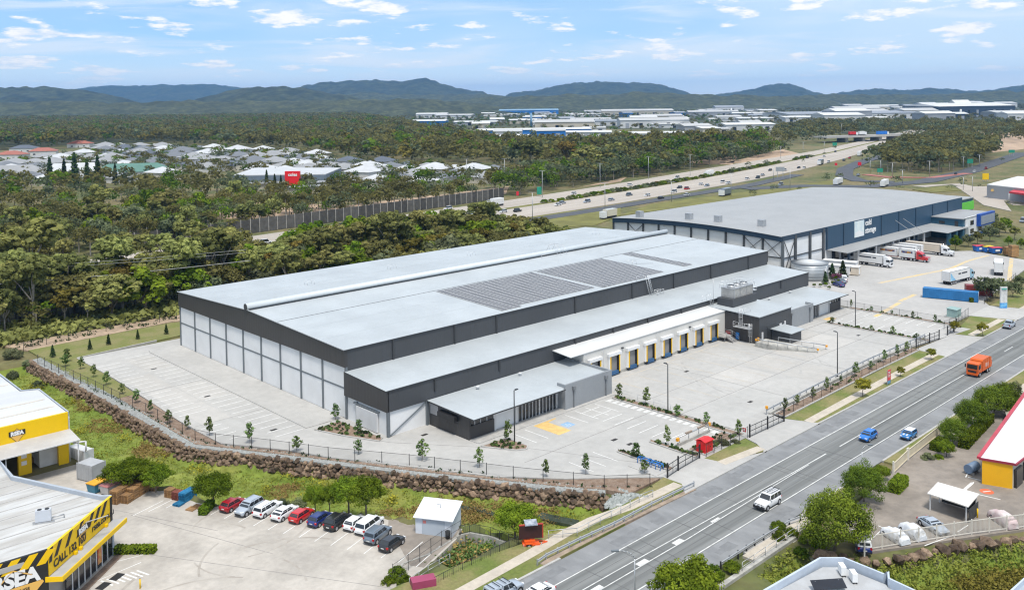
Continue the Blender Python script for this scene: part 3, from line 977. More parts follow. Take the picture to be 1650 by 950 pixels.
def office(X0, X1, mirrored, front):
 """single-storey office block built against the annex"""
 o = MB()
 o.box(X0 + 0.15, X1 - 0.1, -21.0, AY - 0.25, 0, 3.75)
 off_ = o.build('office', M_PANEL, wh)
 fx = (lambda t: X0 + t) if not mirrored else (lambda t: X1 - t)
 L = X1 - X0
 o = MB()
 a, c = fx(0.0), fx(5.2)
 o.box(min(a, c), max(a, c), -21.4, -20.9, 0, 2.1)
 o.box(min(a, c), max(a, c), -21.3, -20.9, 3.2, 3.7)
 a, c = fx(-0.05), fx(0.3)
 o.box(min(a, c), max(a, c), -21.42, AY - 0.3, 0, 1.9)
 o.box(min(a, c), max(a, c), -21.42, -18.6, 1.9, 3.7)
 o.box(min(a, c), max(a, c), -15.0, AY - 2.4, 1.9, 3.7)
 o.box(min(a, c), max(a, c), -18.6, -15.0, 3.2, 3.7)
 o.each('charcoal_wall', M_DARK_SHADED, off_)
 o = MB()
 a, c = fx(0.35), fx(5.1)
 o.box(min(a, c), max(a, c), -21.25, -20.95, 2.1, 3.2)
 o.build('corner_window', M_GLASS, off_)
 o = MB()
 for t in (1.2, 2.4, 3.7):
  o.box(fx(t) - 0.05, fx(t) + 0.05, -21.33, -20.9, 2.1, 3.2)
 o.each('mullion', M_ALU, off_)
 o = MB()
 a, c = fx(-0.02), fx(0.25)
 o.box(min(a, c), max(a, c), -18.55, -15.05, 1.95, 3.2)
 o.build('end_window', M_GLASS, off_)
 o = MB()
 a, c = fx(-0.9), fx(0.05)
 o.box(min(a, c), max(a, c), -18.9, -14.7, 2.35, 3.15)
 o.build('window_hood', M_BLACK, off_)
 o = MB()
 a, c = fx(0.0), fx(0.25)
 o.box(min(a, c), max(a, c), AY - 2.4, AY - 0.35, 1.9, 3.7)
 o.build('louvre_panel', mat('pale_louvre', (0.40, 0.40, 0.41), 0.5), off_)
 o = MB()
 a, c = fx(10.6), fx(19.4)
 o.box(min(a, c), max(a, c), -21.12, -20.9, 0.1, 3.0)
 o.build('shopfront_glass', M_GLASS, off_)
 o = MB()
 for k in range(12):
  t = 10.6 + 8.8 * k / 11
  w = 0.10 if k == 6 else 0.035
  o.box(fx(t) - w, fx(t) + w, -21.3, -20.88, 0.05, 3.1)
 a, c = fx(10.5), fx(19.5)
 o.box(min(a, c), max(a, c), -21.28, -20.88, 3.0, 3.4)
 o.box(fx(5.2) - 0.1, fx(5.2) + 0.5, -21.3, -20.9, 0, 3.65)
 o.box(fx(10.2) - 0.2, fx(10.2) + 0.2, -21.3, -20.9, 0, 3.65)
 o.each('shopfront_frame', M_ALU, off_)
 o = MB()
 if not mirrored:
  o.slab((X0 - 0.5, -23.1, 3.72), (X1 - 12.4, -23.1, 3.72), (X1 - 12.4, AY - 0.2, 4.05), (X0 - 0.5, AY - 0.2, 4.05), 0.09)
  o.slab((X1 - 12.4, -22.5, 3.75), (X1 - 0.2, -22.5, 3.75), (X1 - 0.2, AY - 0.2, 4.05), (X1 - 12.4, AY - 0.2, 4.05), 0.09)
 else:
  o.slab((X0 + 12.2, -23.1, 3.72), (X1 + 0.6, -23.1, 3.72), (X1 + 0.6, AY - 0.2, 4.05), (X0 + 12.2, AY - 0.2, 4.05), 0.09)
  o.slab((X0 + 0.2, -22.5, 3.75), (X0 + 12.2, -22.5, 3.75), (X0 + 12.2, AY - 0.2, 4.05), (X0 + 0.2, AY - 0.2, 4.05), 0.09)
 o.each('office_roof', M_ROOF, off_)
 o = MB()
 a, c = (X0 - 0.55, X1 - 12.3) if not mirrored else (X0 + 12.1, X1 + 0.65)
 o.bar((a, -23.15, 3.66), (c, -23.15, 3.66), 0.12, 0.16)
 e = a if not mirrored else c
 o.bar((e, -23.15, 3.62), (e, AY - 0.3, 3.94), 0.1, 0.18)
 o.each('roof_edge', M_GUTTER, off_)
 o = MB()
 a, c = (X1 - 12.0, X1) if not mirrored else (X0, X0 + 12.0)
 o.box(a, c, -22.8, -22.5, 0, 4.3)
 s0 = (a, a + 0.25) if not mirrored else (c - 0.25, c)
 o.box(s0[0], s0[1], -22.5, -20.9, 0, 4.3)
 e0 = (c - 0.25, c) if not mirrored else (a, a + 0.25)
 o.box(e0[0], e0[1], -22.5, AY - 0.3, 0, 4.3)
 o.each('grey_parapet_wall', M_GREYWALL, off_)
 for t in (2.0, 10.3):
  o = MB()
  x = a + t
  o.box(x - 0.32, x + 0.32, -23.15, -22.82, 3.1, 3.7)
  o.box(x - 0.09, x + 0.09, -23.0, -22.82, 0.1, 3.1)
  o.build('downpipe', mat('grey_downpipe', (0.17, 0.18, 0.19), 0.5), off_)
 o = MB()
 for x, y in ((X0 + 9, -13.2), (X0 + 19, -13.0)):
  o.tube((x, y, 3.95), (x, y, 4.35), 0.12, 8)
  o.tube((x, y, 4.35), (x, y, 4.55), 0.35, 10, 0.28)
 o.each('roof_vent', M_ALU, off_)
office(8.0, 40.0, False, True)
office(99.9, 128.0, True, False)
b = MB()
b.box(40.2, 86.0, -16.0, AY - 0.3, 0, 5.75)
dock = b.build('loading_dock', mat('cream_dock_wall', (0.60, 0.585, 0.55), 0.6, var=0.06, scale=0.2), wh)
b = MB()
b.slab((36.6, -16.15, 5.85), (86.1, -16.15, 5.85), (86.1, AY - 0.12, 6.25), (36.6, AY - 0.12, 6.25), 0.12)
b.build('dock_roof', mat('white_roof_sheet', (0.58, 0.585, 0.58), 0.5, var=0.04, scale=0.2), dock)
b = MB()
b.box(36.4, 86.0, -16.04, -16.0, 0.0, 0.55)
b.build('dock_plinth', M_CONC_WALL, dock)
b = MB()
for x in (45.7, 61.9, 78.3):
 b.box(x - 0.05, x + 0.05, -16.1, -16.0, 0.3, 5.6)
b.each('dock_downpipe', M_ALU, dock)
for x in (51.1, 72.9):
 b = MB()
 b.box(x - 0.25, x + 0.25, -16.3, -16.0, 4.6, 4.8)
 b.build('dock_lamp', M_GUTTER, dock)
def dock_door(x):
 o = MB()
 o.box(x - 1.75, x - 1.25, -16.45, -15.98, 0.65, 4.15)
 o.box(x + 1.25, x + 1.75, -16.45, -15.98, 0.65, 4.15)
 o.box(x - 1.85, x + 1.85, -16.6, -15.98, 3.85, 4.4)
 d = o.build('dock_door', M_PANEL, wh)
 o = MB()
 o.box(x - 1.22, x + 1.22, -16.06, -15.98, 0.7, 3.8)
 o.build('door_curtain', M_ROLLER, d)
 o = MB()
 o.box(x - 1.25, x - 1.02, -16.48, -16.06, 0.65, 3.85)
 o.box(x + 1.02, x + 1.25, -16.48, -16.06, 0.65, 3.85)
 o.each('dock_seal', M_BLACK, d)
 o = MB()
 o.box(x - 1.40, x - 1.16, -16.54, -16.44, 0.65, 3.85)
 o.box(x + 1.16, x + 1.45, -16.54, -16.44, 0.65, 3.85)
 o.each('yellow_edge', M_YELLOW, d)
 o = MB()
 o.box(x - 1.0, x + 1.0, -16.5, -16.0, 0.25, 0.85)
 o.build('leveller', M_BLUE, d)
 o = MB()
 o.box(x - 1.5, x - 1.1, -16.5, -16.0, 0.25, 0.6)
 o.box(x + 1.1, x + 1.5, -16.5, -16.0, 0.25, 0.6)
 o.each('bumper', M_RUBBER, d)
for k in range(8):
 dock_door(43.05 + 5.45 * k)
b = MB()
b.box(86.0, 99.0, -24.4, AY - 0.3, 0, 5.72)
plant = b.build('plant_block', M_DARK_X, wh)
b = MB()
b.box(85.9, 86.0, -24.4, -14, 0, 5.70)
b.each('charcoal_wall', M_DARK_SHADED, plant)
b = MB()
b.slab((85.7, -24.6, 5.9), (99.1, -24.6, 5.9), (99.1, AY - 0.12, 6.3), (85.7, AY - 0.12, 6.3), 0.16)
b.build('plant_roof', M_ROOF, plant)
b = MB()
b.box(89.0, 93.0, -24.5, -24.38, 0.2, 3.2)
b.build('roller_door', M_GUTTER, plant)
b = MB()
b.box(94.0, 94.8, -24.55, -24.38, 1.2, 3.0)
b.box(96.0, 96.5, -24.55, -24.38, 1.4, 3.2)
b.box(86.8, 87.3, -24.55, -24.38, 0.8, 2.4)
b.each('switch_box', M_ALU, plant)
b = MB()
b.box(85.6, 85.9, -19.6, -18.9, 0.3, 1.7)
b.build('blue_sign', mat('sign_blue', (0.03, 0.22, 0.6), 0.5), plant)
b = MB()
b.box(85.6, 85.9, -17.4, -16.4, 0.2, 1.5)
b.build('hose_reel', mat('hose_reel_red', (0.35, 0.02, 0.02), 0.5), plant)
b = MB()
b.box(88.2, 97.8, -16.6, -12.6, 6.2, 7.9)
b.build('plant_plinth', M_DARK_X, plant)
b = MB()
b.box(90.6, 95.4, -28.8, -24.6, 0, 2.3)
pl2 = b.build('bin_store', M_DARK_X, wh)
b = MB()
b.slab((90.2, -29.4, 2.42), (95.8, -29.4, 2.42), (95.8, -24.5, 2.65), (90.2, -24.5, 2.65), 0.14)
b.build('store_roof', M_ROOF, pl2)
def ladder(mb, p, q, w, axis):
 p, q = Vector(p), Vector(q)
 a = Vector(axis) * (w / 2)
 mb.tube(p - a, q - a, 0.045, 5)
 mb.tube(p + a, q + a, 0.045, 5)
 n = int((q - p).length / 0.45)
 for i in range(1, n):
  c = p.lerp(q, i / n)
  mb.tube(c - a, c + a, 0.03, 4)
def cage(mb, p, q, r, out):
 p, q, out = Vector(p), Vector(q), Vector(out)
 side = out.cross(Vector((0, 0, 1)))
 n = max(2, int((q - p).length / 0.8))
 for i in range(n + 1):
  c = p.lerp(q, i / n)
  pts = [c + side * (r * math.cos(t)) + out * (r * 1.5 * math.sin(t)) for t in [PI * j / 5 for j in range(6)]]
  mb.path([tuple(x) for x in pts], 0.03, 4)
 for t in [PI * j / 4 for j in range(5)]:
  d = side * (r * math.cos(t)) + out * (r * 1.5 * math.sin(t))
  mb.tube(tuple(p + d), tuple(q + d), 0.025, 4)
M_ALUM = mat('bare_aluminium', (0.60, 0.61, 0.62), 0.35, metal=0.4, var=0.05)
b = MB()
ladder(b, (85.7, -20.2, 3.2), (85.7, -20.2, 7.0), 0.6, (0, 1, 0))
cage(b, (85.6, -20.2, 3.6), (85.6, -20.2, 7.0), 0.4, (-1, 0, 0))
ladder(b, (85.5, -22.6, 0.1), (85.5, -22.6, 4.2), 0.6, (0, 1, 0))
cage(b, (85.4, -22.6, 1.6), (85.4, -22.6, 4.2), 0.4, (-1, 0, 0))
b.box(84.6, 85.7, -22.9, -18.9, 3.1, 3.2)
for y in (-22.9, -21.6, -20.2, -18.9):
 b.tube((84.6, y, 3.1), (84.6, y, 4.2), 0.04, 5)
for z in (3.65, 4.2):
 b.tube((84.6, -22.9, z), (84.6, -18.9, z), 0.035, 5)
 b.tube((84.6, -18.9, z), (85.7, -18.9, z), 0.035, 5)
b.box(84.55, 84.62, -22.9, -18.9, 3.1, 3.35)
b.build('access_ladder', M_ALUM, wh)
b = MB()
for x0, y0 in ((85.8, -20.9), (85.8, -19.5)):
 b.path([(x0, y0, 5.9), (x0 + 0.1, y0, 7.0), (x0 + 2.4, y0, 7.0), (x0 + 2.4, y0, 5.9)], 0.035, 5)
 b.tube((x0, y0, 6.5), (x0 + 2.4, y0, 6.5), 0.03, 5)
b.build('roof_guardrail', M_ALUM, wh)
b = MB()
ladder(b, (79.6, -0.9, 7.9), (78.7, -0.3, 12.4), 0.9, (0.9, 0.0, 0))
ladder(b, (80.4, -0.9, 7.9), (79.5, -0.3, 12.4), 0.5, (0.9, 0.0, 0))
for y in (-0.3, -1.2):
 b.path([(80.8, y - 0.6, 7.8), (80.8, y - 0.6, 8.9), (83.2, y - 0.6, 8.9), (83.2, y - 0.6, 7.8)], 0.05, 5)
 b.tube((80.8, y - 0.6, 8.4), (83.2, y - 0.6, 8.4), 0.04, 5)
for x in (80.8, 83.2):
 b.tube((x, -0.9, 8.9), (x, -1.8, 8.9), 0.05, 5)
b.path([(76.2, 0.4, 11.5), (76.2, 0.4, 12.5), (78.6, 0.4, 12.5), (78.6, 0.4, 11.5)], 0.04, 5)
b.build('access_ladder', M_ALUM, wh)
b = MB()
ladder(b, (86.5, -12.3, 6.2), (86.2, -11.9, 8.8), 0.7, (1, 0, 0))
b.path([(84.4, -11.2, 7.4), (84.4, -11.2, 8.5), (86.2, -11.2, 8.5), (86.2, -11.2, 7.4)], 0.04, 5)
b.build('access_ladder', M_ALUM, wh)
b = MB()                                             # ridge crossover
for y in (31.6, 34.4):
 b.path([(83.6, y, 12.7), (83.6, y, 15.0), (85.8, y, 15.0), (85.8, y, 12.7)], 0.05, 5)
for x in (83.6, 85.8):
 b.path([(x, 30.2, 12.7), (x, 31.6, 15.0), (x, 34.4, 15.0), (x, 35.8, 12.7)], 0.05, 5)
b.path([(77, 30.6, 12.7), (77, 30.6, 13.6), (82.5, 30.6, 13.6), (82.5, 30.6, 12.7)], 0.04, 5)
b.build('ridge_crossover', M_ALUM, wh)
for x, y in ((21, 48), (44.5, 50), (69.5, 50), (118, 50), (88.5, 12.8)):
 b = MB()
 z = E1 + (RZ - E1) * (64 - y) / 31.4 if y > RY else E0 + (RZ - E0) * y / RY
 b.path([(x, y, z), (x, y, z + 0.9), (x + 1.7, y, z + 0.9), (x + 1.7, y, z)], 0.035, 5)
 b.path([(x, y - 1.3, z), (x, y - 1.3, z + 0.9), (x + 1.7, y - 1.3, z + 0.9), (x + 1.7, y - 1.3, z)], 0.035, 5)
 b.bar((x + 1.7, y - 0.6, z + 0.03), (x + 5.4, y - 3.4, z + 0.12), 0.12, 0.06)
 b.build('roof_access_hatch', M_ALUM, wh)
b = MB()
b.box(82.6, 85.7, -18.2, -16.05, 0.85, 1.0)
for i in range(5):
 b.box(83.2, 85.4, -18.2 - 0.3 * (i + 1), -18.2 - 0.3 * i, 0.85 - 0.17 * (i + 1), 0.95 - 0.17 * (i + 1))
for x in (82.7, 85.6):
 b.tube((x, -18.1, 0), (x, -18.1, 0.9), 0.06, 6)
b.build('dock_stair', mat('stair_steel', (0.32, 0.31, 0.30), 0.6), wh)
b = MB()
for x in (83.1, 85.5):
 b.path([(x, -16.2, 1.9), (x, -18.2, 1.9), (x, -19.8, 1.0), (x, -19.8, 0.0)], 0.05, 5)
 b.path([(x, -16.2, 1.45), (x, -18.2, 1.45), (x, -19.8, 0.55)], 0.04, 5)
 b.tube((x, -18.2, 1.0), (x, -18.2, 1.9), 0.05, 5)
b.each('stair_handrail', M_STEEL, wh)
b = MB()
b.prism([(84.0, -24.6), (88.0, -24.6), (88.0, -27.6), (84.0, -27.6)], 0, 0.95)
b.add([(84.0, -27.6, 0), (88.0, -27.6, 0), (92.2, -36.0, 0), (88.6, -36.0, 0), (84.0, -27.6, 0.95), (88.0, -27.6, 0.95), (92.2, -36.0, 0.02), (88.6, -36.0, 0.02)],
   [(4, 7, 6, 5), (0, 4, 5, 1), (1, 5, 6, 2), (3, 7, 4, 0), (0, 1, 2, 3), (2, 6, 7, 3)])
b.build('dock_ramp', M_CONC_WALL, wh)
b = MB()
for a, c in (((84.0, -24.8, 1.0), (84.0, -27.6, 1.0)), ((84.0, -27.6, 1.0), (88.6, -36.0, 0.1)), ((88.0, -27.6, 1.0), (92.2, -36.0, 0.1))):
 p, q = Vector(a), Vector(c)
 b.tube(p + Vector((0, 0, 0.75)), q + Vector((0, 0, 0.75)), 0.10, 6)
 n = max(2, int((q - p).length / 1.9))
 for i in range(n + 1):
  c0 = p.lerp(q, i / n)
  b.tube(c0 - Vector((0, 0, 0.2)), c0 + Vector((0, 0, 0.75)), 0.06, 5)
b.build('ramp_guardrail', M_STEEL, wh)
b = MB()
b.box(88.45, 88.8, -36.3, -36.0, 0.5, 0.9)
b.box(92.05, 92.45, -36.3, -36.0, 0.5, 0.9)
b.box(85.2, 85.6, -24.6, -24.3, 1.0, 1.6)
b.box(83.8, 84.1, -25.0, -24.7, 1.3, 1.75)
b.each('rail_end', mat('rail_end_orange', (0.8, 0.35, 0.02), 0.5), wh)
ce = thing('condenser_unit', 'galvanised three-fan condenser with handrails standing on the charcoal plant block', 'condenser', (93, -14.6, 7.9))
M_COND = mat('galvanised_panel', (0.40, 0.39, 0.375), 0.4, metal=0.55, c2=(0.52, 0.51, 0.49), scale=0.8)
b = MB()
b.box(89.2, 96.8, -16.2, -13.0, 7.95, 10.0)
b.build('casing', M_COND, ce)
b = MB()
for x in (89.3, 91.7, 94.2, 96.7):
 b.box(x - 0.06, x + 0.06, -16.28, -12.92, 7.95, 10.02)
b.box(89.1, 96.9, -16.28, -12.92, 9.98, 10.08)
b.build('casing_rib', M_STEEL, ce)
for x in (90.5, 93.0, 95.5):
 b = MB()
 b.tube((x, -14.6, 10.05), (x, -14.6, 10.5), 0.95, 16, 0.85)
 f_ = b.build('fan_stack', M_STEEL, ce)
 b = MB()
 b.tube((x, -14.6, 10.5), (x, -14.6, 10.53), 0.8, 14)
 b.build('fan_guard', M_BLACK, f_)
b = MB()
for x in np.linspace(89.0, 97.0, 7):
 for y in (-16.5, -12.7):
  b.tube((x, y, 9.9), (x, y, 11.2), 0.04, 5)
for z in (10.55, 11.2):
 for y in (-16.5, -12.7):
  b.tube((89.0, y, z), (97.0, y, z), 0.04, 5)
 for x in (89.0, 97.0):
  b.tube((x, -16.5, z), (x, -12.7, z), 0.04, 5)
b.box(96.9, 98.0, -16.5, -12.7, 8.6, 8.7)
for y in (-16.5, -14.6, -12.7):
 b.tube((98.0, y, 8.6), (98.0, y, 9.8), 0.04, 5)
for z in (9.2, 9.8):
 b.tube((98.0, -16.5, z), (98.0, -12.7, z), 0.04, 5)
b.build('handrail', M_ALUM, ce)
b = MB()
b.tube((86.9, -12.4, 6.2), (86.9, -12.4, 12.0), 0.06, 6)
tag(b.build('antenna_mast', M_STEEL), 'slim steel mast beside the rooftop condenser', 'mast')
M_CELL = mat('solar_cell', (0.085, 0.08, 0.08), 0.35, var=0.1, scale=0.3, spec=0.5, rnd=0.15)
M_CELLFRAME = mat('solar_frame', (0.50, 0.49, 0.48), 0.4, metal=0.3, var=0)
SL = math.atan2(RZ - E0, RY)
def solar(label, x0, y1, nx, ny, cut):
 z = E0 + (RZ - E0) * y1 / RY
 t = thing('solar_array', label, 'solar panels', (x0, y1, z), group='solar arrays on the warehouse roof')
 px, py = 1.76, 1.06
 m = MB()
 m.box(0.03, px - 0.03, -py + 0.03, -0.03, 0.06, 0.11, 1)
 m.box(0.12, px - 0.12, -py + 0.14, -0.14, 0.06, 0.115, 0)
 me = m.mesh('solar_panel', [M_CELL, M_CELLFRAME])
 for i in range(nx):
  for j in range(ny - cut(i)):
   yy = y1 - j * py
   inst('solar_panel', me, t, (x0 + i * px, yy, E0 + (RZ - E0) * yy / RY), (SL, 0, 0))
solar('largest dark solar array, nearest to the white end wall of the warehouse', 36.0, 21.2, 16, 19, lambda i: 1 if i > 2 else 0)
solar('middle dark solar array between the largest array and the narrow strip', 65.6, 21.2, 13, 19, lambda i: 1 if i > 8 else 0)
solar('narrow strip of solar panels by itself towards the far end of the roof', 97.0, 21.6, 2, 18, lambda i: 0)
# -- boulder retaining walls
def boulder(seed):
 r = random.Random(seed)
 bm = bmesh.new()
 bmesh.ops.create_icosphere(bm, subdivisions=1, radius=0.5)
 sx, sy, sz = r.uniform(0.95, 1.4), r.uniform(0.8, 1.1), r.uniform(0.7, 0.95)
 for v in bm.verts:
  k = 1 + 0.28 * mnoise.noise(v.co * 2.4 + Vector((seed * 3.7, 0, seed)))
  v.co = Vector((v.co.x * sx, v.co.y * sy, v.co.z * sz)) * k * (1 + r.uniform(-0.09, 0.09))
 me = bpy.data.meshes.new('rock')
 bm.to_mesh(me)
 bm.free()
 me.materials.append(M_ROCK)
 return me
ROCKS = [boulder(i) for i in range(9)]
def rock_wall(label, top, depth, size, rows, cap, seed, lean=0.5):
 r = random.Random(seed)
 t = thing('rock_wall', label, 'rock wall', (top[0][0], top[0][1], -depth))
 pts = resample(top, size * 0.92)
 spots = []
 n = len(pts)
 for i, p in enumerate(pts):
  a, c = Vector(pts[max(0, i - 1)]), Vector(pts[min(n - 1, i + 1)])
  d = (c - a).normalized()
  nn = Vector((d.y, -d.x))                      # outward, away from the retained ground
  for k in range(rows):
   z = -0.35 - (depth - 0.5) * (k + 0.15) / rows
   o = Vector(p) + d * (size * 0.5 * (k % 2) + r.uniform(-0.12, 0.12)) + nn * (lean * (k + 0.3) / rows + r.uniform(-0.15, 0.15))
   spots.append((o.x, o.y, z + r.uniform(-0.1, 0.1), size * r.uniform(0.7, 1.6), (r.uniform(-0.5, 0.5), r.uniform(-0.5, 0.5), r.uniform(0, 6.28))))
 spots.sort(key=lambda s: (s[0] - CAM.x) ** 2 + (s[1] - CAM.y) ** 2)
 for s in spots[:cap]:
  inst('rock', r.choice(ROCKS), t, s[:3], s[4], s[3])
 rest = spots[cap:]
 if rest:
  m = MB()
  from mathutils import Euler
  for s in rest:
   me = r.choice(ROCKS)
   M = Matrix.Translation(s[:3]) @ Euler(s[4]).to_matrix().to_4x4() @ Matrix.Scale(s[3], 4)
   m.add([tuple(M @ v.co) for v in me.vertices], [tuple(p.vertices) for p in me.polygons])
  m.build('rocks', mat('far_boulder', (0.11, 0.073, 0.05), 0.95, c2=(0.215, 0.153, 0.105), scale=0.9, fine=(5, 0.25), bump=0.5), t, 'stuff')
 return t
rock_wall('long wall of brown boulders below the black boundary fence of the new warehouse', WALL_TOP, 2.55, 0.84, 4, 298, 5)
rock_wall('dark boulder wall under the white palisade fence of the storage yard', [(14.2, -75.8), (15.5, -78.4), (16.8, -80.9), (19.2, -82.3), (24.1, -84.4), (30.4, -88.0), (37.5, -92.2), (46, -97.0)][::-1], 2.3, 1.25, 2, 298, 9, 0.5)
def scatter_stones(name, poly_pts, w, n, size, m, seed, z0=-0.15, drop=0.35):
 """loose stone strip along a line, one object"""
 r = random.Random(seed)
 pts = resample(poly_pts, 0.5)
 b = MB()
 for i in range(n):
  k = r.randrange(len(pts) - 1)
  a, c = Vector(pts[k]), Vector(pts[k + 1])
  d = (c - a).normalized()
  nn = Vector((d.y, -d.x))
  u = r.uniform(-0.5, 0.5)
  p = a + nn * (u * w) + d * r.uniform(0, 0.5)
  s = size * r.uniform(0.6, 1.3)
  z = z0 - drop * (u + 0.5)
  vs = [(p.x + s * x * r.uniform(.7, 1.2), p.y + s * y * r.uniform(.7, 1.2), z + s * zz * r.uniform(.6, 1)) for x, y, zz in ((1, 0, 0), (0, 1, 0), (-1, 0, 0), (0, -1, 0), (0.2, 0.1, 0.9), (0, 0, -0.5))]
  b.add(vs, [(0, 1, 4), (1, 2, 4), (2, 3, 4), (3, 0, 4), (1, 0, 5), (2, 1, 5), (3, 2, 5), (0, 3, 5)])
 o = b.build(name, m)
 tag(o, 'strip of loose pale grey stones between the boulders and the fence', 'gravel', kind='stuff')
 return o
IN = [(-25.4, 76), (-24.1, 50), (-23.1, 26), (-22.7, 8), (-19.2, 1.8), (-12.6, -10.2), (-5.2, -23.7), (1.2, -34.5), (5.6, -42.3), (9.5, -47.3)]
b = MB()
ribbon(b, IN, 1.9, -0.6, -0.12)
structure('stone_strip_base', b, mat('stone_bed', (0.30, 0.31, 0.30), 0.95, c2=(0.22, 0.22, 0.21), scale=2.0, fine=(7, 0.2)))
scatter_stones('gravel', IN, 1.9, 3600, 0.17, M_GRAVEL, 3, -0.06, 0.2)
scatter_stones('gravel', [(9.19,-48.56),(9.19,-50.14),(9.48,-51.97),(10.19,-53.44)], 3.4, 700, 0.25, M_GRAVEL, 4, 0.0, 1.4)['label'] = 'heap of broken grey rock around the pipe headwall'
hw = thing('culvert_headwall', 'white hexagonal concrete headwall with round pipe in the rocky bank', 'headwall', (8.68,-50.76) + (-2.6,))
hx, hy = (8.68,-50.76)
b = MB()
dv = Vector((-0.75, -0.66, 0)).normalized()
sv = Vector((-dv.y, dv.x, 0))
ring = [(-1.3, 0.0), (-1.3, 1.0), (-0.7, 1.9), (0.7, 1.9), (1.3, 1.0), (1.3, 0.0)]
hole = [(0.72 * math.cos(t), 0.9 + 0.72 * math.sin(t)) for t in [PI * (1 + 1 / 6) - i * PI / 3 for i in range(6)]]
vs = []
for o in (0.35, 0.0):
 for q in ring + hole:
  p = Vector((hx, hy, -2.6)) + sv * q[0] + dv * o
  vs.append((p.x, p.y, p.z + q[1]))
fs = []
for i in range(6):
 j = (i + 1) % 6
 fs += [(i, 6 + i, 6 + j, j), (12 + i, 12 + j, 18 + j, 18 + i), (i, j, 12 + j, 12 + i), (6 + i, 18 + i, 18 + j, 6 + j)]
b.add(vs, fs)
b.build('headwall', mat('pale_headwall', (0.5, 0.5, 0.48), 0.85, var=0.1), hw)
b = MB()
p0 = Vector((hx, hy, -1.7))
b.tube(p0 + dv * 0.1, p0 - dv * 1.5, 0.7, 14)
b.build('pipe', mat('rusty_pipe', (0.30, 0.15, 0.04), 0.8, var=0.3), hw)
# -- fences
def wire_mat(name, c, cover, pitch=0.12):
 """welded mesh seen as fine wires with gaps"""
 if name in MATS:
  return MATS[name]
 m = bpy.data.materials.new(name)
 MATS[name] = m
 m.use_nodes = True
 t = m.node_tree
 p = t.nodes['Principled BSDF']
 p.inputs['Base Color'].default_value = tuple(c) + (1,)
 p.inputs['Roughness'].default_value = 0.6
 p.inputs['Alpha'].default_value = cover
 return m
M_WIRE = wire_mat('black_mesh_wire', (0.03, 0.03, 0.03), 0.13)
M_WIRE_L = wire_mat('grey_mesh_wire', (0.3, 0.3, 0.3), 0.10)
def fence(label, pts, h, step, mpost, r=0.045, rail=True, mesh=None, z=0.0, rails=(1.0,), name='fence', group=None, cat='fence', over=0.12):
 t = thing(name, label, cat, (pts[0][0], pts[0][1], z), group=group)
 ps = resample(pts, step)
 pm = MB()
 pm.tube((0, 0, -0.3), (0, 0, h + over), r, 6)
 me = pm.mesh('post', mpost)
 for p in ps:
  inst('post', me, t, (p[0], p[1], z))
 if rail:
  for q in rails:
   b = MB()
   for a, c in zip(ps[:-1], ps[1:]):
    b.tube((a[0], a[1], z + h * q), (c[0], c[1], z + h * q), r * 0.55, 5)
   b.build('rail', mpost, t)
 if mesh:
  for a, c in zip(ps[:-1], ps[1:]):
   b = MB()
   d = (Vector(c) - Vector(a)).normalized()
   nx, ny = -d.y * 0.008, d.x * 0.008
   b.add([(a[0] + nx, a[1] + ny, z + 0.05), (c[0] + nx, c[1] + ny, z + 0.05), (c[0] + nx, c[1] + ny, z + h), (a[0] + nx, a[1] + ny, z + h)], [(0, 1, 2, 3)])
   b.build('mesh_panel', mesh, t)
 return t
FEN = [(-26.0, 72), (-24.6, 55.3), (-23.9, 45.6), (-23.2, 35.7), (-22.3, 26.6), (-22.0, 17.6), (-21.7, 9.0), (-20.3, 5.0), (-15.6, -3.2), (-11.1, -12.0), (-4.4, -22.6), (3.1, -36.2), (9.6, -47.0), (14.3, -51.0)]
fence('tall black mesh fence along the top of the long boulder wall', FEN, 1.65, 3.7, M_BLACK, 0.05, True, M_WIRE)
fence('black mesh fence behind the lawn at the back of the left car park', [(-25.34,84.01),(-15.21,87.84),(-2.82,88.35),(9.12,87)], 1.7, 4.5, M_BLACK, 0.05, True, M_WIRE)
fence('thin black fence between the new site and the freight yard', [(130.3, 10), (130.3, -22), (130.3, -47.6)], 1.6, 4.3, M_BLACK, 0.04, True, M_WIRE)
fence('low wire rail beside the planter at the loading yard', [(40.6, -24.6), (40.6, -35)], 0.9, 3.2, M_STEEL, 0.03, True, None, rails=(1.0, 0.5))
fence('black mesh fence at the office entry between the gate and the red cabinet', [(28.0, -50.6), (32, -50.6), (38.6, -50.9)], 1.7, 2.4, M_BLACK, 0.05, True, M_WIRE)
fence('black mesh fence in front of the freight yard entry', [(125.5, -46.8), (131.0, -47.2), (142, -46)], 1.7, 2.6, M_BLACK, 0.05, True, M_WIRE)
fence('black mesh fence along the verge garden of the freight yard', [(157, -44.5), (175, -42.5), (196, -39.5)], 1.5, 3.0, M_BLACK, 0.05, True, M_WIRE)
fence('black mesh fence on the garden bed in front of the loading yard', [(50.4, -50.2), (70, -49.9), (88, -49.8), (104.6, -49.7)], 1.6, 3.2, M_BLACK, 0.04, True, M_WIRE)
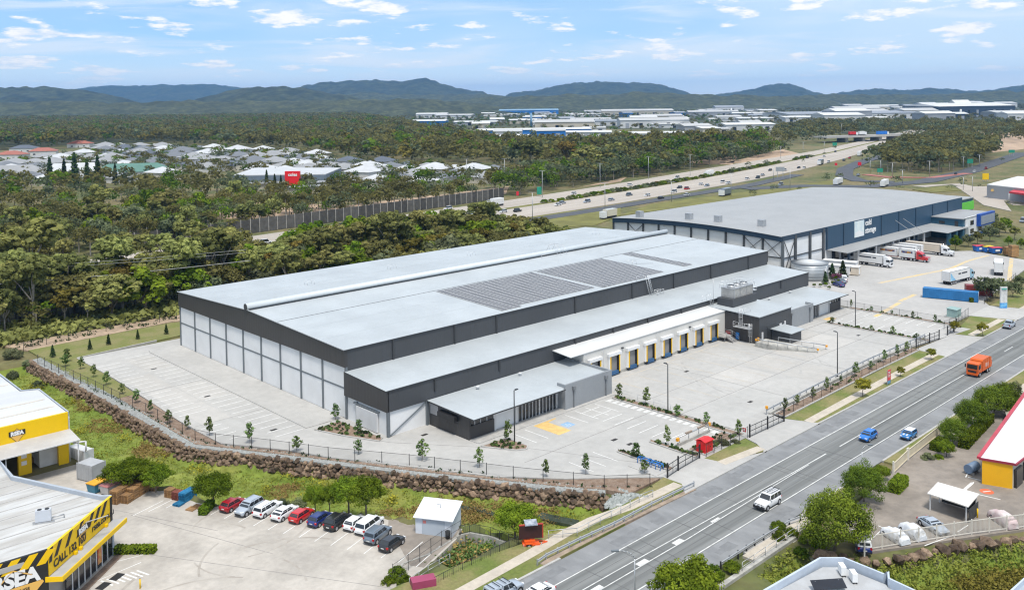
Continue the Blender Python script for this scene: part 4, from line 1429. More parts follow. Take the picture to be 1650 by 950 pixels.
def gate(label, pts, h, name='mesh_gate'):
 t = thing(name, label, 'gate', (pts[0][0], pts[0][1], 0), group='black sliding gates at the driveways')
 for p in pts:
  b = MB()
  b.box(p[0] - 0.09, p[0] + 0.09, p[1] - 0.09, p[1] + 0.09, -0.1, h + 0.35)
  b.build('post', M_BLACK, t)
 for a, c in zip(pts[:-1], pts[1:]):
  b = MB()
  A, Cc = Vector(a + (0,)), Vector(c + (0,))
  for z in (0.15, h * 0.55, h):
   b.bar(A + Vector((0, 0, z)), Cc + Vector((0, 0, z)), 0.06, 0.08)
  n = max(2, int((Cc - A).length / 1.5))
  for i in range(n + 1):
   q = A.lerp(Cc, i / n)
   b.tube(q + Vector((0, 0, 0.15)), q + Vector((0, 0, h)), 0.035, 5)
  b.build('gate_leaf', M_BLACK, t)
  b = MB()
  b.add([(A.x, A.y + 0.01, 0.2), (Cc.x, Cc.y + 0.01, 0.2), (Cc.x, Cc.y + 0.01, h), (A.x, A.y + 0.01, h)], [(0, 1, 2, 3)])
  b.build('mesh_panel', M_WIRE, t)
 return t
gate('black sliding gate across the office car park driveway', [(18.2, -51.0), (21.2, -50.6), (26.9, -50.2)], 1.7)
gate('black sliding gate with red sign across the loading yard driveway', [(39.0, -51.0), (44.0, -51.1), (48.8, -51.2)], 1.7)
gate('black gate across the far car park driveway', [(106.2, -48.6), (112, -49.0), (116, -49.4)], 1.7)
gate('black gate across the last driveway before the freight yard', [(120.5, -49.4), (124.5, -49.2), (128.5, -48.4)], 1.7)
b = MB();b.box(38.3, 38.35, -50.75, -50.2, 0.9, 1.5)
t = thing('gate_sign', 'small red and white sign hanging on the fence by the loading yard gate', 'sign', (38.3, -50.5, 0.9))
b.build('sign_board', mat('sign_red', (0.65, 0.02, 0.04), 0.4, var=0.03), t)
b = MB();b.box(38.26, 38.3, -50.62, -50.35, 1.05, 1.35);b.build('white_panel', M_WHITE, t)
def guardrail(label, pts, z, post, name='guardrail', h=0.72, steelpost=M_STEEL, group=None):
 t = thing(name, label, 'guardrail', (pts[0][0], pts[0][1], z), group=group)
 pm = MB();pm.box(-0.07, 0.07, -0.07, 0.07, -0.4, h + 0.05)
 me = pm.mesh('post', steelpost)
 for p in resample(pts, post):
  inst('post', me, t, (p[0], p[1], z))
 b = MB()
 ps = resample(pts, 2.0)
 prof = [(0.0, -0.16), (0.06, -0.12), (0.0, -0.02), (0.0, 0.02), (0.06, 0.12), (0.0, 0.16), (-0.03, 0.16), (-0.03, -0.16)]
 loops = []
 for i, p in enumerate(ps):
  a, c = Vector(ps[max(0, i - 1)]), Vector(ps[min(len(ps) - 1, i + 1)])
  d = (c - a).normalized()
  nn = Vector((d.y, -d.x))
  loops.append([(p[0] + nn.x * (0.1 + o), p[1] + nn.y * (0.1 + o), z + h - 0.12 + u) for o, u in prof])
 b.loft(loops, 0, False)
 b.build('rail', M_STEEL, t)
 return t
guardrail('curved galvanised guardrail beside the footpath near the culvert', [(-11.01,-54.82),(-9.34,-54.55),(-3.72,-54.68),(2.09,-55.02),(9.56,-54.92),(18.41,-55.16)], -0.05, 2.0)
guardrail('dark double rail along the bridge side across the road', [(3.0, -69.5), (10, -69.5), (17.5, -69.7), (21.2, -70.6)], -0.05, 2.0, steelpost=M_BLACK)
guardrail('long galvanised rail on the retaining edge of the loading yard', [(49.6, -47.6), (68.1, -47.0), (88.8, -46.5), (114.5, -47.0)], 0.25, 2.4)
b = MB()
b.box(49.45, 49.75, -47.8, -47.45, 1.0, 1.45)
b.box(49.55, 49.65, -47.65, -47.55, 0, 0.9)
tag(b.build('end_marker', MATS['rail_end_orange']), 'orange end marker on the loading yard rail beside the sliding gate', 'marker')
b = MB()
ribbon(b, [(50.0, -47.9), (68, -47.3), (88.8, -46.8), (104, -47.3)], 0.35, -0.3, 0.35)
structure('retaining_kerb', b, M_CONC_WALL)
hp = [(-5.73,-51.46),(-2.89,-53.44),(3.39,-53.44),(9.36,-53.09),(11.9,-53.33)]
t = thing('pipe_handrail', 'galvanised two-rail pipe handrail between footpath and ditch', 'handrail', hp[0] + (0,))
for q in (0.55, 1.1):
 b = MB()
 b.path([(p[0], p[1], -0.1 + q) for p in hp], 0.04, 6)
 b.build('rail', M_STEEL, t)
pm = MB();pm.tube((0, 0, -0.3), (0, 0, 1.1), 0.045, 6);me = pm.mesh('post', M_STEEL)
for p in resample(hp, 2.2):
 inst('post', me, t, (p[0], p[1], -0.1))
t = thing('entry_ramp', 'small concrete ramp with steel handrail beside the red cabinet', 'ramp', (28.6, -45, 0))
b = MB();b.box(28.4, 36.6, -45.5, -45.2, 0, 0.45);b.build('kerb_wall', M_CONC_WALL, t)
b = MB()
b.path([(28.6, -45.3, 1.25), (36.5, -45.3, 1.25)], 0.09, 6)
for x in (28.8, 31.2, 33.8, 36.4):
 b.tube((x, -45.3, 0.3), (x, -45.3, 1.25), 0.07, 6)
b.build('handrail', M_STEEL, t)
b = MB();b.box(28.1, 28.6, -45.5, -45.15, 0.8, 1.25);b.box(36.45, 36.75, -45.5, -45.2, 1.05, 1.5);b.each('end_marker', MATS['rail_end_orange'], t)
b = MB();b.box(30.4, 32.0, -45.4, -45.15, 1.25, 1.5);b.box(33.6, 35.4, -45.4, -45.15, 1.25, 1.5);b.each('timber_pad', mat('weathered_timber', (0.30, 0.24, 0.19), 0.8, var=0.2, scale=2), t)
t = thing('red_cabinet', 'bright red metal cabinet on a concrete pad beside the office driveway', 'cabinet', (29.9, -49.4, 0))
b = MB()
b.box(28.2, 31.0, -50.2, -48.2, -0.05, 0.12)
b.build('pad', M_KERB, t)
b = MB()
b.box(28.55, 30.6, -50.0, -48.5, 0.12, 1.75)
M_RED = mat('red_paint', (0.62, 0.012, 0.015), 0.35, var=0.05)
b.build('cabinet_body', M_RED, t)
b = MB()
b.slab((28.4, -50.15, 1.78), (30.75, -50.15, 1.78), (30.6, -49.25, 2.02), (28.55, -49.25, 2.02), 0.05)
b.slab((28.55, -49.25, 2.02), (30.6, -49.25, 2.02), (30.75, -48.35, 1.78), (28.4, -48.35, 1.78), 0.05)
b.build('roof', M_RED, t)
b = MB()
b.box(28.53, 28.56, -49.27, -49.23, 0.2, 1.7)
b.box(29.55, 29.6, -50.03, -49.99, 0.2, 1.7)
b.box(29.9, 30.1, -50.03, -49.99, 0.8, 0.95)
b.each('door_seam', M_BLACK, t)
t = thing('bike_rack', 'bright blue bicycle rack on a white slab in the garden', 'bike rack', (19.2, -47, 0))
b = MB();b.box(17.4, 20.0, -49.6, -44.8, -0.02, 0.06);b.build('slab', M_CONC, t)
M_BRBLUE = mat('bright_blue', (0.02, 0.16, 0.48), 0.4, var=0.05)
b = MB()
for i in range(6):
 y = -49.0 + i * 0.8
 b.path([(19.2, y, 0), (19.2, y, 0.85), (19.9, y, 0.85), (19.9, y, 0)], 0.06, 6)
b.tube((19.2, -49.0, 0.85), (19.2, -45.0, 0.85), 0.07, 6)
b.tube((19.9, -49.0, 0.85), (19.9, -45.0, 0.85), 0.07, 6)
b.build('rack_frame', M_BRBLUE, t)
# -- light poles
def light_pole(label, x, y, h, m, arm, rz, name='light_pole', group=None, r=0.1, z=0.0):
 t = thing(name, label, 'light pole', (x, y, z), rz, group, world=False)
 b = MB();b.tube((0, 0, 0), (0, 0, h), r, 8, r * 0.8);b.build('pole', m, t)
 b = MB();b.box(-0.25, 0.25, -0.25, 0.25, 0, 0.06);b.build('base_plate', m, t)
 b = MB();b.bar((0, 0, h - 0.06), (arm, 0, h + 0.02), 0.1, 0.08);a = b.build('arm', m, t)
 b = MB();b.box(arm * 0.35, arm, -0.17, 0.17, h - 0.02, h + 0.1);b.build('lamp_head', m, a)
 return t
M_POLE = mat('dark_pole_paint', (0.035, 0.037, 0.04), 0.45, var=0.05)
light_pole('black light pole in the triangular bed before the office windows', 11.9, -27.3, 8.2, M_POLE, 0.75, 0.0)
light_pole('black light pole in the planter beside the painted crossing blocks', 39.2, -35.5, 8.1, M_POLE, 0.75, PI / 2)
light_pole('black light pole at the roadside edge of the loading yard', 76.8, -46.2, 8.3, M_POLE, 0.75, PI / 2)
light_pole('black light pole in the thin planter of the far car park', 112.9, -32.4, 8.2, M_POLE, 0.75, PI / 2)
def street_lamp(label, x, y, h, reach, rz, z=0.0, group=None):
 t = thing('street_lamp', label, 'street lamp', (x, y, z), rz, group, world=False)
 b = MB();b.tube((0, 0, 0), (0, 0, h - 0.9), 0.09, 8, 0.06)
 pts = [(reach * (1 - math.cos(a)) * 0.9, 0, h - 0.9 + 0.9 * math.sin(a)) for a in [PI / 2 * i / 6 for i in range(7)]]
 b.path(pts, 0.05, 6)
 b.build('pole', M_STEEL, t)
 b = MB();b.box(reach * 0.85, reach + 0.5, -0.14, 0.14, h - 0.06, h + 0.08);b.build('lamp_head', M_FRAME, t)
 return t
lp = (-9.92,-67.76)
street_lamp('grey curved street lamp rising from the near side of the road', lp[0], lp[1], 6.0, 1.9, PI * 0.78)
street_lamp('thin grey street lamp behind the trees across the road', 36.6, -69.8, 4.6, 0.9, -PI / 4)
street_lamp('grey street lamp on the verge above the boats', 122.0, -69.9, 5.2, 0.9, PI / 2)
t = thing('property_sign', 'upright red for-lease board with blue foot on the verge', 'sign', (78.8, -54.9, 0))
b = MB();b.box(78.2, 79.5, -55.0, -54.85, 0.75, 2.6);b.build('red_board', mat('sign_board_red', (0.62, 0.05, 0.05), 0.4, var=0.06), t)
b = MB();b.box(78.2, 79.5, -54.98, -54.87, 0.15, 0.75);b.build('blue_foot', mat('sign_foot_blue', (0.10, 0.30, 0.45), 0.4), t)
b = MB()
for x in (78.2, 79.5):
 b.box(x - 0.05, x + 0.05, -54.98, -54.87, -0.1, 2.65)
b.each('post', M_STEEL, t)
for k, (z, w) in enumerate(((2.2, 0.9), (1.95, 0.7), (1.6, 0.95), (1.35, 0.6))):
 b = MB();b.box(78.85 - w / 2, 78.85 + w / 2, -55.02, -55.0, z, z + 0.12);b.build('text_line', M_WHITE, t)
t = thing('pylon_sign', 'tall white and blue pylon sign at the freight yard entry', 'sign', (155.6, -49.3, 0))
b = MB();b.obox(155.6, -49.3, 1.3, 5.2, 1.7, 0.35, R(-40));b.build('white_face', M_WHITE, t)
b = MB();b.obox(155.6, -49.3, 0, 1.3, 1.7, 0.36, R(-40));b.build('blue_base', mat('pylon_blue', (0.03, 0.22, 0.55), 0.4, c2=(0.2, 0.5, 0.75), scale=0.8), t)
b = MB();b.obox(155.45, -49.5, 4.55, 4.85, 1.2, 0.2, R(-40));b.build('green_logo', mat('pylon_green', (0.1, 0.4, 0.35), 0.4), t)
for k, (pts, lab) in enumerate((([(-30, 118, 13.6), (14, 100, 13.4), (30, 92, 13.8)], 'upper'), ([(-30, 118, 12.9), (14, 100, 12.7), (30, 92, 13.1)], 'middle'), ([(-34, 115, 10.2), (12, 98, 10.8), (30, 90, 11.2)], 'lowest'))):
 b = MB()
 a = Vector(pts[0]);c = Vector(pts[2]);m_ = Vector(pts[1])
 P_ = []
 for i in range(25):
  s = i / 24
  q = a * ((1 - s) ** 2) + (m_ * 2 - (a + c) / 2) * (2 * s * (1 - s)) + c * s * s
  q = a.lerp(c, s) - Vector((0, 0, 1.3 * 4 * s * (1 - s) * 0.35))
  P_.append(tuple(q))
 ext = Vector(P_[0]) + (Vector(P_[0]) - Vector(P_[1])) * 40
 b.path([tuple(ext)] + P_, 0.09 if k == 2 else 0.045, 5)
 tag(b.build('power_line', mat('cable_grey', (0.33, 0.33, 0.32), 0.5)), '%s grey power cable strung in front of the trees behind the lawn' % lab, 'power line')
# -- vehicles
def paint(name, c, metal=0.0):
 return mat('paint_' + name, c, 0.28, metal, 0.0, coat=0.6, spec=0.5)
P_RED = paint('red', (0.50, 0.012, 0.015))
P_DRED = paint('dark_red', (0.32, 0.012, 0.02))
P_SILVER = paint('silver', (0.42, 0.47, 0.53), 0.3)
P_WHITE = paint('white', (0.74, 0.75, 0.76))
P_BLUE = paint('navy', (0.015, 0.03, 0.15))
P_BLACK = paint('black', (0.016, 0.017, 0.02))
P_GREY = paint('grey', (0.16, 0.20, 0.25), 0.3)
P_CYAN = paint('bright_blue', (0.01, 0.15, 0.50))
P_MINI = paint('mid_blue', (0.02, 0.16, 0.42))
P_CREAM = paint('cream', (0.62, 0.58, 0.48))
M_CARGLASS = mat('car_glass', (0.02, 0.025, 0.03), 0.08, var=0, spec=0.8)
M_RIM = mat('alloy_rim', (0.5, 0.5, 0.52), 0.35, metal=0.5, var=0)
M_LAMP = mat('headlamp', (0.75, 0.76, 0.78), 0.15, var=0)
M_TAIL = mat('tail_lamp', (0.42, 0.01, 0.01), 0.3, var=0)
M_TRIM = mat('black_trim', (0.025, 0.025, 0.027), 0.6, var=0)
M_CHROME = mat('bright_trim', (0.55, 0.56, 0.58), 0.2, metal=0.8, var=0)
SHAPES = {
 'hatch': (4.05, 1.72, 1.48, 0.93, 0.95, -1.86, 1.02, -1.45, 0.25, 0.97),
 'sedan': (4.65, 1.80, 1.46, 0.93, 0.96, -1.75, 1.15, -0.95, 0.30, 1.02),
 'fastback': (4.45, 1.78, 1.46, 0.92, 0.95, -2.05, 1.12, -1.05, 0.30, 1.0),
 'suv': (4.55, 1.86, 1.68, 1.04, 1.08, -2.12, 1.12, -1.85, 0.42, 1.08),
 'wagon': (4.75, 1.80, 1.60, 0.98, 1.00, -2.26, 1.12, -2.00, 0.42, 1.0),
 'mpv': (4.95, 1.86, 1.72, 1.0, 1.02, -2.34, 1.62, -2.05, 0.75, 1.02),
 'offroad': (4.70, 1.88, 1.90, 1.14, 1.18, -2.22, 0.95, -2.12, 0.42, 1.18),
 'ute': (5.20, 1.86, 1.80, 1.10, 1.12, -0.85, 1.15, -0.60, 0.55, 1.10),
 'coupe': (4.45, 1.82, 1.28, 0.80, 0.86, -1.75, 0.95, -0.95, 0.05, 0.90),
 'mini': (3.75, 1.70, 1.42, 0.92, 0.94, -1.75, 0.85, -1.50, 0.35, 0.94),
}
WHEEL = {}
def wheel_meshes(r, w):
 k = (round(r, 3), round(w, 3))
 if k not in WHEEL:
  t = MB()
  t.tube((0, -w / 2, 0), (0, w / 2, 0), r, 18)
  q = MB()
  q.tube((0, -w / 2 - 0.012, 0), (0, w / 2 + 0.012, 0), r * 0.62, 12)
  WHEEL[k] = (t.mesh('wheel', M_RUBBER), q.mesh('rim', M_RIM))
 return WHEEL[k]
def add_wheel(t, x, y, r, w):
 a, c = wheel_meshes(r, w)
 o = put('wheel', a, t)
 o.location = (x, y, r)
 put('rim', c, o)
def quad_panel(b, p, inset, out, th=0.012):
 """thin pane lying just outside the quad p (4 points), shrunk towards its centre"""
 p = [Vector(q) for q in p]
 c = sum(p, Vector()) / 4
 n = (p[1] - p[0]).cross(p[3] - p[0]).normalized()
 if n.dot(c - Vector((0, 0, 0.6))) < 0:
  n = -n
  p = p[::-1]
 q = []
 for i in range(4):
  v = p[i]
  e1 = (p[(i + 1) % 4] - v).normalized()
  e2 = (p[i - 1] - v).normalized()
  q.append(v + (e1 + e2) * inset)
 vs = [tuple(v + n * (out + th)) for v in q] + [tuple(v - n * 0.02) for v in q]
 b.add(vs, [(0, 1, 2, 3), (7, 6, 5, 4), (1, 0, 4, 5), (2, 1, 5, 6), (3, 2, 6, 7), (0, 3, 7, 4)])
def car(kind, pm, label, xy, deg, z=0.0, group=None, sc=0.9, roof=None, rails=False, rack=False, name='parked_car', cat='car', spare=False, bar=False, stripes=False, tubs=False):
 L, Wd, H, zh, zb, xr, xf, rr, rf, zt = SHAPES[kind]
 t = thing(name, label, cat, (xy[0], xy[1], z), R(deg), group, world=False)
 t.scale = (sc, sc, sc)
 hw = Wd / 2
 wr_ = 0.33 if kind in ('hatch', 'sedan', 'fastback', 'mini', 'coupe', 'wagon', 'mpv') else 0.38
 g = 0.20 if wr_ < 0.35 else 0.28
 st = [(-L / 2, g + 0.22, zt - 0.30, hw * 0.80), (-L / 2 + 0.08, g + 0.08, zt - 0.12, hw * 0.92), (-L / 2 + 0.30, g, zt, hw * 0.98), (-L / 2 + 0.9, g, zb, hw),
    (0.0, g, zb, hw), (xf * 0.9, g, zb - 0.01, hw), (xf + 0.15, g, zh + 0.01, hw * 0.985), (L / 2 - 0.45, g, zh - 0.07, hw * 0.95), (L / 2 - 0.12, g + 0.05, zh - 0.19, hw * 0.86),
    (L / 2, g + 0.18, zh - 0.34, hw * 0.72)]
 loops = []
 for x, z0, z1, w in st:
  m = (z0 + z1) / 2
  half = [(w * 0.90, z0), (w * 0.985, z0 + 0.10), (w, m), (w * 0.985, z1 - 0.10), (w * 0.93, z1 - 0.025), (w * 0.80, z1 + 0.005), (0, z1 + 0.025)]
  loops.append([(x, -y, zz) for y, zz in half] + [(x, y, zz) for y, zz in half[-2::-1]])
 b = MB()
 b.loft(loops[::-1], 0, True)
 tw, bw = hw * 0.76, hw * 0.93
 if kind in ('offroad', 'mpv', 'suv'):
  tw = hw * 0.80
 cab = []
 for x0, x1, zz, w in ((xr, xf, zb - 0.05, bw), (xr + (rr - xr) * 0.5, xf + (rf - xf) * 0.5, (zb + H) / 2 - 0.01, (bw + tw) / 2 + 0.01), (rr, rf, H - 0.07, tw), (rr + 0.10, rf - 0.12, H - 0.015, tw * 0.90)):
  cab.append([(x0, -w, zz), ((x0 + x1) / 2, -w, zz), (x1, -w, zz), (x1, w, zz), ((x0 + x1) / 2, w, zz), (x0, w, zz)])
 b.loft(cab, 0, False)
 body = b.build('body', pm, t)
 if roof:
  o = MB()
  o.loft([[(rr - 0.01, -tw * 1.01, H - 0.085), (rf + 0.01, -tw * 1.01, H - 0.085), (rf + 0.01, tw * 1.01, H - 0.085), (rr - 0.01, tw * 1.01, H - 0.085)],
    [(rr + 0.09, -tw * 0.91, H), (rf - 0.11, -tw * 0.91, H), (rf - 0.11, tw * 0.91, H), (rr + 0.09, tw * 0.91, H)]], 0, False)
  o.build('roof_panel', roof, t)
 base = {'rl': (xr, bw, zb), 'rr': (xr, -bw, zb), 'fl': (xf, bw, zb), 'fr': (xf, -bw, zb), 'RL': (rr, tw, H - 0.07), 'RR': (rr, -tw, H - 0.07), 'FL': (rf, tw, H - 0.07), 'FR': (rf, -tw, H - 0.07)}
 o = MB();quad_panel(o, (base['fr'], base['fl'], base['FL'], base['FR']), 0.07, 0.004);o.build('windscreen', M_CARGLASS, t)
 o = MB();quad_panel(o, (base['rl'], base['rr'], base['RR'], base['RL']), 0.09, 0.004);o.build('rear_window', M_CARGLASS, t)
 for s, (a, c, d, e) in ((1, ('rl', 'fl', 'FL', 'RL')), (-1, ('rr', 'fr', 'FR', 'RR'))):
  va, vb, vc, vd = (Vector(base[k]) for k in (a, c, d, e))
  cuts = (0.0, 0.52, 1.0) if kind not in ('mpv', 'wagon', 'offroad', 'suv') else (0.0, 0.30, 0.66, 1.0)
  for u0, u1 in zip(cuts[:-1], cuts[1:]):
   o = MB()
   quad_panel(o, (va.lerp(vb, u0), va.lerp(vb, u1), vd.lerp(vc, u1), vd.lerp(vc, u0)), 0.045, 0.004)
   o.build('side_window', M_CARGLASS, t)
 ax = L / 2 - 0.82
 for x in (-L / 2 + 0.80, ax):
  for s in (-1, 1):
   o = MB()
   o.tube((x, s * (hw - 0.25), wr_ + 0.01), (x, s * (hw + 0.006), wr_ + 0.01), wr_ + 0.065, 18)
   o.build('wheel_arch', M_TRIM, t)
   add_wheel(t, x, s * (hw - 0.09), wr_, 0.21)
 for s in (-1, 1):
  o = MB();o.box(L / 2 - 0.33, L / 2 - 0.04, s * hw * 0.60 - 0.20, s * hw * 0.60 + 0.20, zh - 0.32, zh - 0.17);o.build('headlight', M_LAMP, t)
  o = MB();o.box(-L / 2 + 0.015, -L / 2 + 0.24, s * hw * 0.80 - 0.13, s * hw * 0.80 + 0.12, zt - 0.34, zt - 0.10);o.build('tail_light', M_TAIL, t)
  o = MB();o.box(xf - 0.45, xf - 0.25, s * (hw + 0.02) - 0.09, s * (hw + 0.02) + 0.09, zb + 0.0, zb + 0.13);o.build('wing_mirror', pm, t)
 o = MB();o.box(-L / 2 - 0.02, -L / 2 + 0.1, -hw * 0.72, hw * 0.72, g + 0.06, g + 0.24);o.build('rear_bumper', M_TRIM, t)
 o = MB();o.box(L / 2 - 0.1, L / 2 + 0.015, -hw * 0.6, hw * 0.6, g + 0.1, g + 0.30);o.build('grille', M_TRIM, t)
 o = MB();o.box(-L / 2 - 0.025, -L / 2 + 0.05, -0.24, 0.24, 0.58, 0.70);o.build('number_plate', M_WHITE, t)
 if rails:
  for s in (-1, 1):
   o = MB();o.bar((rr + 0.15, s * tw * 0.86, H + 0.05), (rf - 0.2, s * tw * 0.86, H + 0.05), 0.05, 0.05);o.build('roof_rail', M_CHROME, t)
 if rack:
  o = MB()
  for i in range(5):
   x = rr + 0.15 + (rf - rr - 0.35) * i / 4
   o.bar((x, -tw * 0.95, H + 0.12), (x, tw * 0.95, H + 0.12), 0.06, 0.04)
  for s in (-1, 0, 1):
   o.bar((rr + 0.1, s * tw * 0.95, H + 0.15), (rf - 0.15, s * tw * 0.95, H + 0.15), 0.05, 0.05)
  o.build('roof_rack', M_TRIM, t)
 if bar:
  o = MB()
  o.box(L / 2 - 0.05, L / 2 + 0.16, -hw * 0.92, hw * 0.92, 0.42, 0.72)
  o.path([(L / 2 + 0.1, -hw * 0.6, 0.7), (L / 2 + 0.1, -hw * 0.55, 1.0), (L / 2 + 0.1, hw * 0.55, 1.0), (L / 2 + 0.1, hw * 0.6, 0.7)], 0.04, 6)
  o.build('bull_bar', M_TRIM, t)
  for s in (-1, 1):
   o = MB();o.tube((L / 2 + 0.14, s * 0.35, 0.84), (L / 2 + 0.24, s * 0.35, 0.84), 0.11, 10);o.build('spotlight', M_LAMP, t)
 if stripes:
  for s in (-1, 1):
   o = MB();o.bar((xf + 0.1, s * 0.28, zh + 0.015), (L / 2 - 0.3, s * 0.26, zh - 0.05), 0.22, 0.03);o.build('bonnet_stripe', P_WHITE, t)
 return t
ROWDEG = 19.5
row = [(-29.43,-16.09),(-28.64,-18.6),(-27.12,-20.6),(-25.97,-23.09),(-24.66,-25.2),(-23.52,-27.73),(-22.58,-30.04),(-20.95,-31.8),(-20.5,-33.68),(-21.03,-36.4),(-20.86,-39.06)]
spec = [('hatch', P_DRED, 'dark red hatchback at the tree end of the parked row', 0), ('suv', P_SILVER, 'pale silver suv parked nose out, facing the shop', 180),
  ('wagon', P_WHITE, 'white station wagon with dark roof rails next to the nose-out silver suv', 0), ('fastback', P_WHITE, 'white sloping-back car between the white wagon and the bright red hatchback', 0),
  ('hatch', P_RED, 'bright red hatchback in the middle of the parked row', 0), ('hatch', P_BLUE, 'dark blue hatchback parked between a bright red and a black car', 0),
  ('suv', P_BLACK, 'black suv with tall red tail lights and roof rails', 0), ('hatch', P_WHITE, 'small white hatchback between the black suv and the long white people mover', 0),
  ('mpv', P_WHITE, 'long white people mover with dark side windows', 0), ('suv', P_GREY, 'blue-grey suv with silver roof rails beside the black hatchback', 0),
  ('hatch', P_BLACK, 'small black hatchback at the shed end of the parked row', 0)]
for (x, y), (kd, pm, lab, flip) in zip(row, spec):
 d = ROWDEG if kd != 'hatch' or pm is not P_BLACK else ROWDEG - 4
 Lh = SHAPES[kd][0] * 0.9 / 2
 c = (x + math.cos(R(d)) * Lh, y + math.sin(R(d)) * Lh)
 car(kd, pm, lab, c, d + flip, -0.8, 'cars parked in a row beside the ditch', rails=kd in ('suv', 'wagon'))
b = MB()
for i in range(14):
 k = i - 0.5
 x0, y0 = row[0]
 x1, y1 = row[-1]
 s = k / 10.3
 x, y = x0 + (x1 - x0) * s - 0.1, y0 + (y1 - y0) * s
 b.bar((x - 0.8, y - 0.3, -0.795), (x + 4.2, y + 1.55, -0.795), 0.10, 0.012)
for x, y in [(-33.84,-7.87),(-31.73,-8.41),(-35.68,-7.56)]:
 b.bar((x - 2.2, y - 0.8, -0.795), (x + 2.4, y + 0.8, -0.795), 0.10, 0.012)
structure('parking_lines', b, M_WORN)
car('offroad', P_WHITE, 'white four-wheel drive with black roof rack and bull bar driving on the road', (20.5, -65.0), 180, -0.12, rack=True, bar=True, name='moving_car')
car('hatch', P_CYAN, 'bright blue hatchback driving along the road', (51.2, -63.9), 180, -0.12, name='moving_car')
car('mini', P_MINI, 'small blue hatchback with white roof and bonnet stripes on the road shoulder', (56.0, -68.0), 180, -0.12, roof=P_WHITE, stripes=True, name='moving_car')
def ute(label, xy, deg, z, pm, canopy, sc=0.9, rackbars=False, group=None):
 t = car('ute', pm, label, xy, deg, z, group, sc, name='utility_truck', cat='ute')
 hw = 0.93
 o = MB();o.box(-2.55, -0.82, -hw * 0.92, -hw * 0.84, 1.05, 1.16);o.box(-2.55, -0.82, hw * 0.84, hw * 0.92, 1.05, 1.16);o.each('tray_side', pm, t)
 if canopy:
  o = MB()
  o.loft([[(-2.55, -hw * 0.93, 1.10), (-0.8, -hw * 0.93, 1.10), (-0.8, hw * 0.93, 1.10), (-2.55, hw * 0.93, 1.10)],
    [(-2.40, -hw * 0.80, 1.78), (-0.85, -hw * 0.80, 1.80), (-0.85, hw * 0.80, 1.80), (-2.40, hw * 0.80, 1.78)]], 0, False)
  o.build('canopy', canopy, t)
  for s in (-1, 1):
   o = MB()
   quad_panel(o, ((-2.4, s * hw * 0.9, 1.25), (-0.95, s * hw * 0.9, 1.25), (-1.0, s * hw * 0.83, 1.66), (-2.3, s * hw * 0.83, 1.66)), 0.05, 0.02)
   o.build('canopy_window', M_CARGLASS, t)
  o = MB();quad_panel(o, ((-2.52, hw * 0.75, 1.25), (-2.52, -hw * 0.75, 1.25), (-2.43, -hw * 0.7, 1.66), (-2.43, hw * 0.7, 1.66)), 0.05, 0.02);o.build('rear_window', M_CARGLASS, t)
 else:
  o = MB();o.box(-2.5, -0.85, -hw * 0.84, hw * 0.84, 1.02, 1.12);o.build('tray_liner', M_TRIM, t)
 if rackbars:
  o = MB()
  for x in (-2.0, -1.2, -0.2, 0.35):
   o.bar((x, -0.72, 1.9), (x, 0.72, 1.9), 0.07, 0.05)
  o.build('roof_rack', M_TRIM, t)
  o = MB();o.path([(1.2, -0.99, 0.9), (1.0, -0.99, 1.2), (0.5, -0.85, 1.85)], 0.05, 6);o.build('snorkel', M_TRIM, t)
 return t
ut = (-17.62,-56.58)
ute('silver dual-cab ute with canopy, roof racks and black snorkel parked at the kerb', (ut[0] - 0.2, ut[1]), -2, -0.12, P_SILVER, P_SILVER, rackbars=True)
ute('silver-white ute with open tray pulling out of the last driveway', (137.36,-56.35), 3, -0.12, P_SILVER, None)
b = car('sedan', P_WHITE, 'white car half cut off at the bottom edge on the road', (-15.67,-59.44), 180, -0.12, name='moving_car')
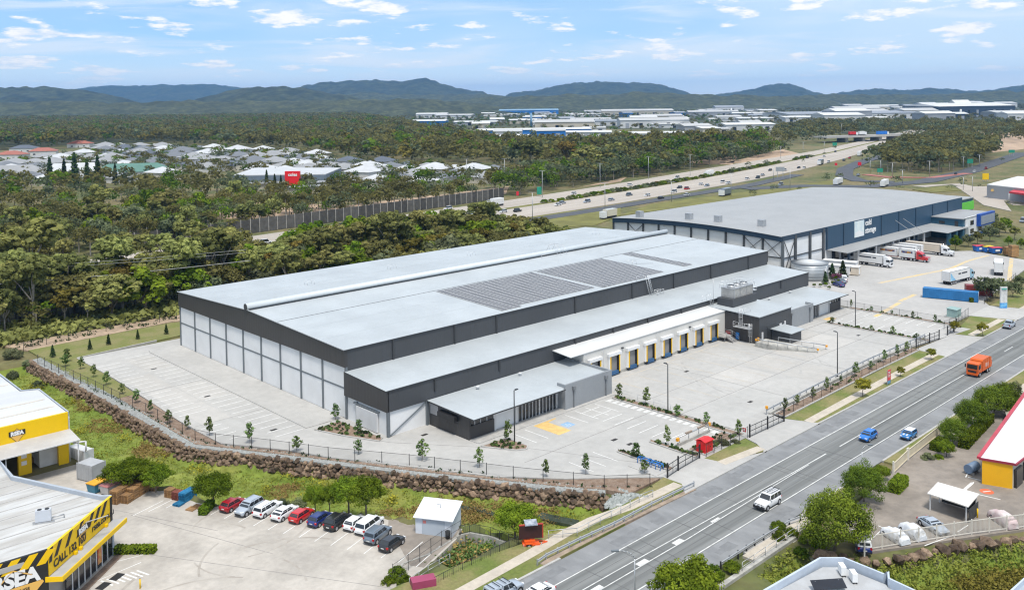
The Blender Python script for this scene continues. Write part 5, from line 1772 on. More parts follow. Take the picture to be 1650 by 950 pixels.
# -- trucks
def truck_wheels(t, xs, hw, r=0.5, w=0.5):
 for x in xs:
  for s in (-1, 1):
   add_wheel(t, x, s * (hw - w / 2), r, w)
def semi(label, xy, deg, z, cabc, boxc, L=12.5, H=3.9, cab=True, bonnet=False, chassis=M_TRIM, stripe=None, sc=0.9, group=None, flipname='semi_trailer', cat='truck', two=False, words=None, wordm=None, logo=None, bars=()):
 t = thing(flipname, label, cat, (xy[0], xy[1], z), R(deg), group, world=False)
 t.scale = (sc,) * 3
 hw = 1.25
 segs = [(0, L)] if not two else [(0, L * 0.55 - 0.4), (L * 0.55 + 0.4, L)]
 for x0, x1 in segs:
  o = MB();o.box(x0, x1, -hw, hw, 1.15, H);bx = o.build('trailer_box', boxc, t)
  o = MB()
  for x in (x0, x1):
   for s in (-1, 1):
    o.box(x - 0.05, x + 0.05, s * hw - 0.04, s * hw + 0.04, 1.12, H + 0.02)
  for s in (-1, 1):
   o.box(x0, x1, s * hw - 0.03, s * hw + 0.03, 1.08, 1.22)
   o.box(x0, x1, s * hw - 0.03, s * hw + 0.03, H - 0.06, H + 0.03)
  o.build('edge_rail', M_CHROME, bx)
  o = MB();o.box(x0 - 0.04, x0, -hw * 0.96, -0.03, 1.2, H - 0.08);o.box(x0 - 0.04, x0, 0.03, hw * 0.96, 1.2, H - 0.08);o.each('rear_door', boxc, bx)
  o = MB();o.box(x0 + 0.1, x1 - 0.1, -0.5, 0.5, 0.75, 1.14);o.build('chassis', chassis, t)
  truck_wheels(t, [x0 + 1.2, x0 + 2.4] + ([x0 + 3.6] if not two else []), hw)
  if stripe:
   for s in (-1, 1):
    o = MB();o.box(x0 + 0.8, x1 - 0.8, s * (hw + 0.012) - 0.01, s * (hw + 0.012) + 0.01, 2.6, 3.3);o.build('side_banner', stripe, bx)
  if logo:
   for s in (-1, 1):
    o = MB()
    o.add([(x0 + 0.3, s * (hw + 0.015), 1.25), (x0 + 3.6, s * (hw + 0.015), 1.25), (x0 + 2.4, s * (hw + 0.015), 2.1), (x0 + 0.5, s * (hw + 0.015), H - 0.3)], [(0, 1, 2, 3) if s < 0 else (3, 2, 1, 0)])
    o.build('side_graphic', logo, bx)
  for u0, u1 in bars:
   for s in (-1, 1):
    o = MB();o.box(x0 + (x1 - x0) * u0, x0 + (x1 - x0) * u1, s * (hw + .012) - .01, s * (hw + .012) + .01, 2.7, 3.15);o.build('lettering', M_LETTER, bx)
  if words:
   for s in (-1, 1):
    tx = text('lettering', words, 0.9, (0, 0, 0), (1, 0, 0), (0, 0, 1), wordm, None, 0.02, 0.01)
    tx.parent = bx
    tx.location = (x0 + (x1 - x0) * 0.40, -(hw + 0.02), 2.55) if s < 0 else (x0 + (x1 - x0) * 0.78, hw + 0.02, 2.55)
    tx.rotation_euler = (0, 0, 0 if s < 0 else PI)
 if cab:
  c0 = L + 0.3
  o = MB()
  if not bonnet:
   prof = [(c0, 0.75), (c0 + 2.3, 0.55), (c0 + 2.35, 1.75), (c0 + 2.1, 2.75), (c0 + 1.6, 3.15), (c0 + 0.9, 3.55), (c0, 3.6)]
  else:
   prof = [(c0, 0.9), (c0 + 4.0, 0.8), (c0 + 4.05, 1.75), (c0 + 2.5, 1.95), (c0 + 2.1, 2.75), (c0 + 1.2, 3.35), (c0, 3.6)]
  n = len(prof)
  o.loft([[(x, -1.15, zz) for x, zz in prof], [(x, 1.15, zz) for x, zz in prof]], 0, False)
  cb = o.build('cab', cabc, t)
  x1 = c0 + (2.36 if not bonnet else 2.5)
  x2 = c0 + (2.14 if not bonnet else 2.12)
  z1 = 1.85 if not bonnet else 2.0
  o = MB();quad_panel(o, ((x1, -1.05, z1), (x1, 1.05, z1), (x2, 1.05, 2.72), (x2, -1.05, 2.72)), 0.06, 0.02);o.build('windscreen', M_CARGLASS, cb)
  for s in (-1, 1):
   o = MB();o.box(c0 + 0.9, c0 + 1.95, s * 1.15 - 0.015, s * 1.15 + 0.015, 1.9, 2.6);o.build('side_window', M_CARGLASS, cb)
   o = MB();o.box(c0 + 2.0, c0 + 2.2, s * 1.4 - 0.1, s * 1.4 + 0.1, 1.8, 2.6);o.build('mirror', M_TRIM, cb)
  xf = prof[1][0]
  o = MB();o.box(xf - 0.1, xf + 0.12, -1.1, 1.1, 0.45, 0.95);o.build('bumper', M_CHROME if bonnet else cabc, cb)
  o = MB();o.box(xf - 0.02, xf + 0.09, -0.7, 0.7, 1.0, 1.6);o.build('grille', M_CHROME if bonnet else M_TRIM, cb)
  o = MB();o.box(c0 - 3.2, xf - 0.5, -0.45, 0.45, 0.6, 1.0);o.build('chassis', chassis, t)
  truck_wheels(t, [c0 - 1.6, c0 - 0.4, xf - 0.9], 1.2)
  if bonnet:
   for s in (-1, 1):
    o = MB();o.tube((c0 + 0.1, s * 1.1, 0.9), (c0 + 0.1, s * 1.1, 4.0), 0.09, 8);o.build('exhaust_stack', M_CHROME, cb)
 return t
M_TWHITE = mat('trailer_white', (0.66, 0.66, 0.65), 0.5, var=0.04, scale=0.3)
M_TCREAM = mat('trailer_cream', (0.60, 0.52, 0.42), 0.5, var=0.05, scale=0.3)
M_BANNER = mat('banner_print', (0.55, 0.25, 0.02), 0.5, c2=(0.03, 0.05, 0.16), scale=0.9)
M_LOGOBLUE = mat('logo_blue', (0.12, 0.36, 0.62), 0.5, c2=(0.35, 0.6, 0.75), scale=0.4)
M_LETTER = mat('letter_dark', (0.04, 0.045, 0.06), 0.5, var=0)
FY = 'trucks and trailers in the freight yard'
def along(head, tail, L):
 return math.degrees(math.atan2(head[1] - tail[1], head[0] - tail[0]))
def put_semi(label, front, deg, Ltot, **kw):
 """front: ground point of the nose"""
 c = (front[0] - math.cos(R(deg)) * Ltot * 0.9, front[1] - math.sin(R(deg)) * Ltot * 0.9)
 return semi(label, c, deg, 0.0, group=FY, **kw)
put_semi('white flat-front truck with white trailer backed to the dock nearest the canopy end', (188.5, -7.6), -90, 12.6, cabc=P_WHITE, boxc=M_TWHITE, L=10.0, bars=((0.2, 0.62), (0.66, 0.78)))
put_semi('red bonneted truck with two white banner trailers backed to the dock', (204.6, -12.2), -90, 17.3, cabc=P_RED, boxc=M_TWHITE, L=13.0, bonnet=True, chassis=mat('red_chassis', (0.4, 0.01, 0.015), 0.4, var=0), stripe=M_BANNER, two=True)
put_semi('white bonneted truck with cream trailer at the dock nearest the offices', (220.6, -13.6), -90, 16.6, cabc=P_WHITE, boxc=M_TCREAM, L=12.3, bonnet=True, words='2K', wordm=M_LETTER)
semi('plain white trailer without a cab standing between the red truck and the cream trailer', (210.5, 4.5), -90, 0, None, M_TWHITE, 11.5, cab=False, group=FY, flipname='trailer', cat='trailer')
semi('white trailer parked furthest under the canopy beside the cream one', (215.0, 4.0), -90, 0, None, M_TWHITE, 11.0, cab=False, group=FY, flipname='trailer', cat='trailer')
put_semi('pale blue truck with white trailer and blue graphic standing in the open yard', (187.5, -30.6), along((183.01,-30.11), (168.68,-28.26), 1), 15.2, cabc=mat('cab_pale_blue', (0.25, 0.42, 0.52), 0.35, var=0), boxc=M_TWHITE, L=12.0, H=4.1, logo=M_LOGOBLUE, bars=((0.42, 0.54), (0.58, 0.86)))
put_semi('white box truck seen from behind, half hidden by the pine trees', (206.92,-31.47), 18, 12.0, cabc=P_WHITE, boxc=M_TWHITE, L=9.0, H=4.2)
gt = semi('bright orange garbage truck driving on the road', (97.6, -63.8), 180, -0.12, None, mat('hopper_orange', (0.62, 0.11, 0.012), 0.4, var=0.06, scale=0.8), 1, cab=False, flipname='garbage_truck', cat='garbage truck')
for o in list(gt.children_recursive):
 bpy.data.objects.remove(o)
M_ORANGE = mat('hopper_orange', (0.62, 0.11, 0.012), 0.4)
o = MB()
pr = [(-3.4, 0.9), (-3.7, 1.6), (-3.3, 3.0), (-2.2, 3.3), (1.5, 3.25), (1.8, 3.0), (1.8, 0.9)]
o.loft([[(x, -1.2, z) for x, z in pr], [(x, 1.2, z) for x, z in pr]], 0, False)
o.build('hopper', M_ORANGE, gt)
o = MB()
for x in (-2.2, -1.0, 0.3, 1.4):
 for s in (-1, 1):
  o.box(x - 0.07, x + 0.07, s * 1.2 - 0.05, s * 1.2 + 0.05, 0.9, 3.2)
o.build('rib', M_ORANGE, gt)
o = MB()
pr = [(2.0, 0.8), (4.0, 0.7), (4.05, 1.6), (3.9, 2.75), (2.0, 2.85)]
o.loft([[(x, -1.15, z) for x, z in pr], [(x, 1.15, z) for x, z in pr]], 0, False)
cb = o.build('cab', M_ORANGE, gt)
o = MB();quad_panel(o, ((4.06, -1.05, 1.65), (4.06, 1.05, 1.65), (3.92, 1.05, 2.6), (3.92, -1.05, 2.6)), 0.06, 0.02);o.build('windscreen', M_CARGLASS, cb)
for s in (-1, 1):
 o = MB();o.box(2.5, 3.7, s * 1.15 - 0.015, s * 1.15 + 0.015, 1.7, 2.5);o.build('side_window', M_CARGLASS, cb)
 o = MB();o.box(3.9, 4.05, s * 1.38 - 0.1, s * 1.38 + 0.1, 1.8, 2.5);o.build('mirror', M_TRIM, cb)
 o = MB();o.box(-1.6, 0.2, s * 1.215 - 0.012, s * 1.215 + 0.012, 1.5, 2.3);o.build('side_emblem', mat('emblem_pale', (0.6, 0.35, 0.3), 0.5, var=0.1), gt)
o = MB();o.box(4.0, 4.18, -1.1, 1.1, 0.45, 0.9);o.build('bumper', M_ORANGE, cb)
o = MB();o.box(4.0, 4.1, -0.8, 0.8, 0.95, 1.35);o.build('grille', M_TRIM, cb)
o = MB();o.box(-3.3, 3.8, -0.5, 0.5, 0.55, 0.95);o.build('chassis', M_TRIM, gt)
truck_wheels(gt, [-2.4, -1.2, 3.1], 1.2)
car('sedan', P_BLUE, 'dark navy car parked beside the clipped bushes of the freight yard', (152.6, -8.6), 62, 0.0, 'cars by the freight yard garden')
car('sedan', P_GREY, 'grey car partly hidden between the navy car and the white ute', (157.2, -6.8), 62, 0.0, 'cars by the freight yard garden')
ute('white ute parked beside the portable site offices', (160.8, -6.2), 30, 0.0, P_WHITE, P_WHITE, group='cars by the freight yard garden')
# -- cars of the storage yard
ute('dark blue ute with white canopy parked behind the big roadside tree', (18.6, -78.2), 35, 0.0, P_BLUE, P_WHITE)
car('coupe', P_SILVER, 'silver sports coupe beside the covered cars at the white fence', (28.6, -82.4), -118, 0.0, name='parked_car')
M_COVER = mat('white_cover', (0.68, 0.70, 0.73), 0.75, var=0.10, scale=1.5, bump=0.3)
def covered(label, x, y, deg, m, L=4.0, Wd=1.8, H=1.3):
 t = thing('covered_car', label, 'covered car', (x, y, 0), R(deg), world=False)
 t.scale = (0.9,) * 3
 prof = [(-0.5, 0.55, 0.85), (-0.47, 0.8, 0.95), (-0.3, 0.95, 1.0), (-0.1, 1.0, 1.0), (0.12, 0.98, 1.0), (0.25, 0.72, 1.0), (0.42, 0.66, 0.95), (0.5, 0.45, 0.8)]
 b = MB()
 loops = []
 r = random.Random(int(x * 10))
 for u, h, w in prof:
  zt = H * h
  l = []
  for k in range(12):
   a = PI * k / 11
   l.append((u * L + r.uniform(-.03, .03), math.cos(a) * Wd / 2 * w * (1.0 if k in (0, 11) else 0.95), 0.12 + (zt - 0.12) * min(1, math.sin(a) * 1.35) + r.uniform(-.03, .03)))
  loops.append(l)
 b.loft(loops, 0, True)
 b.build('cover', m, t)
 for x_ in (-1.2, 1.2):
  for s in (-1, 1):
   add_wheel(t, x_, s * (Wd / 2 - 0.16), 0.3, 0.18)
 return t
covered('car under a white sheet at the end of the covered pair by the white fence', 23.0, -80.2, 65, M_COVER)
covered('car under a loose white cover next to the silver coupe', 25.4, -81.2, 60, M_COVER, 4.0, 1.8, 1.4)
covered('car under a pinkish sheet behind the white fence', 36.2, -87.6, 55, mat('pink_cover', (0.55, 0.42, 0.42), 0.8, c2=(0.62, 0.56, 0.54), scale=0.7, bump=0.3), 4.4, 1.8, 1.5)
def boat(label, x, y, deg, hull, inner, z=0.0):
 t = thing('boat_on_trailer', label, 'boat', (x, y, z), R(deg), world=False)
 t.scale = (0.95,) * 3
 b = MB()
 loops = []
 for xx, w, zk, zg in ((-2.4, 0.95, 0.75, 1.45), (-1.0, 1.02, 0.68, 1.45), (0.6, 0.95, 0.72, 1.5), (1.8, 0.6, 0.9, 1.6), (2.6, 0.08, 1.3, 1.72)):
  loops.append([(xx, -w, zg), (xx, -w * 0.85, (zk + zg) / 2), (xx, 0, zk), (xx, w * 0.85, (zk + zg) / 2), (xx, w, zg), (xx, w * 0.8, zg - 0.02), (xx, 0, zg - 0.1), (xx, -w * 0.8, zg - 0.02)])
 b.loft(loops, 0, True)
 h = b.build('hull', hull, t)
 b = MB();b.box(-1.9, 0.2, -0.65, 0.65, 1.36, 1.5);b.build('deck', inner, h)
 b = MB();b.box(-0.4, 0.3, -0.4, 0.4, 1.4, 2.0);b.build('console', P_WHITE, h)
 b = MB();b.box(0.25, 0.35, -0.45, 0.45, 1.95, 2.35);b.build('windscreen', M_CARGLASS, h)
 b = MB();b.box(-2.75, -2.4, -0.2, 0.2, 0.9, 1.95);b.build('outboard_motor', M_TRIM, t)
 b = MB()
 for s in (-1, 1):
  b.bar((-2.2, s * 0.6, 0.55), (1.6, s * 0.5, 0.55), 0.1, 0.1)
 b.bar((1.6, -0.5, 0.55), (3.2, 0, 0.55), 0.1, 0.1)
 b.bar((1.6, 0.5, 0.55), (3.2, 0, 0.55), 0.1, 0.1)
 b.bar((-1, -0.9, 0.4), (-1, 0.9, 0.4), 0.1, 0.1)
 b.build('trailer_frame', M_STEEL, t)
 for s in (-1, 1):
  add_wheel(t, -1.0, s * 0.95, 0.3, 0.2)
 return t
p = (72.83,-77.03)
boat('cream open boat on a trailer beside the hedge', p[0], p[1] - 0.2, 200, mat('hull_cream', (0.45, 0.43, 0.38), 0.35), M_TCREAM)
p = (80.51,-76.3)
boat('blue boat on a trailer behind the cream boat', p[0] + 0.4, p[1] - 0.4, 205, mat('hull_blue', (0.02, 0.10, 0.35), 0.3), P_WHITE)
# -- yellow shop with the striped sign boards
M_SHOPROOF = mat('weathered_roof', (0.50, 0.50, 0.49), 0.6, c2=(0.38, 0.365, 0.34), scale=0.35, fine=(1.5, 0.06), stretch=(0.25, 1.4, 1))
M_PARAPET = mat('parapet_bluegrey', (0.36, 0.40, 0.45), 0.55, var=0.08, scale=0.5)
M_SIGNY = mat('sign_yellow', (0.80, 0.50, 0.0), 0.45, var=0.03)
M_SIGNK = mat('sign_black', (0.018, 0.018, 0.018), 0.5, var=0)
M_SIGNW = mat('sign_white', (0.75, 0.75, 0.74), 0.5, var=0)
M_SIGNT = mat('sign_tan', (0.72, 0.42, 0.10), 0.5, var=0)
ZT, ZB = 6.25, 3.45
A_ = Vector((-43.5, -16.9, 0));B_ = Vector((-52.9, -25.3, 0))
Dm = (A_ - B_).normalized()                       # along the long sign board, away from the camera
Nm = Vector((Dm.y, -Dm.x, 0))                     # outward
shop = thing('shop_building', 'flat-roofed shop with yellow and black striped sign boards at the corner', 'shop', (-50, -15, -0.8))
roofp = [(B_.x, B_.y), (A_.x, A_.y), (-44.2, -16.0), (-50.1, -2.2), (-49.8, 4.4), (-75, 4.4), (-75, -25.6), (-60, -25.2)]
b = MB();b.prism(roofp, 5.2, 5.72);b.build('roof', M_SHOPROOF, shop)
b = MB();b.prism([(-50.4, -22.6), (-44.0, -16.9), (-44.9, -16.0), (-50.6, -2.6), (-50.3, 4.0), (-74, 4.0), (-74, -23.5), (-57, -24)], -0.8, 5.2);b.build('wall', M_CONC_OLD, shop)
b = MB()
ribbon(b, [(A_.x + 0.1, A_.y + 0.2), (-44.3, -15.9), (-50.1, -2.2), (-49.8, 4.4), (-75, 4.6)], 0.35, 4.0, 6.2)
b.build('parapet', M_PARAPET, shop)
r_ = random.Random(4)
for k in range(9):                                 # seams of the roof sheets
 y = -1.5 - k * 2.4
 b = MB();xe = -50.4 - (0.43 * (-2.2 - y) * -1) if y < -2.2 else -50.4
 b.bar((min(-45.2, -50.0 + (-2.2 - y) * 0.42), y, 5.74), (-74, y, 5.74), 0.14, 0.05);b.build('roof_seam', mat('seam_grey', (0.40, 0.39, 0.375), 0.6, var=0.15), shop)
def board(p, q, z0, z1, m, name, parent, out=0.0, th=0.12):
 d = (q - p).normalized();n = Vector((d.y, -d.x, 0))
 bb = MB()
 a, c = p + n * out, q + n * out
 bb.prism([(a.x, a.y), (c.x, c.y), (c.x - n.x * th, c.y - n.y * th), (a.x - n.x * th, a.y - n.y * th)], z0, z1)
 return bb.build(name, m, parent)
def para(origin, d, u0, u1, w0, w1, n, out, m, name, parent, z):
 """flat stripe: parallelogram on a sign board"""
 bb = MB()
 pts = [(u0, w0), (u0 + u1, w0), (u0 + u1 + n, w1), (u0 + n, w1)]
 nn = Vector((d.y, -d.x, 0))
 vs = []
 for o in (out, out - 0.03):
  for u, v in pts:
   p = origin + d * u + nn * o
   vs.append((p.x, p.y, z + v))
 bb.add(vs, [(0, 1, 2, 3), (7, 6, 5, 4), (1, 0, 4, 5), (2, 1, 5, 6), (3, 2, 6, 7), (0, 3, 7, 4)])
 return bb.build(name, m, parent)
LB = (A_ - B_).length
sb = board(B_, A_, ZB, ZT, M_SIGNY, 'sign_board', shop, 0.12, 0.3)
for k in range(2):
 para(B_, Dm, 0.0 if k == 0 else LB - 0.55, 0.5, 0.0 if k else 1.3, 2.78, 0.0 if k else 0.3, 0.145, M_SIGNK, 'stripe', sb, ZB)
for u in (0.9, 2.9, 5.05, 7.2, 8.6, 10.0):
 para(B_, Dm, u, 0.62, 1.45 if u < 11 else 0.8, 2.78, 0.95, 0.145, M_SIGNK, 'stripe', sb, ZB)
U = tuple(Dm);V = (0, 0, 1)
o = B_ + Dm * 0.75 + Nm * 0.15
text('lettering', 'CALL 132 100', 1.12, (o.x, o.y, ZB + 0.42), U, V, M_SIGNK, sb, 0.035, 0.01, spacing=0.92)
o = B_ + Dm * 8.15 + Nm * 0.15
text('lettering', 'rsea.com.au', 1.1, (o.x, o.y, ZB + 0.62), U, V, M_SIGNK, sb, 0.02, 0.01, spacing=0.9)
def diamond(c, d, s, z, parent, sub, out):
 n = Vector((d.y, -d.x, 0))
 for sc_, m, oo in ((1.0, M_SIGNK, out), (0.93, M_SIGNT, out + 0.02)):
  bb = MB()
  vs = []
  for o2 in (oo, oo - 0.03):
   for u, v in ((-1.0, -0.05), (0, -1.25), (1.0, -0.05), (0, 0.95)):
    p = c + d * (u * s * sc_) + n * o2
    vs.append((p.x, p.y, z + v * s * sc_))
  bb.add(vs, [(0, 1, 2, 3), (7, 6, 5, 4), (1, 0, 4, 5), (2, 1, 5, 6), (3, 2, 6, 7), (0, 3, 7, 4)])
  bb.build('diamond_emblem', m, parent)
 p = c + n * (out + 0.045)
 bb = MB()
 vs = []
 for o2 in (out + 0.04, out):
  for u, v in ((-1.12, -0.12), (1.12, -0.12), (1.12, 0.62), (-1.12, 0.62)):
   q = c + d * (u * s) + n * o2
   vs.append((q.x, q.y, z + v * s))
 bb.add(vs, [(0, 1, 2, 3), (7, 6, 5, 4), (1, 0, 4, 5), (2, 1, 5, 6), (3, 2, 6, 7), (0, 3, 7, 4)])
 bb.build('emblem_band', M_SIGNK, parent)
 text('lettering', 'RSEA', 0.78 * s, (p.x, p.y, z - 0.02 * s), tuple(d), V, M_SIGNW, parent, 0.05 * s, 0.012, 'CENTER')
 if sub:
  text('lettering', 'SAFETY', 0.30 * s, (p.x, p.y, z - 0.50 * s), tuple(d), V, M_SIGNK, parent, 0.012, 0.012, 'CENTER')
diamond(B_ + Dm * 6.35, Dm, 1.0, ZB + 1.65, sb, True, 0.14)
Dl = Vector((1, 0.0, 0));Dl = Vector((0.998, -0.06, 0)).normalized()
L0 = B_ - Dl * 13
sb2 = board(L0, B_, 0.9, ZT, M_SIGNK, 'sign_board', shop, 0.1, 0.3)
for k in range(8):
 para(L0, Dl, 11.9 - k * 1.62, 0.85, 4.0, 5.3, 1.0, 0.13, M_SIGNY, 'stripe', sb2, 0.9)
board(L0, B_ - Dl * 0.05, 0.9, 2.0, M_SIGNY, 'yellow_band', shop, 0.14, 0.2)
cN = Vector((Dl.y, -Dl.x, 0))
c_ = B_ - Dl * 3.05
bb = MB();vs = []
for o2 in (0.2, 0.14):
 for u, v in ((-2.6, 2.25), (0.0, -0.4), (2.6, 2.25), (2.45, 2.45), (-2.45, 2.45)):
  q = c_ + Dl * u + cN * o2
  vs.append((q.x, q.y, 0.9 + v))
bb.add(vs, [(0, 1, 2, 3, 4), (9, 8, 7, 6, 5), (1, 0, 5, 6), (2, 1, 6, 7), (3, 2, 7, 8), (4, 3, 8, 9), (0, 4, 9, 5)])
bb.build('tan_emblem', M_SIGNT, sb2)
for (u0, v0, u1, v1) in ((-0.2, 4.25, -1.3, 3.3), (-0.2, 4.25, 1.0, 3.6), (1.0, 3.6, 1.5, 3.3)):
 q0 = c_ + Dl * u0 + cN * 0.16;q1 = c_ + Dl * u1 + cN * 0.16
 bb = MB();bb.bar((q0.x, q0.y, 0.9 + v0), (q1.x, q1.y, 0.9 + v1), 0.04, 0.13);bb.build('emblem_outline', M_SIGNT, sb2)
q = c_ + cN * 0.16 + Dl * 0.0
text('lettering', 'RSEA', 2.05, (q.x, q.y, 3.5), tuple(Dl), V, M_SIGNW, sb2, 0.09, 0.02, 'CENTER', 0.95)
q = c_ + cN * 0.22
text('lettering', 'ALL THINGS', 0.46, (q.x, q.y, 2.75), tuple(Dl), V, M_SIGNK, sb2, 0.012, 0.01, 'CENTER')
text('lettering', 'SAFETY', 0.75, (q.x, q.y, 2.05), tuple(Dl), V, M_SIGNK, sb2, 0.02, 0.01, 'CENTER')
cp = [Vector((-42.1, -17.7, 0)), Vector((-51.9, -26.5, 0)), Vector((-53.2, -25.4, 0))]
b = MB();b.prism([(A_.x, A_.y), (cp[0].x, cp[0].y), (cp[1].x, cp[1].y), (cp[2].x, cp[2].y), (B_.x, B_.y)], 3.25, 3.38);can = b.build('canopy', mat('canopy_grey', (0.36, 0.36, 0.36), 0.6, var=0.08), shop)
b = MB();ribbon(b, [(p.x, p.y) for p in cp], 0.14, 2.95, 3.46);b.build('yellow_fascia', M_SIGNY, can)
b = MB()
for u in (4.6, 5.6, 10.9):
 q = B_ + Dm * u + Nm * 0.3
 b.obox(q.x, q.y, 3.4, 3.7, 0.35, 0.3, math.atan2(Dm.y, Dm.x))
b.each('sign_lamp', M_SIGNY, shop)
G0 = A_ - Nm * 0.05;wallN = Nm
GL_ = 9.6
for k in range(8):
 u0 = GL_ * k / 8
 p0 = A_ - Dm * (u0 + 0.1);p1 = A_ - Dm * (u0 + GL_ / 8 - 0.08)
 board(p1, p0, -0.7, 2.75, M_GLASS, 'window', shop, 0.02, 0.1)
 board(A_ - Dm * (u0 + 0.08), A_ - Dm * (u0 - 0.06), -0.8, 2.95, M_ALU, 'window_frame', shop, 0.08, 0.2)
board(A_ - Dm * GL_, A_, 2.75, 3.25, M_ALU, 'window_head', shop, 0.08, 0.2)
board(A_ - Dm * 3.3, A_ - Dm * 2.3, -0.3, 2.2, mat('window_poster', (0.55, 0.12, 0.06), 0.5, c2=(0.6, 0.35, 0.12), scale=1.5), 'poster', shop, 0.05, 0.04)
board(A_ - Dm * 0.1, A_ + Dm * 0.25, -0.8, 3.3, M_PARAPET, 'corner_post', shop, 0.1, 0.3)
b = MB()
ribbon(b, [(-42.6, -17.2), (-49.3, -23.2)], 0.9, -0.82, -0.76)
structure('shop_footing', b, M_MULCH)
b = MB()
for k in range(7):
 p = Vector((-46.6, -21.9, 0)) + Vector((0.62, -0.1, 0)) * k
 b.bar((p.x, p.y, -0.794), (p.x + 0.6, p.y - 1.9, -0.794), 0.22, 0.012)
b.bar((-46.9, -21.6, -0.794), (-41.8, -21.0, -0.794), 0.1, 0.012)
b.bar((-44.6, -18.6, -0.794), (-40.2, -19.6, -0.794), 0.1, 0.012)
structure('parking_lines', b, M_WORN)
bp = (-44.09,-26.57)
t = thing('bollard', 'yellow bollard on the hatched bay outside the shop', 'bollard', (bp[0], bp[1], -0.8))
b = MB();b.tube((bp[0], bp[1], -0.8), (bp[0], bp[1], 0.25), 0.08, 10);b.build('post', M_SIGNY, t)
b = MB();b.tube((bp[0], bp[1], 0.25), (bp[0], bp[1], 0.29), 0.06, 10);b.build('cap', M_SIGNK, t)
for cx_, cy_ in ((-46.8, -23.2), (-45.0, -22.3)):
 t = thing('entry_mat', 'dark rubber mat at the shop door', 'mat', (cx_, cy_, -0.79), group='dark mats at the shop door')
 b = MB();b.obox(cx_, cy_, -0.80, -0.775, 1.5, 1.0, 0.55);b.build('mat_surface', M_RUBBER, t)
t = thing('air_conditioner', 'twin-fan air conditioner standing on the shop roof', 'air conditioner', (-50.9, -17.2, 5.7))
M_ACW = mat('ac_casing', (0.52, 0.55, 0.60), 0.45, var=0.05)
b = MB();b.obox(-50.9, -17.2, 5.85, 7.15, 1.55, 0.55, R(-25));b.build('casing', M_ACW, t)
for s in (-0.38, 0.38):
 b = MB();c2, s2 = math.cos(R(-25)), math.sin(R(-25))
 b.tube((-50.9 + s * c2, -17.2 + s * s2, 7.15), (-50.9 + s * c2, -17.2 + s * s2, 7.2), 0.24, 12);b.build('fan_grille', M_BLACK, t)
b = MB();b.obox(-50.9, -17.2, 5.7, 5.85, 2.2, 0.12, R(-25));b.obox(-51.0, -17.6, 5.7, 5.84, 2.2, 0.12, R(-25));b.each('skid', M_STEEL, t)
b = MB();b.path([(-50.1, -17.5, 6.1), (-48.9, -17.7, 6.1), (-48.9, -17.7, 5.75)], 0.07, 6);b.build('pipe', M_STEEL, t)
# -- yellow warehouse with awning behind the shop
rw = thing('yellow_warehouse', 'warehouse with yellow fascia, pale roof and open roller doors behind the shop', 'warehouse', (-44, 15, -0.8))
b = MB()
b.prism([(-38.2, 15.2), (-37.9, 29.8), (-40.2, 31.0), (-40.1, 60), (-80, 60), (-80, 15.2)], 6.2, 6.9);b.build('roof', mat('pale_roof', (0.56, 0.575, 0.585), 0.5, c2=(0.49, 0.50, 0.51), scale=0.2, stretch=(0.2, 1.0, 1)), rw)
b = MB()
for y in (19.5, 24.0, 36, 44):
 b.bar((-38.6 if y < 30 else -40.6, y, 6.92), (-80, y, 6.92), 0.5, 0.05)
b.each('roof_strip', mat('old_skylight', (0.50, 0.46, 0.40), 0.6, var=0.1), rw)
b = MB();ribbon(b, [(-38.05, 15.1), (-37.8, 29.9), (-40.0, 31.1), (-39.95, 60)], 0.18, 6.5, 7.05);b.build('gutter', M_PARAPET, rw)
b = MB();b.prism([(-38.4, 15.6), (-38.1, 29.7), (-40.4, 30.8), (-40.4, 59.8), (-79, 59.8), (-79, 24), (-42, 24), (-42, 15.6)], -0.8, 6.2);b.build('side_wall', mat('pale_wall', (0.55, 0.55, 0.53), 0.7, var=0.1), rw)
b = MB();b.box(-80, -38.2, 14.8, 15.2, 4.4, 7.05);fy = b.build('yellow_fascia', M_SIGNY, rw)
diamond(Vector((-45.0, 14.8, 0)), Vector((1, 0, 0)), 0.95, 5.55, fy, False, 0.04)
for x0, x1 in ((-39.6, -38.2), (-44.9, -43.2), (-50.5, -49.0)):
 b = MB();b.box(x0, x1, 14.9, 15.5, -0.8, 4.4);b.build('yellow_pier', M_SIGNY, rw)
b = MB();b.box(-43.2, -39.6, 15.1, 15.3, 3.0, 4.4);b.build('roller_door', M_ROLLER, rw)
b = MB();b.box(-52, -38.4, 15.5, 24, -0.8, -0.76);b.build('floor', M_CONC_OLD, rw)
b = MB();b.slab((-58, 10.4, 4.15), (-38.0, 10.4, 4.15), (-38.0, 14.8, 4.55), (-58, 14.8, 4.55), 0.08);aw = b.build('awning', mat('awning_sheet', (0.47, 0.46, 0.44), 0.6, c2=(0.40, 0.385, 0.37), scale=0.3), rw)
b = MB();b.bar((-58, 10.4, 4.1), (-38.0, 10.4, 4.1), 0.1, 0.16);b.build('awning_beam', M_ALU, aw)
for x in (-38.15, -47.5):
 b = MB();b.tube((x, 10.9, -0.8), (x, 10.9, 4.1), 0.08, 8);b.build('awning_post', M_ALU, aw)
b = MB();b.path([(-38.15, 13.2, 2.9), (-36.6, 12.5, 2.9), (-36.6, 12.5, 1.4)], 0.13, 8);b.tube((-38.0, 15.3, -0.8), (-38.0, 15.3, 6.5), 0.14, 8);b.each('downpipe', M_ALU, rw)
for k, (x, z) in enumerate(((-44.2, 1.9), (-44.2, 0.9))):
 b = MB();b.box(x - 0.35, x + 0.35, 14.86, 14.9, z, z + 0.6);b.build('wall_notice', M_SIGNW, rw)
rr_ = random.Random(2)
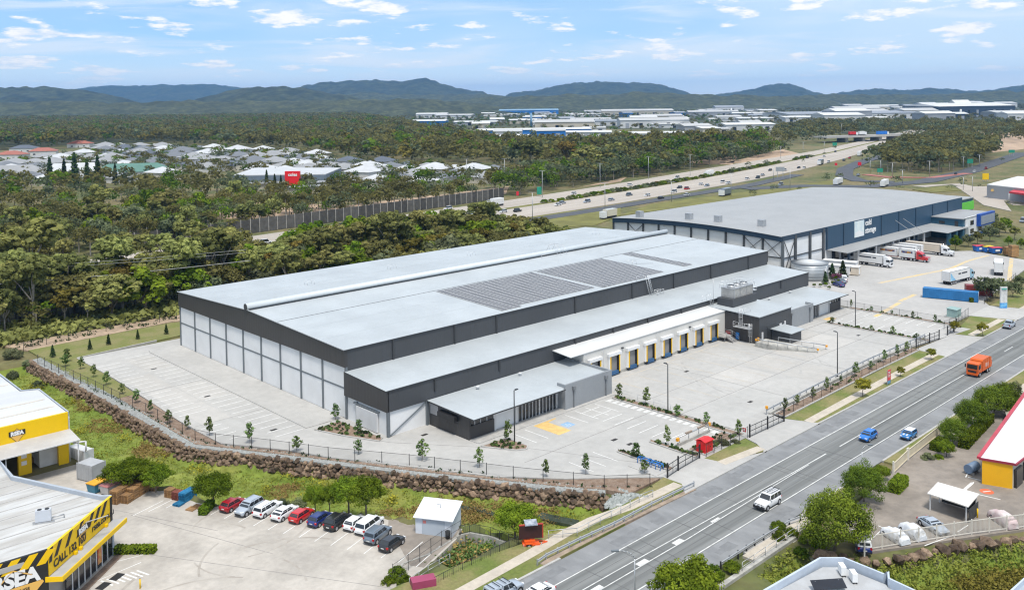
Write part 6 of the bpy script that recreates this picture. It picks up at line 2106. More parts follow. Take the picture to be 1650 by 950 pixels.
for k in range(7):
 x, y = -43.0 + k * 0.5 + rr_.uniform(-.2, .2), 19 + rr_.uniform(-1.5, 2.5)
 b = MB();h_ = rr_.uniform(0.5, 1.5);b.box(x - 0.4, x + 0.4, y - 0.4, y + 0.4, -0.76, -0.76 + h_)
 tag(b.build('carton', mat('cardboard', (0.36, 0.24, 0.13), 0.9, var=0.1)), 'brown carton stacked inside the open roller door', 'carton', 'cartons inside the yellow warehouse')
# -- yard clutter by the shop
def skip(label, x, y, deg, body, lid, open_=False, sc=1.0, group=None):
 t = thing('waste_bin', label, 'waste bin', (x, y, -0.8 if x < 0 else 0.0), R(deg), group, world=False)
 t.scale = (sc,) * 3
 b = MB();b.loft([[(-1.0, -0.7, 0.15), (1.0, -0.7, 0.15), (1.0, 0.7, 0.15), (-1.0, 0.7, 0.15)], [(-1.15, -0.85, 1.25), (1.15, -0.85, 1.25), (1.15, 0.85, 1.25), (-1.15, 0.85, 1.25)]], 0, False);b.build('bin_body', body, t)
 b = MB();b.box(-1.2, 1.2, -0.9, 0.9, 1.26, 1.36);b.build('lid', lid, t)
 b = MB();b.box(-0.5, 0.5, -0.86, -0.8, 0.55, 0.95);b.build('bin_sticker', M_SIGNW, t)
 for sx in (-0.8, 0.8):
  for sy in (-0.55, 0.55):
   b = MB();b.tube((sx, sy - 0.06, 0.1), (sx, sy + 0.06, 0.1), 0.1, 8);b.build('castor', M_RUBBER, t)
 return t
M_BINBLUE = mat('bin_teal', (0.05, 0.20, 0.30), 0.5, var=0.1)
M_BINB2 = mat('bin_blue', (0.02, 0.13, 0.42), 0.5, var=0.1)
x, y = (-38.42,2.1)
skip('teal waste bin with bright orange lid beside the shop', x, y + 0.6, 20, M_BINBLUE, mat('lid_orange', (0.75, 0.36, 0.01), 0.5))
x, y = (-37.37,0.21)
skip('pale bin with pink lid between the teal bin and the timber pallets', x, y + 0.5, 20, mat('bin_white', (0.5, 0.5, 0.5), 0.5), mat('lid_pink', (0.55, 0.22, 0.22), 0.6))
M_WOOD = mat('pallet_timber', (0.36, 0.20, 0.08), 0.85, c2=(0.28, 0.165, 0.08), scale=1.4, fine=(9, 0.15), rnd=0.18)
M_WOODR = mat('pallet_redwood', (0.22, 0.07, 0.05), 0.85, var=0.2, scale=2, rnd=0.15)
M_WOODB = mat('pallet_blue', (0.02, 0.17, 0.33), 0.7, var=0.2, scale=2, rnd=0.15)
PAL = {}
def pallet_mesh(m):
 if m.name not in PAL:
  b = MB()
  for i in range(6):
   b.box(-0.55, 0.55, -0.55 + i * 0.2, -0.45 + i * 0.2 + 0.04, 0.11, 0.13)
  for y in (-0.5, 0.0, 0.5):
   b.box(-0.55, 0.55, y - 0.04, y + 0.04, 0.02, 0.11)
  for x in (-0.48, 0, 0.48):
   b.box(x - 0.05, x + 0.05, -0.55, 0.55, 0.0, 0.02)
  PAL[m.name] = b.mesh('pallet', m)
 return PAL[m.name]
def pallet_stack(label, x, y, n, deg, m, group='pallet stacks in the shop yard', z=-0.8):
 t = thing('pallet_stack', label, 'pallet stack', (x, y, z), R(deg), group, world=False)
 r = random.Random(int(x * 31 + y * 17))
 for i in range(n):
  o = put('pallet', pallet_mesh(m), t)
  o.location = (r.uniform(-.03, .03), r.uniform(-.03, .03), i * 0.135)
  o.rotation_euler = (0, 0, r.uniform(-.03, .03))
 return t
base = Vector((-38.0, -3.6));e1 = Vector((0.86, 0.5)).normalized();e2 = Vector((0.5, -0.86))
for i in range(5):
 p = base + e1 * (1.18 * i)
 pallet_stack('tall brown timber pallet stack, number %s from the shop in the back line' % ('one', 'two', 'three', 'four', 'five')[i], p.x, p.y + 0.6, 13 + (i > 3), 30, M_WOOD)
for i, n in enumerate((8, 11, 12, 13)):
 p = base + e1 * (1.18 * i + 0.55) + e2 * 1.25
 pallet_stack(('low', 'medium high', 'high', 'highest')[i] + ' timber pallet stack in the front line of brown stacks', p.x, p.y + 0.6, n, 30, M_WOOD)
p = base + e1 * 5.1 + e2 * 1.6
pallet_stack('single timber pallet lying flat beside the tall brown stacks', p.x, p.y, 2, 30, M_WOOD)
x, y = (-32.1,-6.71);pallet_stack('pale timber pallet stack behind the blue stacks', x, y + 0.5, 8, 25, M_WOOD)
x, y = (-31.69,-7.93);pallet_stack('dark red pallet stack between the timber and blue stacks', x, y + 0.3, 8, 25, M_WOODR)
x, y = (-31.26,-8.89);pallet_stack('tall blue pallet stack nearest the open yard', x, y, 9, 25, M_WOODB)
x, y = (-30.26,-8.56);pallet_stack('tall blue pallet stack beside the round tree', x, y, 9, 25, M_WOODB)
x, y = (-32.4,-9.57);pallet_stack('flat blue pallet lying in front of the blue stacks', x, y, 2, 25, M_WOODB)
x, y = (-31.73,-12.03);pallet_stack('flat pale pallet by the hedge of the parked row', x, y, 1, 25, M_WOOD)
x, y = (-30.9,-11.85);pallet_stack('second flat pale pallet under the round tree', x, y, 1, 25, M_WOOD)
def container(label, x, y, deg, L, W_, Hh, m, z, group=None, name='shipping_container', cat='container'):
 t = thing(name, label, cat, (x, y, z), R(deg), group, world=False)
 b = MB();b.box(-L / 2, L / 2, -W_ / 2, W_ / 2, 0.1, Hh);b.build('container_body', m, t)
 n = int(L / 0.5)
 b = MB()
 for i in range(n):
  xx = -L / 2 + 0.25 + (L - 0.5) * i / (n - 1)
  for s in (-1, 1):
   b.box(xx - 0.1, xx + 0.1, s * W_ / 2 - 0.035, s * W_ / 2 + 0.035, 0.2, Hh - 0.12)
 o = b.build('corrugation', m, t, 'stuff')
 b = MB()
 for sx in (-1, 1):
  for sy in (-1, 1):
   b.box(sx * L / 2 - 0.07, sx * L / 2 + 0.07, sy * W_ / 2 - 0.07, sy * W_ / 2 + 0.07, 0, Hh + 0.03)
 b.each('corner_post', m, t)
 b = MB()
 for y_ in (-0.55, -0.15, 0.15, 0.55):
  b.tube((L / 2 + 0.03, y_, 0.2), (L / 2 + 0.03, y_, Hh - 0.1), 0.03, 5)
 b.each('door_bar', M_STEEL, t)
 return t
M_CONTGREY = mat('container_grey', (0.36, 0.37, 0.38), 0.6, var=0.08)
x, y = (-37.79,6.31);container('pale grey storage container beside the round trees near the awning', x + 0.2, y + 1.2, 110, 3.0, 2.2, 2.4, M_CONTGREY, -0.8)
x, y = (-36.55,14.31);container('white covered tank box squeezed between fence and yellow warehouse', x + 0.1, y + 1.0, 105, 4.0, 1.4, 2.0, mat('tank_white', (0.55, 0.56, 0.57), 0.5, var=0.1), -0.8, name='storage_tank', cat='tank')
sh = thing('shed', 'small white shed with skillion roof and grey roller door beside the parked cars', 'shed', (-13, -39.5, -0.8))
c0 = Vector((-15.05, -37.85));c1 = Vector((-12.6, -41.9));dd = (c1 - c0).normalized();nn = Vector((-dd.y, dd.x));
w_ = (c1 - c0).length
bk = [c0, c1, c1 + nn * 3.4, c0 + nn * 3.4]
b = MB();b.prism([(p.x, p.y) for p in bk], -0.8, [1.3, 1.3, 2.05, 2.05]);b.build('wall', mat('shed_white', (0.62, 0.66, 0.72), 0.55, var=0.05), sh)
ov = [c0 - dd * 0.2 - nn * 0.3, c1 + dd * 0.2 - nn * 0.3, c1 + dd * 0.2 + nn * 3.6, c0 - dd * 0.2 + nn * 3.6]
b = MB();b.slab(*[(p.x, p.y, z) for p, z in zip(ov, (1.32, 1.32, 2.16, 2.16))], 0.08);b.build('roof', mat('shed_roof', (0.66, 0.68, 0.71), 0.5, var=0.04), sh)
b = MB();q0, q1 = c0 + dd * (w_ * 0.18), c0 + dd * (w_ * 0.80)
b.prism([(q0.x, q0.y), (q1.x, q1.y), (q1.x - nn.x * 0.04, q1.y - nn.y * 0.04), (q0.x - nn.x * 0.04, q0.y - nn.y * 0.04)], -0.8, 1.05);dr = b.build('roller_door', mat('shed_door', (0.42, 0.47, 0.53), 0.55, var=0.03), sh)
q2 = q0 + dd * 0.35 - nn * 0.06
b = MB();b.obox(q2.x, q2.y, 0.6, 0.95, 0.4, 0.03, math.atan2(dd.y, dd.x));b.build('warning_sign', mat('warning_red', (0.6, 0.2, 0.18), 0.5), dr)
m_ = c0 + dd * (w_ * 0.55) + nn * 1.9
b = MB();b.path([(m_.x, m_.y, 1.7), (m_.x, m_.y, 2.2), (m_.x - dd.x * 0.5, m_.y - dd.y * 0.5, 2.25)], 0.05, 6);b.build('roof_pipe', M_STEEL, sh)
q = c1 - dd * 0.45 - nn * 0.35
t = thing('rubbish_bin', 'small black bin at the corner of the white shed', 'bin', (q.x, q.y, -0.8))
b = MB();b.tube((q.x, q.y, -0.8), (q.x, q.y, 0.05), 0.27, 10, 0.32);b.build('bin_body', M_TRIM, t)
b = MB();b.tube((q.x, q.y, 0.05), (q.x, q.y, 0.12), 0.33, 10);b.build('lid', M_TRIM, t)
pit = thing('retention_pit', 'concrete walled pit full of weeds with black railings around it', 'pit', (PIT[0][0], PIT[0][1], -2.4))
edge = [(-23.62,-45.7),(-20.67,-42.65),(-17.23,-43.09),(-11.65,-42.09),(-10.33,-42.52),(-9.19,-44.99),(-8.6,-49.23)]
b = MB();ribbon(b, edge, 0.25, -2.8, -0.72);b.build('concrete_wall', M_CONC_WALL, pit)
e2_ = [(-8.87,-49.52),(-13.33,-49.53),(-17.53,-49.54),(-21.66,-49.75),(-23.44,-49.87)]
b = MB();ribbon(b, e2_, 0.3, -2.8, -0.35);b.build('concrete_wall', M_CONC_WALL, pit)
def railing(label, pts, z, h, m, step=1.6, rails=(1.0, 0.12), balusters=True, name='railing'):
 t = thing(name, label, 'railing', (pts[0][0], pts[0][1], z))
 pm = MB();pm.tube((0, 0, -0.1), (0, 0, h), 0.04, 6);me = pm.mesh('post', m)
 ps = resample(pts, step)
 for p in ps:
  inst('post', me, t, (p[0], p[1], z))
 for q in rails:
  b = MB();b.path([(p[0], p[1], z + h * q) for p in ps], 0.03, 5);b.build('rail', m, t)
 if balusters:
  b = MB()
  for p in resample(pts, 0.28):
   b.tube((p[0], p[1], z + 0.1), (p[0], p[1], z + h), 0.012, 4)
  b.build('balusters', m, t, 'stuff')
 return t
railing('black railing on the far side of the walled pit', edge[3:], -0.72, 1.1, M_BLACK)
railing('black railing on the road side of the walled pit', e2_[:4], -0.35, 1.1, M_BLACK)
fence('tall thin wire fence between the parked cars and the pit', [(-23.57,-44.84),(-21,-44.25),(-14.9,-42.73),(-11.54,-42.19)], 1.8, 1.9, M_BLACK, 0.035, True, M_WIRE, -0.78, rails=(1.0, 0.5))
gp = [(-20.34,-47.01),(-16.9,-46.63),(-23.37,-47.61)]
railing('green-grey pipe railing beside the maroon box', [gp[2], gp[0], gp[1]], -0.5, 1.0, M_STEEL, 2.0, (1.0, 0.5), False)
x, y = (-22.59,-49)
t = thing('maroon_box', 'maroon metal box with pale vents at the bottom of the yard', 'box', (x, y, -0.7))
b = MB();b.obox(x, y, -0.7, 0.75, 2.6, 1.3, R(-25));b.build('box_body', mat('maroon', (0.30, 0.05, 0.11), 0.5, var=0.08), t)
b = MB()
for k in (-0.7, 0.5):
 b.obox(x + k * 0.9 + 0.2, y - k * 0.42 - 0.55, 0.2, 0.32, 0.5, 0.3, R(-25))
b.each('vent', M_SIGNW, t)
x, y = (-8.01,-50.73)
t = thing('sign_trailer', 'bright orange road-sign trailer with dark board and small solar panel', 'trailer', (x, y, -0.35), R(-35), world=False)
M_VMS = mat('trailer_orange', (0.72, 0.10, 0.015), 0.4, var=0.05)
b = MB();b.box(-1.0, 1.0, -0.6, 0.6, 0.35, 0.5);b.bar((1.0, 0.4, 0.42), (2.0, 0, 0.42), 0.1, 0.1);b.bar((1.0, -0.4, 0.42), (2.0, 0, 0.42), 0.1, 0.1);b.box(-0.8, 0.5, -0.45, 0.45, 0.5, 0.85);b.build('chassis', M_VMS, t)
b = MB();b.box(-0.08, 0.08, -0.1, 0.1, 0.8, 1.4);b.build('mast', M_VMS, t)
b = MB();b.box(-1.35, 1.35, -0.16, 0.0, 1.0, 2.55);bo = b.build('message_board', mat('dark_board', (0.035, 0.012, 0.012), 0.5, var=0.1), t)
b = MB();b.box(1.35, 1.5, -0.18, 0.1, 0.98, 2.57);b.box(-1.36, 1.36, 0.0, 0.1, 0.98, 2.57);b.box(-1.36, 1.5, -0.18, 0.1, 2.57, 2.66);b.each('board_frame', mat('frame_red', (0.35, 0.04, 0.02), 0.5), bo)
b = MB();b.slab((-0.7, -0.5, 2.72), (0.8, -0.5, 2.72), (0.8, 0.6, 2.95), (-0.7, 0.6, 2.95), 0.06);b.build('solar_panel', mat('solar_pale', (0.16, 0.19, 0.24), 0.25, c2=(0.4, 0.43, 0.47), scale=1.2), t)
for s in (-1, 1):
 add_wheel(t, -0.3, s * 0.68, 0.3, 0.18)
 b = MB();b.box(-0.7, 0.1, s * 0.68 - 0.13, s * 0.68 + 0.13, 0.62, 0.7);b.build('mudguard', M_VMS, t)
b = MB();b.tube((1.2, -0.5, -0.05), (1.2, -0.5, 0.6), 0.04, 6);b.tube((-0.9, -0.6, -0.05), (-0.9, -0.6, 0.6), 0.04, 6);b.each('stabiliser', M_STEEL, t)
# -- freight building with navy front
M_NAVY = ribbed('navy_cladding', (0.025, 0.065, 0.115), 'x', 1.2, 0.12, 0.5, 0.0, 0.06)
M_NAVYD = mat('navy_trim', (0.018, 0.04, 0.07), 0.5, var=0.06)
M_ROOF2 = ribbed('grey_roof_sheet', (0.31, 0.315, 0.315), 'x', 0.9, 0.05, 0.5, 0.0, 0.05)
cs = thing('freight_building', 'large freight warehouse with pale curved roof, navy cladding and dock canopy', 'warehouse', (152, 8, 0))
X0, X1, Y0, Y1, ZE = 152.0, 287.0, 8.0, 70.5, 12.0
prof = [(Y0 + (Y1 - Y0) * i / 10, ZE + 1.2 * math.sin(PI * i / 10) ** 0.9) for i in range(11)]
b = MB()
for (ya, za), (yb, zb_) in zip(prof[:-1], prof[1:]):
 b.slab((X0 - 0.6, ya, za), (X1 + 0.4, ya, za), (X1 + 0.4, yb, zb_), (X0 - 0.6, yb, zb_), 0.1)
b.build('roof', M_ROOF2, cs)
b = MB();b.box(X0 + 0.2, X1 - 0.2, Y0 + 0.2, Y1 - 0.2, 0, ZE - 0.2);b.build('wall', M_PANEL, cs)
b = MB()
n = len(prof)
vs = []
for x in (X0 - 0.5, X0 + 0.3):
 vs += [(x, y, z - 0.06) for y, z in prof] + [(x, y, z - 1.5) for y, z in prof]
fs = []
for i in range(n - 1):
 fs += [(i, n + i, n + i + 1, i + 1), (2 * n + i, 2 * n + i + 1, 3 * n + i + 1, 3 * n + i), (n + i, 3 * n + i, 3 * n + i + 1, n + i + 1), (i, i + 1, 2 * n + i + 1, 2 * n + i)]
fs += [(0, 2 * n, 3 * n, n), (n - 1, 2 * n - 1, 4 * n - 1, 3 * n - 1)]
b.add(vs, fs)
b.build('gable_fascia', M_NAVYD, cs)
for i in range(11):
 y = Y0 + (Y1 - Y0) * i / 10
 b = MB();b.box(X0 - 0.15, X0 + 0.25, y - 0.28, y + 0.28, 0, prof[i][1] - 1.4);b.build('steel_column', mat('dark_column', (0.06, 0.065, 0.07), 0.5), cs)
for i in range(10):
 ya, yb = Y0 + (Y1 - Y0) * i / 10 + 0.3, Y0 + (Y1 - Y0) * (i + 1) / 10 - 0.3
 b = MB();b.box(X0 - 0.05, X0 + 0.25, ya, yb, 5.6, 5.9);b.build('girt', MATS['dark_column'], cs)
 if i in (0, 1, 8):
  b = MB();b.bar((X0 - 0.06, ya, 6), (X0 - 0.06, yb, 10.6), 0.12, 0.14);b.bar((X0 - 0.08, ya, 10.6), (X0 - 0.08, yb, 6), 0.12, 0.14);b.each('cross_brace', MATS['dark_column'], cs)
b = MB();b.box(X0, X1, Y0 - 0.1, Y0 + 0.2, ZE - 1.4, ZE - 0.05);b.build('eave_fascia', M_NAVYD, cs)
b = MB();b.box(177.8, X1, Y0 - 0.12, Y0 + 0.15, 4.9, ZE - 0.06);b.build('navy_cladding', M_NAVY, cs)
for x in (152.3, 159.4, 168.0, 176.2):
 b = MB();b.box(x - 0.5, x + 0.5, Y0 - 0.25, Y0 + 0.2, 0, ZE - 0.4 if x > 153 else ZE - 1.4);b.build('steel_column', MATS['dark_column'] if x > 153 else M_FRAME, cs)
b = MB();b.bar((153, Y0 - 0.06, 1), (159, Y0 - 0.06, 10.4), 0.16, 0.18);b.bar((153, Y0 - 0.08, 10.4), (159, Y0 - 0.08, 1), 0.16, 0.18);b.each('cross_brace', MATS['dark_column'], cs)
b = MB();b.box(153, 176, Y0 - 0.05, Y0 + 0.2, 5.4, 5.7);b.build('girt', MATS['dark_column'], cs)
for x in (178.2, 189.0, 215.8, 229.5, 243.5, 258.5, 272.5):
 b = MB();b.box(x - 0.2, x + 0.2, Y0 - 0.3, Y0, 5, ZE - 0.1);b.build('downpipe', M_NAVYD, cs)
b = MB();b.box(196.3, 202.9, Y0 - 0.3, Y0 - 0.1, 6.6, 11.7);sg = b.build('sign_panel', mat('sign_picture', (0.56, 0.66, 0.70), 0.5, c2=(0.68, 0.74, 0.72), scale=0.5), cs)
b = MB();b.add([(196.6, Y0 - 0.31, 6.8), (202.6, Y0 - 0.31, 6.8), (202.6, Y0 - 0.31, 7.8), (199.5, Y0 - 0.31, 8.6), (196.6, Y0 - 0.31, 8.2)], [(0, 1, 2, 3, 4)]);b.build('white_shape', M_SIGNW, sg)
text('lettering', 'cold', 2.6, (203.9, Y0 - 0.2, 9.7), (1, 0, 0), (0, 0, 1), M_SIGNW, cs, 0.07, 0.03)
text('lettering', 'storage', 2.6, (203.9, Y0 - 0.2, 7.2), (1, 0, 0), (0, 0, 1), M_SIGNW, cs, 0.07, 0.03)
b = MB();b.slab((178.2, 1.2, 4.75), (258, 1.2, 4.75), (258, Y0, 5.0), (178.2, Y0, 5.0), 0.14);cn = b.build('dock_canopy', M_ROOF2, cs)
b = MB();b.slab((240, -4.5, 4.5), (262, -4.5, 4.5), (262, 1.2, 4.75), (240, 1.2, 4.75), 0.14);b.build('entry_canopy', M_ROOF2, cs)
b = MB();b.bar((178.2, 1.15, 4.66), (240, 1.15, 4.66), 0.12, 0.2);b.build('canopy_gutter', M_FRAME, cn)
for i in range(10):
 x = 181 + i * 6.2
 b = MB();b.box(x - 0.35, x + 0.35, 2.0, 2.5, 0, 4.6);b.build('canopy_column', M_ALU if i % 2 else M_NAVYD, cn)
 b = MB();b.box(x + 1.0, x + 4.6, Y0 - 0.3, Y0 + 0.2, 1.0, 4.3);b.build('dock_opening', M_GLASS, cs)
for x in (226.5, 232.8):
 b = MB();b.bar((x, Y0 - 0.2, 9.2), (x + 1.2, 1.6, 5.0), 0.16, 0.16);b.build('canopy_strut', M_STEEL, cn)
for y, x in ((62, 154.4), (44, 156.8), (34, 158), (20.5, 161)):
 z_ = ZE + 1.2 * math.sin(PI * (y - Y0) / (Y1 - Y0)) ** 0.9
 b = MB();b.box(x, x + 1.9, y - 0.95, y + 0.95, z_ - 0.1, z_ + 2.0);b.build('roof_exhaust', M_STEEL, cs)
fo = thing('freight_office', 'two-storey navy and white office with blue framed bay and green wall', 'office', (270, 2, 0))
M_TEAL = mat('teal_navy_wall', (0.03, 0.10, 0.16), 0.5, var=0.05)
b = MB();b.box(257.5, 284.5, -3.0, Y0 - 0.1, 0, 7.3);b.build('wall', M_TEAL, fo)
b = MB();b.box(257.0, 285, -3.4, Y0 - 0.2, 7.3, 7.6);b.build('roof', M_ROOF2, fo)
b = MB();b.box(259.5, 284.7, -3.3, -3.0, 1.2, 7.7);b.build('white_front', M_PANEL, fo)
b = MB();b.box(259.5, 284.7, -3.25, -3.0, 0, 1.2);b.build('blue_plinth', mat('plinth_blue', (0.04, 0.12, 0.30), 0.5), fo)
for x, z in ((264, 4.6), (264, 1.6), (272, 1.6)):
 b = MB();b.box(x, x + 3.2, -3.4, -3.2, z, z + 1.6);b.build('window', M_GLASS, fo)
b = MB();b.box(257.4, 257.55, -1.5, -0.3, 2.6, 6.6);b.box(257.4, 257.55, 3.2, 5.2, 5.3, 6.2);b.each('window', M_GLASS, fo)
b = MB();b.box(270, 285.2, -4.6, -3.3, 3.6, 8.0);b.build('blue_frame', mat('frame_blue', (0.012, 0.07, 0.33), 0.45), fo)
b = MB();b.box(270.8, 284.6, -4.7, -4.5, 4.1, 7.3);b.build('louvre_screen', mat('screen_grey', (0.26, 0.29, 0.34), 0.5, var=0.1, scale=2), fo)
b = MB();b.box(X1 + 0.05, 303, 9.6, 22, 0, 10.4);b.build('rear_block', M_TEAL, fo)
b = MB();b.box(X1 + 0.3, 303.2, 9.2, 22.2, 10.4, 10.7);b.build('roof', M_ROOF2, fo)
b = MB();b.box(289, 303.1, 9.2, 9.6, 6.0, 9.2);b.build('green_wall', mat('lime_wall', (0.14, 0.55, 0.06), 0.5, var=0.04), fo)
b = MB();b.box(288.4, 288.6, 10.5, 17.5, 7.2, 8.2);b.build('window', M_GLASS, fo)
for x in (243, 249, 255):
 b = MB();b.box(x - 0.7, x + 0.7, -4.3, -3.2, 0, 4.4);b.build('portico_column', M_TEAL, fo)
tk = thing('water_tank', 'round galvanised water tank with pale conical lid beside the freight building', 'tank', (158, 0.3, 0))
M_TANK = mat('tank_steel', (0.36, 0.39, 0.41), 0.45, metal=0.3, c2=(0.45, 0.47, 0.48), scale=0.3)
b = MB();b.tube((157.5, 2.5, 0), (157.5, 2.5, 4.6), 5.1, 36);b.build('tank_wall', M_TANK, tk)
b = MB()
for z in (0.6, 1.4, 2.2, 3.0, 3.8):
 b.tube((157.5, 2.5, z), (157.5, 2.5, z + 0.12), 5.13, 36, cap=True)
b.each('tank_ring', M_TANK, tk)
b = MB();b.tube((157.5, 2.5, 4.6), (157.5, 2.5, 5.3), 5.25, 36, 0.4);b.build('tank_lid', mat('tank_lid', (0.52, 0.54, 0.55), 0.5, var=0.04), tk)
b = MB();b.obox(157.5 - 0.6, 2.5 - 5.2, 2.4, 3.5, 1.3, 0.1, 0.1);b.build('white_plate', M_SIGNW, tk)
b = MB();b.box(163.6, 166.6, 3.0, 7.6, 0, 3.6)
tag(b.build('pump_shed', mat('pump_blue', (0.08, 0.13, 0.20), 0.6, var=0.1)), 'dark blue-grey pump shed between the tank and the navy wall', 'shed')
for k, (x, y, L, hh, lab) in enumerate(((168.5, 0.6, 9.0, 2.6, 'long white portable office nearest the tank trees'), (174.0, 1.5, 9.5, 2.9, 'white portable office standing behind the parked ute'), (170.6, -3.6, 4.5, 2.4, 'small cream site cabin with dark window'))):
 t = thing('site_office', lab, 'portable office', (x, y, 0), R(-78), 'portable offices by the tank', world=False)
 b = MB();b.box(-L / 2, L / 2, -1.4, 1.4, 0.2, hh);b.build('wall', M_TCREAM if k == 2 else M_TWHITE, t)
 b = MB();b.box(-L / 2 - 0.15, L / 2 + 0.15, -1.55, 1.55, hh, hh + 0.14);b.build('roof', M_TWHITE, t)
 b = MB();b.box(-L / 4, L / 4 * 0.2, -1.44, -1.38, 1.1, 2.0);b.build('window', M_GLASS, t)
 b = MB();b.box(L / 2 - 0.02, L / 2 + 0.03, -0.5, 0.5, 0.3, 2.2);b.build('door', M_SIGNW, t)
x, y = 158.6, -36.4
container('long blue shipping container along the freight yard fence', *[(a + c) / 2 for a, c in zip((155.05,-30.61), (158.35,-42.41))], math.degrees(math.atan2((158.35,-42.41)[1] - (155.05,-30.61)[1], (158.35,-42.41)[0] - (155.05,-30.61)[0])), 12.6, 2.3, 2.5, mat('container_blue', (0.02, 0.15, 0.36), 0.5, var=0.12, scale=0.6), 0.0)
x, y = (165.12,-41.26)
container('dark red shipping container behind the end of the blue one', x + 1.5, y + 1.5, -60, 6.0, 2.3, 2.6, mat('container_red', (0.20, 0.03, 0.03), 0.5, var=0.12), 0.0)
for (px_, py_), lid, lab in (((235.88,-16.12), 'lid_red', 'blue skip bin with red lid nearest the cream truck'), ((236.37,-18.45), 'lid_yellow', 'blue skip bin with yellow lid between the red-lidded bins'), ((235.6,-21.17), 'lid_red', 'blue skip bin with red lid beside the timber crates')):
 skip(lab, px_, py_, -40, M_BINB2, mat(lid, (0.45, 0.03, 0.06) if lid == 'lid_red' else (0.65, 0.45, 0.01), 0.5), sc=1.5, group='skip bins in the freight yard')
for (px_, py_), h_, lab in (((235.77,-24.84), 2.6, 'wide stack of timber crates at the edge of the freight yard'), ((233.29,-27.28), 3.6, 'tall narrow timber crate stack at the edge of the freight yard')):
 t = thing('crate_stack', lab, 'crates', (px_, py_, 0))
 for k in range(4):
  b = MB();b.obox(px_, py_, k * h_ / 4 + 0.02, (k + 1) * h_ / 4 - 0.03, 2.4 - 0.1 * (k % 2), 2.0, R(-40));b.build('crate', M_WOOD, t)
t = thing('transformer_kiosk', 'pale green electrical kiosk on a slab in the far car park', 'kiosk', (138.47,-44.1) + (0,))
x, y = (138.47,-44.1)
b = MB();b.box(x - 1.8, x + 1.8, y - 1.5, y + 1.5, 0, 0.12);b.build('slab', M_KERB, t)
b = MB();b.box(x - 1.4, x + 1.4, y - 1.1, y + 1.1, 0.12, 1.9);b.build('casing', mat('kiosk_green', (0.25, 0.36, 0.34), 0.5, var=0.05), t)
b = MB();b.slab((x - 1.55, y - 1.25, 1.98), (x + 1.55, y - 1.25, 1.98), (x + 1.5, y + 1.2, 2.1), (x - 1.5, y + 1.2, 2.1), 0.1);b.build('lid', MATS['kiosk_green'], t)
# -- storage units across the road
yb = thing('storage_building', 'yellow storage building with pale roof and red gutter at the right', 'building', (55, -83, 0))
b = MB();b.prism([(46.3, -81.9), (47.3, -85.2), (95, -86.2), (95, -77.0), (90, -76.6)], -0.1, [3.0, 3.0, 3.0, 3.0, 3.0]);b.build('wall', mat('cream_wall', (0.55, 0.50, 0.42), 0.7, var=0.08), yb)
b = MB();b.prism([(46.15, -81.85), (47.25, -85.25), (47.45, -85.2), (46.4, -81.8)], -0.15, 3.35);b.build('yellow_end_wall', mat('amber_wall', (0.80, 0.42, 0.01), 0.5, var=0.03), yb)
b = MB();b.add([(46.0, -81.5, 3.45), (47.2, -85.5, 3.3), (95, -86.6, 3.3), (95, -77.0, 4.4), (90, -76.4, 4.4), (46.0, -81.5, 3.3), (47.2, -85.5, 3.15), (95, -86.6, 3.15), (95, -77.0, 4.25), (90, -76.4, 4.25)],
    [(0, 1, 2, 3, 4), (9, 8, 7, 6, 5), (1, 0, 5, 6), (2, 1, 6, 7), (3, 2, 7, 8), (4, 3, 8, 9), (0, 4, 9, 5)]);b.build('roof', mat('white_roof', (0.60, 0.62, 0.66), 0.5, var=0.03, scale=0.2), yb)
b = MB();ribbon(b, [(47.2, -85.5), (46.0, -81.5)], 0.15, 3.2, 3.5);b.build('red_gutter', mat('maroon_gutter', (0.28, 0.03, 0.05), 0.5), yb)
b = MB();b.bar((46.0, -81.45, 3.45), (90, -76.3, 4.45), 0.45, 0.28);b.build('red_gutter', mat('bright_maroon', (0.42, 0.05, 0.07), 0.5), yb)
b = MB();b.bar((47.2, -85.6, 3.3), (95, -86.7, 3.3), 0.2, 0.25);b.build('red_gutter', MATS['maroon_gutter'], yb)
for k in range(6):
 x0 = 47.8 + k * 3.4
 b = MB();b.box(x0, x0 + 2.4, -85.6 - 0.1 * k * 0.2, -85.15, -0.1, 2.4);b.build('unit_door', M_GLASS if k < 2 else M_ROLLER, yb)
b = MB();b.obox(46.45, -82.7, 1.2, 1.3, 0.5, 0.02, R(-70));b.obox(46.35, -82.4, 0.9, 1.0, 0.3, 0.02, R(-70));b.each('small_lettering', M_SIGNK, yb)
x, y = (48.79,-79.66)
t = thing('water_cylinder', 'blue-grey horizontal cylinder beside the yellow wall', 'cylinder', (x, y, 0))
b = MB();b.tube((x - 0.9, y + 0.2, 0.75), (x + 1.3, y - 0.1, 0.75), 0.62, 16);b.build('cylinder', mat('drum_blue', (0.13, 0.19, 0.28), 0.5, var=0.1), t)
b = MB();b.box(x - 0.6, x - 0.4, y - 0.5, y + 0.7, 0, 0.25);b.box(x + 0.8, x + 1.0, y - 0.6, y + 0.5, 0, 0.25);b.each('cradle', M_STEEL, t)
b = MB()
for p, q in (((47.07,-79.78), (47.19,-81.33)), ((42.33,-80.85), (45.93,-80.9)), ((42.31,-82.17), (42.78,-85.24)), ((48.78,-79.18), (46.84,-79.55))):
 b.bar((p[0], p[1], -0.012), (q[0], q[1], -0.012), 0.14, 0.016)
p, q = (42.39,-80.91), (45.6,-80.86)
b.bar((p[0], p[1], -0.011), (q[0], q[1], -0.011), 0.4, 0.016)
